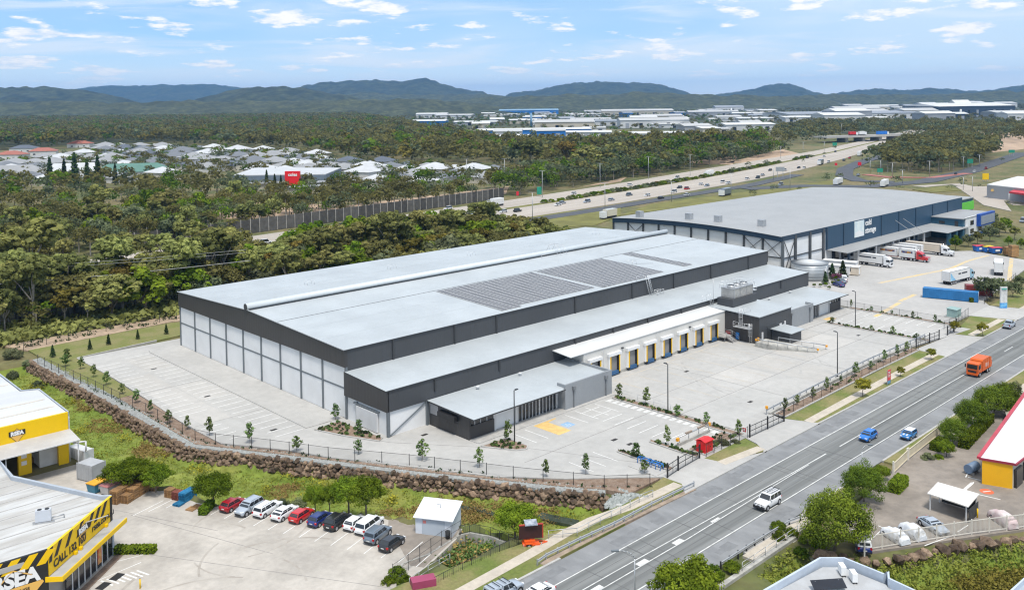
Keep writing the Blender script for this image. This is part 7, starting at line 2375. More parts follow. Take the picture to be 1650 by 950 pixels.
for p, q in (((18.55,-78.39), (24.7,-78.11)), ((24.7,-78.11), (24.85,-77.36)), ((23.86,-83.28), (29.15,-84.77)), ((32.63,-84.92), (29.94,-84.69))):
 b.bar((p[0], p[1], -0.012), (q[0], q[1], -0.012), 0.12, 0.016)
structure('parking_lines', b, M_WORN)
x, y = (44.09,-83.16)
b = MB();b.tube((x, y, -0.02), (x, y, -0.005), 0.85, 20);structure('red_disc_marking', b, mat('disc_orange', (0.62, 0.13, 0.06), 0.7, var=0.1))
b = MB();b.bar((x - 0.45, y + 0.3, 0.0), (x + 0.45, y - 0.3, 0.0), 0.22, 0.012);structure('disc_bar', b, M_WHITE)
cpn = thing('carport', 'open shelter with stained white skillion roof beside the silver coupe', 'shelter', (34, -82, 0))
cpp = [(33.22,-79.82),(36.76,-79.74),(36.84,-84.72),(32.83,-84.83)]
b = MB();b.slab(*[(p[0], p[1], z) for p, z in zip(cpp, (2.15, 2.45, 2.45, 2.15))], 0.12);b.build('roof', mat('stained_roof', (0.60, 0.56, 0.51), 0.7, c2=(0.68, 0.665, 0.64), scale=0.6), cpn)
for i, p in enumerate(cpp):
 c = Vector(cpp[0]).lerp(Vector(cpp[2]), 0.5);q = Vector(p).lerp(c, 0.12)
 b = MB();b.box(q.x - 0.06, q.x + 0.06, q.y - 0.06, q.y + 0.06, -0.1, 2.1);b.build('post', M_ALU, cpn)
p0, p1 = Vector(cpp[1]).lerp(Vector(cpp[2]), 0.1), Vector(cpp[1]).lerp(Vector(cpp[2]), 0.92)
b = MB();b.bar((p0.x, p0.y, 0.85), (p1.x, p1.y, 0.85), 0.06, 1.6);b.build('mesh_screen', mat('shade_mesh', (0.05, 0.05, 0.048), 0.9, var=0.2), cpn)
p0, p1 = Vector(cpp[2]).lerp(Vector(cpp[3]), 0.1), Vector(cpp[2]).lerp(Vector(cpp[3]), 0.9)
b = MB();b.bar((p0.x, p0.y, 0.85), (p1.x, p1.y, 0.85), 0.06, 1.6);b.build('mesh_screen', MATS['shade_mesh'], cpn)
x, y = (35.46,-85)
t = thing('bollard', 'yellow bollard beside the stained shelter', 'bollard', (x, y, 0))
b = MB();b.tube((x, y, 0), (x, y, 1.1), 0.09, 8);b.build('post', M_SIGNY, t)
WF = [(16.2, -79.7), (17.6, -78.9), (24.1, -82.5), (30.4, -86.1), (36.5, -89.9), (46, -95.5)]
t = thing('palisade_fence', 'white picket-style steel fence above the dark boulder wall', 'fence', (17, -79.5, 0))
M_FENCEW = mat('cream_fence_paint', (0.68, 0.64, 0.57), 0.5, var=0.05)
ps = resample(WF, 2.4)
pm = MB();pm.box(-0.06, 0.06, -0.06, 0.06, -0.5, 1.85);me = pm.mesh('post', M_FENCEW)
for p in ps:
 inst('post', me, t, (p[0], p[1], 0))
for q in (0.2, 1.65):
 b = MB()
 for a, c in zip(ps[:-1], ps[1:]):
  b.bar((a[0], a[1], q), (c[0], c[1], q), 0.05, 0.07)
 b.build('rail', M_FENCEW, t)
pm = MB();pm.box(-0.02, 0.02, -0.02, 0.02, 0.1, 1.75);me = pm.mesh('picket', M_FENCEW)
pk = resample(WF, 0.17)
for p in pk[:290]:
 inst('picket', me, t, (p[0], p[1], 0))
for lab, a, c in (('cream slatted gate leaf nearest the big tree', (41.0, -72.2), (47.0, -71.6)), ('cream slatted gate leaf beside the hedge', (47.3, -71.6), (60.0, -71.0))):
 t = thing('slatted_gate', lab, 'gate', a + (0,), group='cream gate screens')
 n = int((Vector(c) - Vector(a)).length / 0.22)
 pm = MB();pm.box(-0.02, 0.02, -0.075, 0.075, 0.1, 1.5);me = pm.mesh('slat', mat('cream_slat', (0.62, 0.55, 0.41), 0.6, var=0.05))
 ang = math.atan2(c[1] - a[1], c[0] - a[0]) + PI / 2
 for i in range(n + 1):
  q = Vector(a).lerp(Vector(c), i / n)
  inst('slat', me, t, (q.x, q.y, 0), ang)
 b = MB();b.bar((a[0], a[1] - 0.05, 1.45), (c[0], c[1] - 0.05, 1.45), 0.06, 0.1);b.bar((a[0], a[1] - 0.05, 0.25), (c[0], c[1] - 0.05, 0.25), 0.06, 0.1);b.each('rail', MATS['cream_slat'], t)
 for q in (a, c):
  b = MB();b.box(q[0] - 0.1, q[0] + 0.1, q[1] - 0.1, q[1] + 0.1, 0, 1.75);b.build('post', M_FENCEW, t)
cu = thing('road_culvert', 'concrete box culvert with wing wall where the ditch passes under the road', 'culvert', (9, -72, -3))
b = MB();b.box(-0.5, 15.5, -71.9, -71.3, -0.55, 0.05);b.build('parapet', M_CONC_WALL, cu)
for x in (0.4, 5.0, 9.6, 14.4):
 b = MB();b.box(x - 0.35, x + 0.35, -71.8, -70.9, -3.4, -0.55);b.build('pier', M_CONC_WALL, cu)
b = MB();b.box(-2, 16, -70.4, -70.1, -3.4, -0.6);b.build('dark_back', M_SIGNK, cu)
b = MB();b.prism([(14.4, -71.9), (15.2, -71.9), (12.5, -81), (11.7, -81)], -3.6, [-0.3, -0.3, -2.2, -2.2]);b.build('wing_wall', M_CONC_WALL, cu)
b = MB();b.bar((8.5, -76.0, -2.9), (4.5, -82.5, -2.9), 0.4, 0.5);b.build('apron_kerb', M_CONC_WALL, cu)
scatter_stones('gravel', [(16.0, -72.6), (15.4, -76), (14.2, -79.5)], 2.2, 260, 0.28, M_GRAVEL, 7, -0.5, 0.9)['label'] = 'pale stone pitching beside the culvert wing wall'
railing('thin wire railing on the bridge footway over the culvert', [(4, -71.6), (16, -71.6), (20, -71.9)], 0.0, 1.0, M_STEEL, 2.2, (1.0, 0.5), False)
br = thing('corner_building', 'flat grey roof with raised parapet and two air conditioners in the bottom corner', 'building', (0, -86, 0))
zr = 6.0
rp = [(-7.99,-81.08),(1.5,-82.24),(2.92,-83.66),(2.75,-88.08),(0.36,-90.12),(-4.68,-92.02),(-14.55,-82.23)]
b = MB();b.prism(rp, -3.4, zr - 0.9);b.build('wall', M_PARAPET, br)
b = MB();b.prism(rp, zr - 0.9, zr - 0.62);b.build('roof', mat('grey_deck', (0.42, 0.43, 0.44), 0.6, c2=(0.37, 0.375, 0.38), scale=0.5), br)
pp = [(-8.51,-81.01),(1.82,-81.87),(3.47,-83.52),(3.25,-87.62),(3.99,-87.72),(2.81,-88.3),(2.41,-90.97)]
b = MB();ribbon(b, pp, 0.22, zr - 1.2, zr + 0.1);b.build('parapet', mat('parapet_pale', (0.46, 0.52, 0.60), 0.55, var=0.06, scale=0.6), br)
p2 = [(3.12,-88.04),(3.14,-90.39),(1.72,-92.65),(-1.16,-90.5)]
b = MB();b.prism(p2, -3, 5.2);b.build('side_roof', M_CONTGREY, br)
for (px_, py_), lab in (((1.58,-84.26), 'white air conditioner nearer the parapet corner on the grey roof'), ((1.15,-85.6), 'second white air conditioner on the grey roof, nearer the picture edge')):
 t = thing('air_conditioner', lab, 'air conditioner', (px_, py_, 5.4), R(45), 'air conditioners on the grey corner roof', world=False)
 b = MB();b.box(-0.5, 0.5, -0.25, 0.25, 0.12, 0.95);b.build('casing', M_SIGNW, t)
 b = MB();b.tube((-0.15, -0.26, 0.55), (-0.15, -0.24, 0.55), 0.3, 14);b.build('fan_grille', mat('grille_cream', (0.45, 0.42, 0.38), 0.6), t)
 b = MB();b.box(-0.55, 0.55, -0.2, -0.1, 0.0, 0.12);b.box(-0.55, 0.55, 0.1, 0.2, 0.0, 0.12);b.each('foot', M_BLACK, t)
x, y = (-1.95,-84.65)
t = thing('tilted_solar_panel', 'dark tilted solar panel on the grey corner roof', 'solar panel', (x, y, 5.4), R(-38), world=False)
b = MB();b.slab((-1.6, -0.5, 0.35), (1.6, -0.5, 0.35), (1.6, 0.5, 0.75), (-1.6, 0.5, 0.75), 0.05);b.build('panel', mat('panel_dark', (0.02, 0.022, 0.03), 0.2), t)
b = MB();b.box(-1.2, -1.1, 0.35, 0.45, 0, 0.7);b.box(1.1, 1.2, 0.35, 0.45, 0, 0.7);b.each('strut', M_STEEL, t)
cb2 = thing('corner_roof', 'pale roof corner cut off at the lower right edge of the view', 'building', (16, -98, 0))
rp = [(12.36,-95.95),(16.08,-96.14),(15.75,-98.86),(9.56,-100.06),(7.17,-97.69)]
b = MB();b.prism(rp, -3.4, 3.6);b.build('wall', M_PARAPET, cb2)
b = MB();ribbon(b, rp[:3], 0.2, 3.2, 4.1);b.build('parapet', MATS['parapet_pale'], cb2)
# -- trees and shrubs
F_EUC = foliage('eucalypt_leaves', (0.125, 0.128, 0.045), (0.36, 0.345, 0.115), 0.03, 0.42)
F_GREEN = foliage('green_leaves', (0.055, 0.092, 0.010), (0.24, 0.31, 0.028), 0.02, 0.35)
F_DARK = foliage('dark_leaves', (0.019, 0.033, 0.015), (0.075, 0.112, 0.039), 0.03)
F_GREYG = foliage('grey_green_leaves', (0.075, 0.088, 0.045), (0.23, 0.25, 0.13), 0.03, 0.35)
F_YOUNG = foliage('sapling_leaves', (0.060, 0.093, 0.027), (0.174, 0.232, 0.072), 0.03)
F_YELLOWG = foliage('yellow_green_leaves', (0.102, 0.111, 0.014), (0.348, 0.319, 0.043), 0.02)
F_RUST = foliage('rusty_leaves', (0.085, 0.070, 0.018), (0.22, 0.165, 0.04), 0.02)
M_BARK = mat('bark', (0.16, 0.13, 0.10), 0.9, var=0.25, scale=1.5)
M_PALEBARK = mat('pale_bark', (0.36, 0.33, 0.28), 0.85, c2=(0.22, 0.19, 0.16), scale=0.8)
def leaves(rng, centres, radii, per, size, flat=0.75, tint0=None, updir=0.35):
 """small leaf quads spread over clumps;returns verts, faces, tint per face"""
 n = len(centres)
 N = n * per
 ci = np.repeat(np.arange(n), per)
 d = rng.normal(0, 1, (N, 3))
 d /= np.linalg.norm(d, axis=1)[:, None]
 rad = radii[ci] * (0.55 + 0.5 * rng.random(N) ** 0.6)
 c = centres[ci] + d * rad[:, None] * np.array([1, 1, flat])
 nrm = d + rng.normal(0, 0.28, (N, 3)) + np.array([0, 0, updir])
 nrm /= np.linalg.norm(nrm, axis=1)[:, None]
 a = np.cross(nrm, rng.normal(0, 1, (N, 3)))
 a /= np.linalg.norm(a, axis=1)[:, None] + 1e-9
 bb = np.cross(nrm, a)
 s = size * (0.6 + 0.8 * rng.random(N))
 a *= s[:, None]
 bb *= (s * (0.55 + 0.4 * rng.random(N)))[:, None]
 v = np.stack([c - a - bb * 0.4, c + a * 0.3 - bb, c + a + bb * 0.4, c - a * 0.3 + bb], 1).reshape(-1, 3)
 tc = rng.random(n) if tint0 is None else tint0
 tint = np.clip(tc[ci] * 0.8 + rng.random(N) * 0.2, 0, 1)
 return v, tint
def leaf_mesh(name, v, tint, m):
 me = bpy.data.meshes.new(name)
 N = len(tint)
 me.vertices.add(4 * N)
 me.vertices.foreach_set('co', v.astype(np.float32).ravel())
 me.loops.add(4 * N)
 me.loops.foreach_set('vertex_index', np.arange(4 * N, dtype=np.int32))
 me.polygons.add(N)
 me.polygons.foreach_set('loop_start', np.arange(0, 4 * N, 4, dtype=np.int32))
 at = me.attributes.new('tint', 'FLOAT', 'FACE')
 at.data.foreach_set('value', tint.astype(np.float32))
 me.materials.append(m)
 me.update()
 return me
def limbs(mb, rng, base, ends, r0):
 for e in ends:
  s = base + (e - base) * rng.uniform(0.0, 0.15)
  k = s.lerp(e, 0.5) + Vector((rng.uniform(-.3, .3), rng.uniform(-.3, .3), rng.uniform(0, .4)))
  mb.tube(s, k, r0 * 0.55, 6, r0 * 0.35, cap=False)
  mb.tube(k, e, r0 * 0.35, 6, r0 * 0.12, cap=False)
def make_tree(kind, seed, h, R_, m, bark, n_clump, per, leaf, trunk_frac=0.4, r0=None):
 """unit prototypes: crown mesh and trunk mesh for a tree of height h and crown radius R_"""
 rng = np.random.RandomState(seed)
 rr = random.Random(seed)
 r0 = r0 or h * 0.022
 hb = h * trunk_frac
 t = MB()
 if kind == 'euc':
  nb = rr.randint(4, 6)
  ends, cs, rs = [], [], []
  for i in range(nb):
   a = 2 * PI * i / nb + rr.uniform(-.5, .5)
   q = rr.uniform(0.25, 0.75)
   e = Vector((math.cos(a) * R_ * q, math.sin(a) * R_ * q, hb + (h - hb) * rr.uniform(0.35, 0.85)))
   ends.append(e)
   k = max(3, n_clump // nb)
   for j in range(k):
    o = rng.normal(0, 1, 3);o /= np.linalg.norm(o)
    cs.append(np.array(e) + o * np.array([R_ * 0.42, R_ * 0.42, h * 0.13]) * rng.uniform(0.5, 1.0))
    rs.append(R_ * rng.uniform(0.16, 0.27))
  top = Vector((rr.uniform(-.2, .2) * R_, rr.uniform(-.2, .2) * R_, h * 0.9));ends.append(top)
  for j in range(n_clump // 5):
   o = rng.normal(0, 1, 3);o /= np.linalg.norm(o)
   cs.append(np.array(top) + o * np.array([R_ * 0.4, R_ * 0.4, h * 0.09]));rs.append(R_ * rng.uniform(0.15, 0.25))
  fk = Vector((0, 0, hb * 0.85))
  t.tube((0, 0, -0.3), fk, r0, 7, r0 * 0.75, cap=False)
  limbs(t, rr, fk, ends, r0)
  flat = 0.65
 elif kind == 'round':
  cs, rs, ends = [], [], []
  for j in range(n_clump):
   o = rng.normal(0, 1, 3);o /= np.linalg.norm(o)
   if o[2] < -0.5:
    o[2] *= -0.6
   k = rng.uniform(0.62, 0.9)
   lump = 1 + 0.16 * math.sin(3 * math.atan2(o[1], o[0]) + seed) + rng.uniform(-.1, .1)
   cs.append(np.array([o[0] * R_ * k * lump, o[1] * R_ * k * lump, hb + (h - hb) * (0.42 + 0.5 * o[2] * k * lump)]))
   rs.append(R_ * rng.uniform(0.2, 0.34))
  for i in range(4):
   a = 2 * PI * i / 4 + rr.uniform(-.4, .4)
   ends.append(Vector((math.cos(a) * R_ * 0.55, math.sin(a) * R_ * 0.55, hb + (h - hb) * 0.5)))
  fk = Vector((0, 0, hb * 0.9))
  t.tube((0, 0, -0.3), fk, r0, 7, r0 * 0.8, cap=False)
  limbs(t, rr, fk, ends, r0)
  flat = 0.8
 elif kind == 'cone':
  cs, rs = [], []
  for j in range(n_clump):
   u = (j + rng.random()) / n_clump
   z = hb * 0.4 + (h - hb * 0.4) * u
   rad = R_ * (1 - u) ** 0.8 * rng.uniform(0.45, 0.9)
   a = j * 2.4
   cs.append(np.array([math.cos(a) * rad, math.sin(a) * rad, z]));rs.append(R_ * (0.14 + 0.26 * (1 - u)))
  t.tube((0, 0, -0.3), (0, 0, h * 0.95), r0, 7, r0 * 0.2, cap=False)
  flat = 0.55
 elif kind == 'shrub':
  cs, rs = [], []
  for j in range(n_clump):
   a, q = rr.uniform(0, 6.28), rr.uniform(0, 1) ** 0.5
   cs.append(np.array([math.cos(a) * R_ * q * 0.75, math.sin(a) * R_ * q * 0.75, h * (0.25 + 0.5 * (1 - q * q) * rr.uniform(0.6, 1.1))]));rs.append(R_ * rr.uniform(0.22, 0.36))
  for i in range(3):
   t.tube((0, 0, -0.1), (rr.uniform(-.3, .3) * R_, rr.uniform(-.3, .3) * R_, h * 0.5), h * 0.025, 5, h * 0.01, cap=False)
  flat = 0.8
 else:                                           # sapling: thin stem, loose narrow crown
  cs, rs = [], []
  for j in range(n_clump):
   u = (j + 0.5) / n_clump
   a = j * 2.4
   q = R_ * (0.75 * math.sin(PI * (0.15 + 0.8 * u))) * rr.uniform(0.3, 1.0)
   cs.append(np.array([math.cos(a) * q, math.sin(a) * q, h * (0.28 + 0.68 * u)]));rs.append(R_ * rr.uniform(0.22, 0.4))
  t.tube((0, 0, -0.1), (rr.uniform(-.1, .1), rr.uniform(-.1, .1), h * 0.9), 0.035, 5, 0.012, cap=False)
  flat = 1.0
 cs, rs = np.array(cs), np.array(rs)
 zz = (cs[:, 2] - cs[:, 2].min()) / (np.ptp(cs[:, 2]) + 1e-6)
 v, tint = leaves(rng, cs, rs, per, leaf, flat)
 return leaf_mesh('crown', v, tint, m), t.mesh('trunk', bark), h
PROTO = {}
def proto(key, *a, **k):
 PROTO.setdefault(key, []).append(make_tree(*a, **k))
for s in range(4):
 proto('euc', 'euc', 10 + s, 12.0, 4.2, F_EUC, M_PALEBARK, 46, 42, 0.34, 0.42)
for s in range(3):
 proto('olive', 'round', 20 + s, 10.0, 3.8, F_EUC, M_BARK, 46, 44, 0.32, 0.25)
for s in range(3):
 proto('green', 'round', 30 + s, 8.0, 3.3, F_GREEN, M_BARK, 44, 46, 0.28, 0.2)
for s in range(3):
 proto('greyg', 'round', 40 + s, 7.0, 3.2, F_GREYG, M_BARK, 42, 42, 0.28, 0.15)
for s in range(2):
 proto('rust', 'euc', 45 + s, 11.0, 3.6, F_RUST, M_PALEBARK, 40, 40, 0.32, 0.4)
for s in range(2):
 proto('conifer', 'cone', 50 + s, 14.0, 2.6, F_DARK, M_BARK, 60, 30, 0.34, 0.2)
for s in range(2):
 proto('pine', 'cone', 55 + s, 10.0, 3.6, F_GREEN, M_BARK, 56, 40, 0.36, 0.2)
for s in range(3):
 proto('fig', 'round', 60 + s, 5.2, 2.5, F_GREEN, M_BARK, 74, 170, 0.085, 0.32, r0=0.14)
for s in range(2):
 proto('bigtree', 'round', 66 + s, 6.4, 3.5, foliage('mid_green_leaves', (0.05, 0.078, 0.012), (0.20, 0.26, 0.03), 0.015), M_BARK, 95, 210, 0.085, 0.15, r0=0.16)
for s in range(2):
 proto('street', 'round', 70 + s, 3.0, 1.25, F_YELLOWG, M_BARK, 46, 110, 0.065, 0.34, r0=0.06)
for s in range(4):
 proto('sapling', 'sapling', 80 + s, 2.6, 0.72, F_YOUNG, M_BARK, 13, 20, 0.11, 0.3)
for s in range(3):
 proto('shrub', 'shrub', 90 + s, 1.6, 1.2, F_GREYG, M_BARK, 26, 90, 0.075)
for s in range(2):
 proto('gshrub', 'shrub', 94 + s, 1.6, 1.2, F_GREEN, M_BARK, 26, 90, 0.075)
for s in range(2):
 proto('tuft', 'shrub', 97 + s, 0.5, 0.36, F_YOUNG, M_BARK, 7, 22, 0.07)
proto('dtuft', 'shrub', 99, 0.5, 0.34, F_DARK, M_BARK, 7, 22, 0.07)
def plant(kind, name, label, cat, x, y, h=None, group=None, z=None, rng=random, wide=1.0, variant=None, trunk=True):
 cr, tr, hp = (rng.choice(PROTO[kind]) if variant is None else PROTO[kind][variant % len(PROTO[kind])])
 s = (h or hp) / hp
 t = thing(name, label, cat, (x, y, (ground_z(x, y) if z is None else z)), rng.uniform(0, 6.28), group, world=False)
 t.scale = (s * wide, s * wide, s)
 if kind == 'sapling':
  t.rotation_euler = (rng.uniform(-.09, .09), rng.uniform(-.09, .09), t.rotation_euler.z)
  t.scale = (s * wide * rng.uniform(.75, 1.35), s * wide * rng.uniform(.75, 1.35), s * rng.uniform(.65, 1.05))
 if trunk:
  put('trunk', tr, t)
 put('crown', cr, t)
 return t
rt = random.Random(77)
TUFT_N = [0]
for poly, n, seed in BEDS:
 r = random.Random(seed)
 xs_ = [p[0] for p in poly];ys_ = [p[1] for p in poly]
 k = 0
 tries = 0
 while k < n and tries < 4000:
  tries += 1
  x, y = r.uniform(min(xs_), max(xs_)), r.uniform(min(ys_), max(ys_))
  if polydist(np.array([x]), np.array([y]), poly)[0] < 0.25:
   continue
  k += 1
  if TUFT_N[0] >= 280:
   break
  TUFT_N[0] += 1
  cr, tr, hp = r.choice(PROTO['tuft'] + PROTO['dtuft'])
  o = put('garden_plant', cr)
  o.location = (x, y, 0.12);o.rotation_euler = (0, 0, r.uniform(0, 6));sc_ = r.uniform(0.7, 1.35);o.scale = (sc_, sc_, sc_)
  tag(o, 'low tufted plant in a mulched garden bed of the new site', 'plant', 'low plants in the garden beds')
def mass(name, label, kind, pts, m, cat='plants', quads=14, size=0.12, hh=0.45, rad=0.3, seed=1, up=1.3):
 """uncountable low growth as one object"""
 rng = np.random.RandomState(seed)
 P_ = np.array(pts)
 N = len(P_)
 hs = np.array([p[3] if len(p) > 3 else 1.0 for p in pts]) if len(pts[0]) > 3 else np.ones(N)
 ci = np.repeat(np.arange(N), quads)
 c = P_[ci, :3] + rng.normal(0, 1, (N * quads, 3)) * np.array([rad, rad, 0]) * hs[ci][:, None]
 c[:, 2] += np.abs(rng.random(N * quads)) * hh * hs[ci]
 nrm = rng.normal(0, 1, (N * quads, 3)) + np.array([0, 0, up])
 nrm /= np.linalg.norm(nrm, axis=1)[:, None]
 a = np.cross(nrm, rng.normal(0, 1, (N * quads, 3)));a /= np.linalg.norm(a, axis=1)[:, None]
 b2 = np.cross(nrm, a)
 s = (size * (0.5 + rng.random(N * quads)) * hs[ci])[:, None]
 v = np.stack([c - a * s - b2 * s * .4, c + a * s * .3 - b2 * s, c + a * s + b2 * s * .4, c - a * s * .3 + b2 * s], 1).reshape(-1, 3)
 base = rng.random(N)
 tint = np.clip(base[ci] * 0.7 + rng.random(N * quads) * 0.4, 0, 1)
 o = put(name, leaf_mesh(name, v, tint, m), None, 'stuff')
 tag(o, label, cat, kind='stuff')
 return o
def fill(poly, spacing, seed, cond=None):
 r = random.Random(seed)
 xs_ = [p[0] for p in poly];ys_ = [p[1] for p in poly]
 n = int((max(xs_) - min(xs_)) * (max(ys_) - min(ys_)) / spacing ** 2)
 X = np.array([r.uniform(min(xs_), max(xs_)) for _ in range(n)]);Y = np.array([r.uniform(min(ys_), max(ys_)) for _ in range(n)])
 ok = inside(X, Y, poly)
 return [(float(x), float(y)) for x, y, k in zip(X, Y, ok) if k]
pts = []
F_GRASS = foliage('rank_grass', (0.125, 0.165, 0.025), (0.29, 0.31, 0.065), 0.0, 0.35)
F_DRY = foliage('dry_grass', (0.240, 0.168, 0.054), (0.504, 0.372, 0.144), 0.0, 0.35)
n0 = lambda x, y, f, o: mnoise.noise(Vector((x * f + o, y * f - o, o)))
g1_, g2_, g3_ = [], [], []
for x, y in fill(SWALE, 0.55, 5):
 if polydist(np.array([x]), np.array([y]), SWALE)[0] < 0.8:
  continue
 z = ground_z(x, y)
 a = n0(x, y, 0.11, 3.1)
 east = (x > -4 and y < -36)
 if a > (0.0 if east else 0.2):
  g2_.append((x, y, z, rt.uniform(0.7, 1.5)))
 elif n0(x, y, 0.17, 9.0) > 0.16 and rt.random() < 0.16:
  g3_.append((x, y, z, rt.uniform(0.8, 1.9)))
 elif rt.random() < 0.7:
  g1_.append((x, y, z, rt.uniform(0.5, 1.2)))
mass('grass', 'bright green rank grass growing along the ditch', 'grass', g1_, F_GRASS, 'grass', 14, 0.075, 0.14, 0.36, 2)
mass('dry_grass', 'dry straw-coloured grass patches in the ditch', 'grass', g2_, F_DRY, 'grass', 24, 0.075, 0.32, 0.34, 3)
mass('weeds', 'taller mixed weeds in the ditch', 'weeds', g3_, F_YELLOWG, 'weeds', 36, 0.07, 0.6, 0.36, 4)
g1_, g2_ = [], []
for x, y in fill(CREEK, 0.5, 6):
 if y < -108 or x < -8:
  continue
 if polydist(np.array([x]), np.array([y]), CREEK)[0] < 2.4:
  g1_.append((x, y, ground_z(x, y), 1.2))
  continue
 if x > 2 and x < 11 and y > -78:
  if rt.random() < 0.5: continue
 (g2_ if n0(x, y, 0.16, 1.7) > -0.05 else g1_).append((x, y, ground_z(x, y), rt.uniform(0.8, 1.9)))
mass('grass', 'green grass in the creek beside the dark boulder wall', 'grass', g1_, F_GRASS, 'grass', 24, 0.09, 0.22, 0.36, 5)
mass('reeds', 'olive and rusty reeds filling the creek below the storage yard', 'reeds', g2_, foliage('reed_leaves', (0.09, 0.085, 0.018), (0.26, 0.22, 0.05), 0.0, 0.3), 'reeds', 40, 0.075, 0.6, 0.36, 6)
pw = [(x, y, -2.5, rt.uniform(0.9, 2.0)) for x, y in fill(PIT, 0.7, 8)]
mass('weeds', 'mixed green and straw weeds filling the walled pit', 'weeds', [p for i, p in enumerate(pw) if i % 3], F_YOUNG, 'weeds', 60, 0.07, 0.9, 0.42, 7)
mass('dry_weeds', 'straw-coloured weeds in the walled pit', 'weeds', [p for i, p in enumerate(pw) if i % 3 == 0], F_DRY, 'weeds', 50, 0.07, 0.9, 0.42, 8)
bw = [(p[0] + rt.uniform(-.4, .4), p[1] + rt.uniform(-.4, .4), -0.02, rt.uniform(0.5, 1.2)) for p in resample(FEN, 1.6)[14:]]
mass('ground_plants', 'small dark plants dotted along the mulch beside the boundary fence', 'plants', bw, F_DARK, 'plants', 14, 0.09, 0.3, 0.16, 10)
sb_ = [(x, y, -0.03, rt.uniform(0.8, 1.5)) for x, y in fill([(-26, 86), (-27, 91), (22, 91), (28, 86.5), (8, 86.6)], 2.0, 11)]
mass('ground_plants', 'dark tufts on the sandy bed behind the lawn', 'plants', sb_, F_DARK, 'plants', 14, 0.13, 0.4, 0.25, 12)
rg = [(x, y, -0.3, rt.uniform(1.0, 2.6)) for x, y in fill([(-60, 92), (-29, 88), (-26, 92.8), (30, 93), (46, 84), (140, 72), (140, 88), (40, 100), (-60, 112)], 1.15, 12)]
mass('undergrowth', 'rough olive undergrowth between the lawn fence and the trees', 'undergrowth', rg, F_EUC, 'undergrowth', 14, 0.24, 0.8, 0.5, 13)
SAP = 'young trees planted around the new site'
for x, y in [(-23.37,65.39),(-21.86,68.71),(-21.85,61.45),(-21.89,54.1),(-21.93,47.18),(-21.7,39.89),(-22,33.1),(-22.37,25.96),(-22.24,19.21),(-21.15,14.17),(-19.83,9.05)]:
 plant('sapling', 'sapling', 'slim young tree between the fence and the left car park', 'young tree', x + 0.5, y, rt.uniform(2.2, 3.2), SAP, 0.0, rt)
for (x, y), lab in (
  ((-16.26,1.8), 'bushy young tree in the pointed mulch bed by the fence'),
  ((-1.52,0.97), 'small young tree at the wall end of the triangular bed'),
  ((-2.69,-7.21), 'young tree at the lower tip of the triangular bed'),
  ((-13,-6.36), 'small young tree by the fence below the triangular bed'),
  ((-7.01,-13.76), 'young tree by the fence in front of the sliding door'),
  ((-1.98,-22.43), 'dark young tree by the fence left of the office'),
  ((2.28,-30.18), 'young tree by the fence below the office light pole'),
  ((6.63,-39.05), 'low young tree by the fence near the car park tip'),
  ((11.1,-42.38), 'tall loose young tree at the tip of the office car park'),
  ((11.54,-26.01), 'little tree in the bed beside the office light pole'),
  ((20.49,-43.84), 'leafy young tree in the first office planter'),
  ((17.1,-47.84), 'bright young tree at the street end of the first planter'),
  ((27.5,-44.26), 'young tree in the second office planter'),
  ((39.08,-25.11), 'young tree at the building end of the crossing planter'),
  ((39.52,-30.58), 'young tree between the wire rail and the crossing blocks'),
  ((38.35,-37.96), 'young tree just past the crossing light pole'),
  ((38.37,-43.56), 'young tree in the middle of the crossing planter'),
  ((38.27,-49.49), 'young tree beside the loading yard gate sign'),
):
 plant('sapling', 'sapling', lab, 'young tree', x, y, rt.uniform(2.4, 3.4), None, 0.05, rt)
for x, y in [(130.3, y) for y in (-23, -28, -33, -38, -43)] + [(112.9, y) for y in (-27, -36, -41, -46)]:
 plant('sapling', 'sapling', 'small rounded young tree in the planters of the far car park', 'young tree', x, y, rt.uniform(1.7, 2.3), SAP, 0.05, rt, 1.15)
for (px, py, h_) in ((52.6, -49.2, 2.4), (57.0, -49.0, 2.2), (62.2, -49.0, 2.5), (67.4, -48.9, 2.7), (73, -48.8, 2.2), (79, -48.6, 2.8), (85, -48.8, 2.4), (91, -48.8, 2.8), (97, -48.8, 2.4), (101.5, -48.6, 2.6)):
 plant('sapling', 'sapling', 'dark young tree in the bed below the loading yard rail', 'young tree', px, py, h_, SAP, 0.05, rt)
for (x, y), h_, lab in (((69.27,-54.57), 3.4, 'yellow-green round street tree nearest the red lease board'), ((84.87,-54.47), 1.9, 'small yellow-green street tree behind the red lease board'), ((99.6,-54.16), 2.4, 'green street tree by the bend of the footpath'),
      ((124.99,-54.98), 3.0, 'round yellow-green street tree between the two far driveways'), ((123.56,-49.75), 2.8, 'loose street sapling beside the far gate')):
 plant('street', 'street_tree', lab, 'street tree', x, y, h_, None, 0.0, rt)
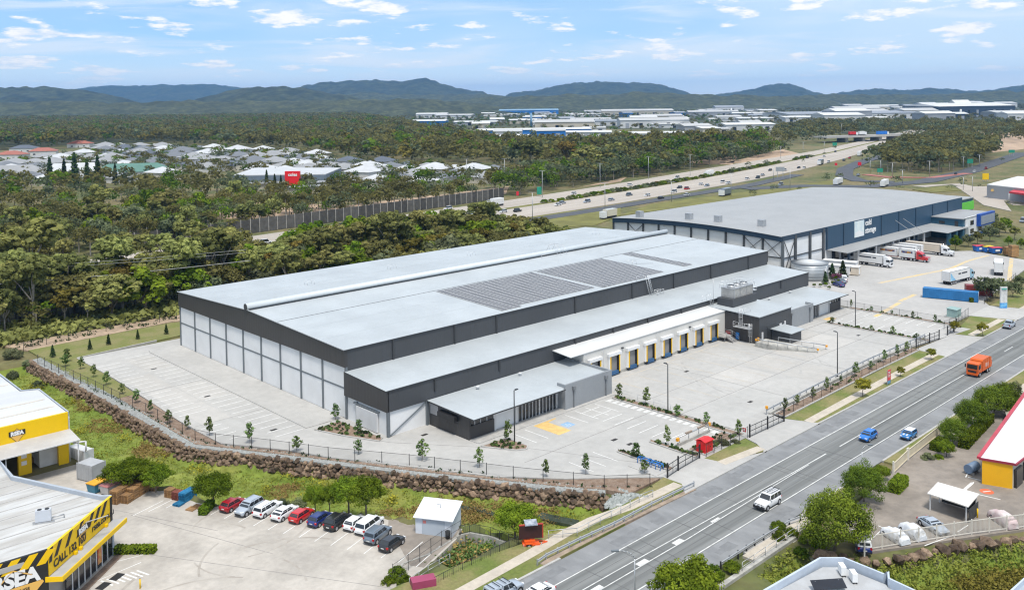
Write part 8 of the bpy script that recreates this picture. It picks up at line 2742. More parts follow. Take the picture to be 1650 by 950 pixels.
for (x, y), k_, h_, lab, w_ in (((-36.1, -0.2), 'fig', 4.6, 'dark green round tree behind the grey container', 1.25), ((-34.4, -1.2), 'fig', 4.4, 'dense round tree in the clump behind the timber pallets', 1.2), ((-32.9, -3.4), 'fig', 3.9, 'lower round tree at the open end of the pallet clump', 1.2),
          ((-29.29,-13.15), 'fig', 4.5, 'round bright tree beside the blue pallets and dark red hatchback', 1.15), ((-20.2,-23.29), 'fig', 4.0, 'slim green tree behind the dark blue hatchback', 0.8), ((-19.27,-25.23), 'fig', 3.6, 'thin-stemmed tree between the slim tree and the broad pair', 0.75),
          ((-18,-27.74), 'fig', 4.9, 'broad dark green tree of the pair behind the small white hatchback', 1.05), ((-16.72,-29.75), 'fig', 5.1, 'tallest broad tree of the pair nearest the white shed', 1.0), ((-6.81,-46.84), 'fig', 5.0, 'leafy tree between the ditch pool and the orange trailer', 1.1),
          ((16.01,-76.27), 'bigtree', 7.2, 'big dense tree at the corner of the white fence', 1.0), ((30.04,-73.15), 'bigtree', 5.4, 'loose dark tree between the road and the clipped hedge', 0.95), ((-7.61,-72.61), 'fig', 6.2, 'large bright green tree top in front of the road at the bottom edge', 1.15),
          ((58.46,-73.53), 'bigtree', 4.2, 'round bright tree at the near end of the clipped hedge', 0.9), ((52.26,-74.98), 'fig', 2.8, 'small pale tree beside the cream gate', 0.9), ((66.81,-73.22), 'bigtree', 5.0, 'greyish olive tree behind the clipped hedge', 0.95),
          ((75.04,-73.65), 'bigtree', 5.2, 'broad olive tree above the boats', 1.2), ((80.4,-73.61), 'bigtree', 4.6, 'olive tree at the far end of the hedge', 1.0), ((86.44,-73.04), 'greyg', 3.4, 'thin brownish shrub tree on the far verge', 0.9),
          ((38.04,-71.83), 'fig', 2.4, 'small tree in the bed beside the hedge', 1.0)):
 t_ = plant(k_, 'tree', lab, 'tree', x, y, h_, None, None, rt, w_)
for nm, lab, p, q, w_, h_ in (('hedge', 'long clipped hedge along the drive to the boats', (57.06,-75.54), (71.63,-74.23), 1.3, 1.3), ('hedge', 'low clipped hedge block beside the cream gate', (53.12,-72.9), (56.5,-72.93), 1.3, 1.1), ('hedge', 'clipped hedge block behind the loose dark tree', (35.02,-74.84), (38.72,-74.48), 1.4, 1.3),
         ('hedge', 'clipped hedge by the blue container nearest the kiosk', (159.36,-38.34), (156.9,-41.89), 1.2, 1.1), ('hedge', 'low hedge strip on the island outside the shop', (-43.11,-16.65), (-39.7,-19.84), 0.9, 0.8), ('hedge', 'low hedge beside the flat pallets', (-31.54,-14.71), (-29.54,-12.96), 1.0, 0.9)):
 a, c = Vector(p), Vector(q)
 d = (c - a).normalized();nn = Vector((-d.y, d.x));L_ = (c - a).length
 rng = np.random.RandomState(int(abs(p[0] * 10)))
 n_ = int(1500 * L_ * (h_ + w_) / 12)
 zb = -0.8 if p[0] < -20 else 0.0
 cs_, nr = [], []
 for i in range(n_):
  f_ = rng.randint(3);u = rng.uniform(0, L_);
  if f_ == 0: o = Vector(a + d * u + nn * rng.uniform(-w_ / 2, w_ / 2)).to_3d() + Vector((0, 0, zb + h_ + rng.normal(0, .03)))
  else: o = Vector(a + d * u + nn * ((w_ / 2) * (1 if f_ == 1 else -1) + rng.normal(0, .04))).to_3d() + Vector((0, 0, zb + rng.uniform(0.02, h_)))
  cs_.append(tuple(o))
 for e_ in (a, c):
  for i in range(int(n_ / L_ * w_ * 0.5)):
   cs_.append(tuple(Vector(e_ + nn * rng.uniform(-w_ / 2, w_ / 2)).to_3d() + Vector((0, 0, zb + rng.uniform(0.02, h_)))))
 v, tint = leaves(rng, np.array(cs_), np.full(len(cs_), 0.06), 2, 0.10)
 b = MB();b.bar(tuple(a) + (zb + h_ / 2 - .02,), tuple(c) + (zb + h_ / 2 - .02,), w_ - 0.16, h_ - 0.12)
 t = thing(nm, lab, 'hedge', (a.x, a.y, zb), world=True)
 b.build('branches', F_DARK, t)
 me = leaf_mesh('foliage', v - np.array([a.x, a.y, zb]), tint, F_GREEN)
 put('foliage', me, t)
for (x, y), k_, h_, lab, w_ in (((-22.84,-44.65), 'gshrub', 1.8, 'spiky yellow-green shrub at the kerb point beside the pit', 1.0), ((-23.27,-46.58), 'gshrub', 1.2, 'lower leafy shrub beside the spiky one', 1.1), ((-24.19,-44.77), 'gshrub', 1.2, 'small shrub on the kerb side of the spiky one', 1.0),
          ((49.72,-73.37), 'shrub', 1.3, 'grey flowering shrub inside the cream gate', 1.1), ((51,-74.34), 'gshrub', 1.0, 'yellow-green shrub inside the cream gate', 1.2), ((33.82,-49.63), 'shrub', 1.3, 'dark loose shrub behind the red cabinet', 1.2), ((35.76,-50.54), 'shrub', 0.9, 'brownish low shrub beside the crossing planter end', 1.3),
          ((-16.89,101.38), 'greyg', 3.2, 'pale dome-shaped shrub tree at the end of the lawn', 1.0), ((-5.69,98.11), 'greyg', 2.6, 'second pale dome shrub behind the lawn fence', 1.0), ((-28.4,80.53), 'shrub', 2.6, 'scrubby bush at the top of the boulder wall', 1.1), ((-28.38,64.25), 'shrub', 1.6, 'bush growing in the upper ditch', 1.2)):
 plant(k_, 'shrub', lab, 'shrub', x, y, h_, None, None, rt, w_)
for x, y in [(-25.46,-12.65),(-23.57,-15.08),(-21.79,-17.67),(-20.13,-18.81),(-24.55,-14.37),(-30.43,73.01),(-26.93,75.42),(-32.88,68.67)]:
 plant('shrub', 'shrub', 'scrubby olive bush on the ditch edge behind the parked row', 'shrub', x, y, rt.uniform(1.4, 2.4), 'bushes along the ditch', None, rt)
for x, y in [(15.54,-69.41),(15.47,-71.09),(15.38,-73.13),(15.59,-74.57),(13.48,-70.6),(13.28,-73.49),(3.6,-70.6),(1.06,-69.88)]:
 plant('gshrub', 'shrub', 'weedy bush on the bank beside the culvert', 'shrub', x, y, rt.uniform(1.2, 2.0), 'bushes beside the culvert', None, rt)
for x, y in [(-15.01,74.78),(-22.46,74.49),(-10.75,75.97),(-4.46,76.03),(1.78,75.64)]:
 plant('conifer', 'small_conifer', 'small dark cone-shaped tree on the lawn behind the car park', 'young tree', x, y, rt.uniform(1.8, 2.6), 'cone trees on the lawn', 0.0, rt, 1.3)
for (px_, py_), k_, h_ in (((152.41,-4.94), 'conifer', 3.6), ((160.91,-2.64), 'conifer', 4.4), ((162.92,-4.79), 'conifer', 5.2), ((147.3,-4.34), 'fig', 1.0), ((148.44,-5.55), 'fig', 1.0), ((150.23,-6.25), 'fig', 1.1), ((153.02,-6.81), 'fig', 1.2), ((156.52,-6.86), 'fig', 1.2), ((147.05,-8.77), 'fig', 1.0)):
 plant(k_, 'garden_tree' if h_ > 2 else 'clipped_bush', 'dark pointed tree beside the water tank' if h_ > 2 else 'round clipped bush beside the water tank', 'tree' if h_ > 2 else 'bush', px_, py_, h_, 'plants beside the water tank', 0.0, rt, 1.5 if h_ > 2 else 1.0)
x, y = (159.51,-5.01)
plant('gshrub', 'flowering_bush', 'pink flowering bush between the dark pointed trees', 'bush', x, y, 1.8, None, 0.0, rt).children[1].data = leaf_mesh('crown', *leaves(np.random.RandomState(5), np.random.RandomState(6).normal(0, .5, (16, 3)) + np.array([0, 0, 1]), np.full(16, .4), 40, 0.11), foliage('pink_blossom', (0.10, 0.03, 0.06), (0.38, 0.14, 0.25), 0.0))
for (px_, py_), h_, k_ in (((162.86,-43.07), 6.2, 'greyg'), ((166.93,-43.18), 5.5, 'greyg'), ((170.34,-46.79), 4.4, 'greyg'), ((174.84,-42.84), 3.6, 'rust'), ((181.42,-45.29), 4.0, 'greyg'), ((234.53,-9.15), 5.0, 'green'), ((245.12,-9.33), 4.5, 'greyg'), ((252.69,-9.71), 4.5, 'olive'), ((261.23,-10.89), 6.2, 'greyg'), ((275.47,-9.31), 6.0, 'olive'),
         ((283.9,-0.01), 6.5, 'olive'), ((296.97,0.39), 6.5, 'greyg'), ((286.63,-7.84), 6, 'green'), ((271.41,-15.78), 5, 'olive'), ((251.43,-23.91), 3.5, 'green'), ((254.12,-19.21), 3.5, 'green')):
 plant(k_, 'tree', 'grey-green tree in the garden at the edge of the freight yard', 'tree', px_, py_, h_, 'trees round the freight yard', 0.0, rt)
# -- motorway
MW_F = [(-140, 178), (-20, 186), (88, 199), (170, 207), (240, 214), (340, 228), (447, 248), (593, 274), (720, 297), (863, 332), (1400, 470)]
MW_N = [(-140, 136), (-20, 144), (69, 153), (178, 157), (256, 162), (342, 170), (425, 181), (507, 196), (640, 228), (830, 282), (1400, 425)]
M_MED = mat('median_grass', (0.15, 0.145, 0.04), 0.95, var=0.2, scale=0.1)
def between(A, B, f0, f1):
 n = 30
 a, c = resample(A, 40), resample(B, 40)
 pa = [a[int(i * (len(a) - 1) / n)] for i in range(n + 1)]
 pc = [c[int(i * (len(c) - 1) / n)] for i in range(n + 1)]
 f = lambda p, q, t: (p[0] + (q[0] - p[0]) * t, p[1] + (q[1] - p[1]) * t)
 return [f(p, q, f0) for p, q in zip(pa, pc)], [f(p, q, f1) for p, q in zip(pa, pc)]
def sheet(mb, A, B, z):
 n = len(A)
 vs = [(p[0], p[1], z) for p in A] + [(p[0], p[1], z) for p in B]
 vs += [(p[0], p[1], z - 0.6) for p in A] + [(p[0], p[1], z - 0.6) for p in B]
 fs = [(n + i, n + i + 1, i + 1, i) for i in range(n - 1)] + [(i, i + 1, 2 * n + i + 1, 2 * n + i) for i in range(n - 1)] + [(n + i + 1, n + i, 3 * n + i, 3 * n + i + 1) for i in range(n - 1)]
 mb.add(vs, fs)
b = MB();sheet(b, *between(MW_F, MW_N, 0, 0.40), -0.05);sheet(b, *between(MW_F, MW_N, 0.49, 1.0), -0.05);structure('motorway', b, M_MWAY)
b = MB();sheet(b, *between(MW_F, MW_N, 0.40, 0.49), -0.02);structure('motorway_median', b, M_MED)
b = MB()
for f in (0.03, 0.13, 0.235, 0.37, 0.52, 0.62, 0.72, 0.82):
 A, B = between(MW_F, MW_N, f, f + 0.004);sheet(b, A, B, -0.03)
structure('lane_lines', b, M_WHITE)
b = MB();ribbon(b, [(120, 143), (178, 150), (236, 153), (300, 158), (388, 163), (470, 178)], 8.5, -0.5, -0.02);ribbon(b, [(366.27,153.59),(404.41,136.19),(423.04,107.85),(472.67,96.38),(561.88,103.36),(793.57,139.19)], 13, -0.5, 0.02)
ribbon(b, [(692.74,218.74),(610.31,199.43),(532.76,175.74),(484.19,152.79),(452.71,127.4),(457.48,108.53)], 11, -0.5, 0.04);structure('slip_road', b, M_ASPH_DARK)
b = MB();ribbon(b, [(497.23,144.24),(487.89,125.69),(499.97,103.49),(546.68,97.95)], 6, -0.5, 0.06);structure('red_lane', b, mat('red_surface', (0.33, 0.13, 0.11), 0.9, var=0.15, scale=0.05))
b = MB();ribbon(b, [(440.38,86.92),(468.14,76.86),(431.42,44.52),(382.93,14.93)], 9, -0.5, -0.06);b.prism([(453.25,71.38),(466.01,55.98),(354.86,11.45),(371.13,28.59)], -0.4, -0.05);structure('side_street', b, M_MWAY)
b = MB()
for p in ([(535.21,275.57),(727.91,336.74),(654.84,270.94),(555.35,249.02)], [(514.77,302.52),(620.55,318.17),(521.01,260.8)], [(1340.85,380.48),(1216.11,267.06),(852.45,157.01),(788.1,162.79)], [(319.01,233.43),(384.7,253.83),(357.85,236.99)]):
 b.prism(p, -0.5, -0.1)
b.prism([(84.94,285.85),(149,307.03),(171.43,259.85),(290.6,267.72),(259.99,237.94),(111.8,248.93)], -0.5, -0.12)
structure('bare_earth', b, M_DIRT)
b = MB()
for q in ([(54,341.55),(66.01,342.36),(59.81,307.81),(45.96,298.65)], [(85.68,367.64),(86.74,337.65),(77.91,300.48),(69.57,296.76),(76.48,349.46)], [(108.91,340.67),(133.29,338.82),(126.39,320.39),(101.33,316.96)]):
 b.prism(q, -.5, -0.06)
structure('shop_car_park', b, M_KERB)
b = MB();b.prism([(590.12,391.3),(830.11,519.51),(718.47,432.69),(541.69,340.94)], -0.5, 2);b.prism([(182.17,169.23),(256.5,153.52),(231.21,132.7),(199.81,119.99),(160.4,137.63)], -0.5, -0.1);b.prism([(274.38,148.62),(446.18,142.12),(414.28,118.42),(231.21,132.7)], -0.5, -0.11)
b.prism([(421.11,82.44),(454.75,75.32),(434.44,61.22),(411.21,68.54)], -0.5, 0.0);structure('grass_field', b, M_MED)
sw = thing('sound_wall', 'long grey timber-panel noise wall beside the motorway', 'noise wall', (91, 209, 0))
pts = resample([(40, 204), (91, 207), (171, 214.5), (228, 221.5), (246, 224.5)], 4.2)
pm = MB();pm.box(-2.05, 2.05, -0.08, 0.08, 0, 5.4);pme = pm.mesh('panel', mat('noise_panel', (0.085, 0.08, 0.072), 0.85, var=0.2, scale=0.6, rnd=0.25))
qm = MB();qm.box(-0.14, 0.14, -0.16, 0.16, 0, 5.7);qme = qm.mesh('post', mat('concrete_post', (0.36, 0.34, 0.31), 0.85, var=0.1))
for a, c in zip(pts[:-1], pts[1:]):
 ang = math.atan2(c[1] - a[1], c[0] - a[0])
 inst('panel', pme, sw, ((a[0] + c[0]) / 2, (a[1] + c[1]) / 2, -0.1), ang)
 inst('post', qme, sw, (a[0], a[1], -0.1), ang)
def far_car(kind, m, label, x, y, ang, grp):
 t = thing('motorway_car' if kind != 'truck' else 'motorway_truck', label, 'car' if kind != 'truck' else 'truck', (x, y, -0.03), ang, grp, world=False)
 if kind == 'truck':
  b = MB();b.box(-4.5, 2.0, -1.15, 1.15, 0.9, 3.5);b.build('box', m, t)
  b = MB();b.box(2.3, 4.3, -1.1, 1.1, 0.5, 2.9);b.build('cab', P_WHITE, t)
  b = MB();b.box(-4.3, 4.2, -1.0, 1.0, 0.2, 0.85);b.build('chassis', M_TRIM, t)
  return t
 L, H = (4.2, 1.45) if kind == 'car' else (4.6, 1.75)
 b = MB();b.loft([[(-L / 2, -.8, .3), (L / 2, -.8, .3), (L / 2, .8, .3), (-L / 2, .8, .3)], [(-L / 2, -.82, .85), (L / 2 - .1, -.82, .75), (L / 2 - .1, .82, .75), (-L / 2, .82, .85)]], 0, False)
 b.box(-L * .36, L * .12, -.66, .66, H - .06, H);b.build('body', m, t)
 b = MB();b.loft([[(-L * .44, -.76, .84), (L * .25, -.76, .8), (L * .25, .76, .8), (-L * .44, .76, .84)], [(-L * .36, -.64, H - .05), (L * .12, -.64, H - .05), (L * .12, .64, H - .05), (-L * .36, .64, H - .05)]], 0, False);b.build('windows', M_CARGLASS, t)
 b = MB()
 for x_ in (-L * .3, L * .3):
  b.box(x_ - .3, x_ + .3, -.84, .84, 0, .6)
 b.each('wheel', M_RUBBER, t)
 return t
COLS = [(P_WHITE, 'white'), (P_SILVER, 'silver'), (P_BLACK, 'black'), (P_RED, 'red'), (P_GREY, 'grey')]
CARK = [0, 2, 0, 0, 0, 0, 2, 0, 1, 1, 1, 0, 4, 0, 2, 0, 0, 2, 3, 3, 0, 0, 0, 1, 0, 0, 0, 2, 1, 2, 0, 2, 0, 1, 2, 2, 4, 3, 2, 0, 0, 0, 3, 2, 1, 1, 0, 2, 0, 0, 0]
CXY = [(81.92,178.07),(129.64,198.79),(147.24,173.46),(193.36,207.37),(183.45,177.27),(202.67,178.77),(208.62,175.46),(238.59,178.12),(245.71,181.89),(257.75,176.15),(271.96,172.34),(281.66,207.26),(296.24,180.28),(299.95,171.14),(295.05,158.52),(324.35,171.75),(315.86,157.12),(345.91,183.61),(342.78,176.23),(358.57,210.05),(339.46,214.73),(397.68,222.93),(369.19,184.8),(364.94,177.99),(390.58,183.8),(385.66,177.12),(417.81,183.89),(429.56,183.5),(447.64,190.74),(486.28,207.95),(492.53,200.01),(518.24,203.73),(520.63,200.66),(398.36,149.46),(618.38,250.77),(710.29,272.33),(608.38,213.84),(638.38,223.75),(779.57,262.19),(582.21,213.61),(640.74,247.41),(559.16,98.46),(590.57,101.71),(532.19,100.44),(485.37,143.68),(321.63,-3.16),(90.33,509.48),(63.42,327.27),(80.24,284.68),(23.58,153.99),(7.32,153.56)]
def mway_dir(x):
 for a, c in zip(MW_N[:-1], MW_N[1:]):
  if a[0] <= x <= c[0]:
   return math.atan2(c[1] - a[1], c[0] - a[0])
 return 0.2
for a, (k, (x, y)) in enumerate(zip(CARK, CXY)):
 far_car('suv' if (a % 3 == 0) else 'car', COLS[k][0], '%s car small in the distance on the motorway and its ramps' % COLS[k][1], x, y, mway_dir(x) + (PI if a % 2 else 0), '%s motorway cars' % COLS[k][1])
for (x, y), m, lab in (((216.69,199.51), M_TWHITE, 'white box truck with red cab base before the noise wall end'), ((328.6,142.1), P_GREY, 'white tipper truck on the dark new lane'), ((421.88,215.2), M_TWHITE, 'white box truck on the far carriageway by the trees'), ((422.48,126.26), M_TWHITE, 'white semi trailer waiting behind the freight building'),
        ((428.48,101.28), M_TWHITE, 'white truck at the roundabout edge behind the freight roof'), ((672.89,231.57), M_TWHITE, 'white truck under way before the overpass'), ((560.62,209.07), P_GREY, 'tipper truck pair on the motorway near the median'), ((219.52,130.02), P_CREAM, 'red and white flatbed truck beside the new warehouse')):
 far_car('truck', m, lab, x, y, mway_dir(x) + PI, 'trucks on the motorway').scale = (1.1,) * 3
for (x, y), h in (((223.54,266.07), 10), ((266.73,278.72), 17), ((283.69,264.16), 17), ((191.94,149.02), 12), ((259.59,209.27), 14), ((319.64,220.91), 14), ((382.63,234.31), 14), ((418.28,227.35), 14), ((287.17,146.09), 10), ((328.09,137.99), 12), ((376.07,130.99), 12), ((424.07,169.3), 9), ((228.33,139.29), 14), ((605.57,268.06), 10), ((685.24,290.99), 10), ((1015.14,417.12), 16), ((679.36,267.34), 11), ((503.54,144.22), 9), ((507.7,138.99), 9),
      ((489.78,123.34), 9), ((449.24,99.83), 8), ((503.9,105.8), 10), ((570.45,109.64), 9), ((599.15,109.13), 9), ((1038.25,218.98), 12), ((431.28,54.69), 8), ((434.85,60.73), 7), ((670.55,419.51), 16), ((492.53,331.85), 16)):
 t = thing('motorway_lamp', 'tall pale lamp post along the motorway', 'lamp post', (x, y, 0), 2.2, 'lamp posts along the motorway', world=False)
 b = MB();b.tube((0, 0, 0), (0, 0, h), 0.17, 6, 0.12);b.build('pole', M_STEEL, t)
 b = MB();b.bar((-1.6, 0, h), (1.6, 0, h + .1), 0.3, 0.15);b.build('lamp_arm', M_STEEL, t)
M_SIGNG = mat('road_sign_green', (0.02, 0.25, 0.16), 0.5, var=0.1)
for (x, y), w, h, z, m, lab in (((262.88,214.82), 4, 6.5, 1, M_SIGNG, 'green direction sign at the near end of the noise wall'), ((442.25,175.02), 9, 4.5, 4, M_STEEL, 'grey back of a motorway sign above the verge'), ((595.35,114.02), 7, 5, 3, M_SIGNG, 'green direction sign before the island of trees'), ((736.04,131.15), 8, 4, 3, M_SIGNG, 'green road sign at the far right bend'),
        ((776.15,306.06), 7, 5, 2, M_SIGNG, 'green sign left of the overpass'), ((502.84,137.22), 6, 4, 1.5, M_SIGNG, 'green sign low in front of the tree island'), ((549.42,173.15), 4, 4, 1.5, MATS['sign_red'], 'red work sign on the island tip'), ((539.41,186.04), 3, 3, 1.5, MATS['sign_red'], 'red work sign beside the motorway'), ((251.04,219.32), 2, 3.5, 1, MATS['sign_red'], 'white-edged red sign beyond the noise wall'), ((494.55,69.58), 6, 6, 1, M_SIGNY, 'yellow box sign near the side street')):
 t = thing('road_sign', lab, 'road sign', (x, y, 0), -0.76, world=False)
 b = MB();w, h = w * .62, h * .62;b.box(-w / 2, w / 2, -0.15, 0.15, z, z + h);b.build('board', m, t)
 b = MB();b.box(-w * .35, -w * .3, -0.1, 0.1, 0, z);b.box(w * .3, w * .35, -0.1, 0.1, 0, z);b.each('post', M_STEEL, t)
op = thing('overpass', 'pale concrete road bridge crossing the motorway', 'bridge', (817.3,286.87) + (0,))
a, c = Vector((886.92,346.43)), Vector((957.49,318.39));d = (c - a).normalized();nn = Vector((-d.y, d.x))
b = MB();b.prism([tuple(p) for p in (a - d * 30, c + d * 60, c + d * 60 + nn * 26, a - d * 30 + nn * 26)], 5.0, 6.4);b.build('deck', M_KERB, op)
b = MB();b.prism([tuple(p) for p in (a - d * 30 - nn * .5, c + d * 60 - nn * .5, c + d * 60, a - d * 30)], 4.9, 7.4);b.build('parapet', M_CONC, op)
for f in (0.02, 0.34, 0.66, 0.98):
 p = a.lerp(c, f);b = MB();b.obox(p.x + nn.x * 10, p.y + nn.y * 10, -.3, 5.0, 4, 14, math.atan2(d.y, d.x));b.build('pier', M_CONC_WALL, op)
for f, m, L, lab in ((0.72, mat('truck_blue', (0.02, 0.16, 0.55), 0.5), 14, 'bright blue semi trailer on the overpass'), (0.30, P_RED, 9, 'red truck on the overpass'), (0.48, M_TWHITE, 8, 'white truck on the overpass')):
 p = a.lerp(c, f) + nn * (6 if f > .6 else 18);t = thing('overpass_truck', lab, 'truck', (p.x, p.y, 6.4), math.atan2(d.y, d.x), world=False)
 b = MB();b.box(-L / 2, L / 2, -1.3, 1.3, 1.0, 4.4);b.build('box', m, t);b = MB();b.box(L / 2 + .3, L / 2 + 2.6, -1.2, 1.2, .6, 3.6);b.build('cab', P_WHITE, t)
 b = MB();b.box(-L / 2, L / 2 + 2.3, -1.1, 1.1, 0.1, 0.9);b.build('chassis', M_TRIM, t)
# -- houses
M_HW = [mat('house_wall_%s' % n, c, 0.8, var=0.08, scale=0.3) for n, c in (('cream', (0.50, 0.46, 0.38)), ('white', (0.58, 0.57, 0.55)), ('grey', (0.30, 0.30, 0.30)))]
M_HR = {n: mat('house_roof_' + n, c, 0.6, var=0.06, scale=0.2) for n, c in (('grey', (0.15, 0.16, 0.175)), ('pale', (0.27, 0.275, 0.28)), ('white', (0.46, 0.47, 0.48)), ('slate', (0.09, 0.105, 0.13)), ('red', (0.32, 0.11, 0.075)), ('green', (0.09, 0.19, 0.155)))}
def house(x, y, w, d, h, ang, roof, wall, label, grp, pitch=0.42):
 t = thing('house', label, 'house', (x, y, 0), ang, grp, world=False)
 b = MB();b.box(-w / 2, w / 2, -d / 2, d / 2, -0.3, h);b.build('wall', wall, t)
 W2, D2, rh = w / 2 + .6, d / 2 + .6, min(w, d) / 2 * pitch
 k = max(0.2, (W2 - D2)) if W2 > D2 else 0.2
 q = max(0.2, (D2 - W2)) if D2 > W2 else 0.2
 b = MB()
 top = [(-k, -q), (k, -q), (k, q), (-k, q)]
 b.add([(-W2, -D2, h), (W2, -D2, h), (W2, D2, h), (-W2, D2, h)] + [(a, c, h + rh) for a, c in top], [(0, 1, 5, 4), (1, 2, 6, 5), (2, 3, 7, 6), (3, 0, 4, 7), (4, 5, 6, 7), (3, 2, 1, 0)])
 b.build('roof', roof, t)
 for u in (-w * .28, w * .25):
  b = MB();b.box(u - 1.1, u + 1.1, -d / 2 - .06, -d / 2 + .1, 0.8, 2.2);b.build('window', M_GLASS, t)
 b = MB();b.box(-.5, .5, -d / 2 - .06, -d / 2 + .1, -.2, 2.1);b.build('door', M_TRIM, t)
 return t
rh_ = random.Random(12)
HOUSES = []
SUB = [(72.53,530.97),(99.91,510.98),(149.54,464.14),(188.91,458.37),(223.27,416.13),(234.08,354.86),(249.46,311.32),(296.69,285.27),(339.23,295.22),(347.24,366.44),(334.79,439.28),(329.48,499.57),(370.19,646.77),(341.21,831.21),(304.47,947.78),(200.34,785.56),(109.42,686.85)]
bx_ = [p[0] for p in SUB];by_ = [p[1] for p in SUB]
COLES = [(202.68,487.98),(268.14,406.52),(216.22,327.78),(151.26,377.44)]
OTHER = [(142.98,615.3),(229.03,544.61),(188.91,458.37),(117.41,531.41)]
u_ = Vector((0.94, 0.34));v_ = Vector((-0.34, 0.94))
ii = 0
for i in range(-60, 80):
 for j in range(-50, 70):
  p = Vector((330, 480)) + u_ * (i * 22 + (6 if j % 2 else 0)) + v_ * (j * 27 + 4 * math.sin(i))
  if not (min(bx_) < p.x < max(bx_) and min(by_) < p.y < max(by_)) or not inside([p.x], [p.y], SUB)[0]:
   continue
  if inside([p.x], [p.y], COLES)[0] or inside([p.x], [p.y], OTHER)[0] or rh_.random() < 0.07:
   continue
  HOUSES.append((p.x, p.y))
HOUSES.sort(key=lambda p: (p[0] - CAM.x) ** 2 + (p[1] - CAM.y) ** 2)
for x, y in HOUSES[:260]:
 rn = rh_.choice(['grey', 'grey', 'pale', 'white', 'white', 'pale', 'slate'])
 hh_ = rh_.choice((3.2, 3.4, 3.6, 6.0));wk = rh_.randint(0, 1)
 house(x, y, rh_.uniform(16, 21), rh_.uniform(16, 21), hh_, 0.35 + rh_.choice((0, PI / 2)), M_HR[rn], M_HW[wk], ('two-storey ' if hh_ > 5 else 'single-storey ') + ('cream-walled ', 'white-walled ')[wk] + '%s-roofed suburban house in the estate beyond the motorway' % rn, '%s-roofed houses of the suburb' % rn)
for (x, y), rn in (((211.99,880.87), 'red'), ((297.2,1029.07), 'red'), ((171.89,838.57), 'red'), ((429.36,1833.83), 'red'), ((544.59,1835.7), 'red'), ((519.34,1670.05), 'white'), ((510.05,1562.76), 'pale'), ((217.83,965.59), 'slate'), ((525.02,2224.88), 'red'), ((510.61,1900.2), 'red')):
 house(x, y, 26, 16, 4.5, -0.7 + rh_.uniform(-.3, .3), M_HR[rn], M_HW[1], '%s-roofed house half hidden in the trees at the far left' % rn, 'houses among the far trees')
sc = thing('shopping_centre', 'white-roofed supermarket with grey-blue wall behind the red sign tower', 'supermarket', (202,374.68) + (0,))
b = MB();q = [(176.45,393.18),(218.38,354.9),(254.19,392.83),(215.76,440.26)];b.prism(q, -.3, 7);b.build('wall', mat('bluegrey_wall', (0.15, 0.19, 0.24), 0.6, var=0.08), sc)
b = MB();b.prism([(p[0], p[1]) for p in q], 7.02, 7.5);b.build('roof', M_HR['white'], sc)
for (x, y), w, dd_, h in (((180.17,365.2), 26, 10, 4), ((183.56,328.5), 30, 8, 4), ((210.52,328.91), 34, 9, 5)):
 b = MB();b.obox(x, y, 0, h, w, dd_, -.5);ob_ = b.build('awning_block', M_HW[0], sc);b = MB();b.obox(x, y, h, h + .4, w + 2, dd_ + 2, -.5);b.build('awning_roof', M_HR['pale'], ob_)
x, y = (202.93,367.39)
t = thing('sign_tower', 'bright red square sign tower with white lettering in front of the supermarket', 'sign', (x, y, 0), -0.76, world=False)
b = MB();b.box(-4.6, 4.6, -1, 1, 0, 9.6);b.build('tower', mat('tower_red', (0.72, 0.012, 0.015), 0.5, var=0.02), t)
tx = text('lettering', 'coles', 2.7, (0, 0, 0), (1, 0, 0), (0, 0, 1), M_SIGNW, None, 0.09, 0.05, 'CENTER');tx.parent = t;tx.location = (0.2, -1.06, 6.7)
for (x, y), w, rn, lab in (((162.58,513.67), 50, 'green', 'long green-roofed building with white gables behind the conifers'), ((136.59,553.81), 44, 'white', 'long white-roofed hall behind the dark conifers'), ((101.7,565.57), 40, 'pale', 'pale blue-white roofed hall at the left edge')):
 t = house(x, y, w, 18, 5, -0.5, M_HR[rn], M_HW[1], lab, None, 0.6);t['category'] = 'hall'
for (x, y), h in (((101.41,489.74), 19), ((111.97,496.37), 17), ((110.65,472.35), 22), ((114.46,461.62), 18), ((120.41,460.61), 20), ((135.87,474.03), 14), ((182.62,362.27), 12), ((183.91,355.07), 10), ((188.24,355.55), 9), ((206.24,351.37), 9), ((316.23,261.52), 11), ((203.77,354.34), 9)):
 plant('conifer', 'conifer', 'dark narrow conifer standing before the shops and halls', 'conifer', x, y, h, 'dark conifers near the shops', -.2, rt, 0.9)
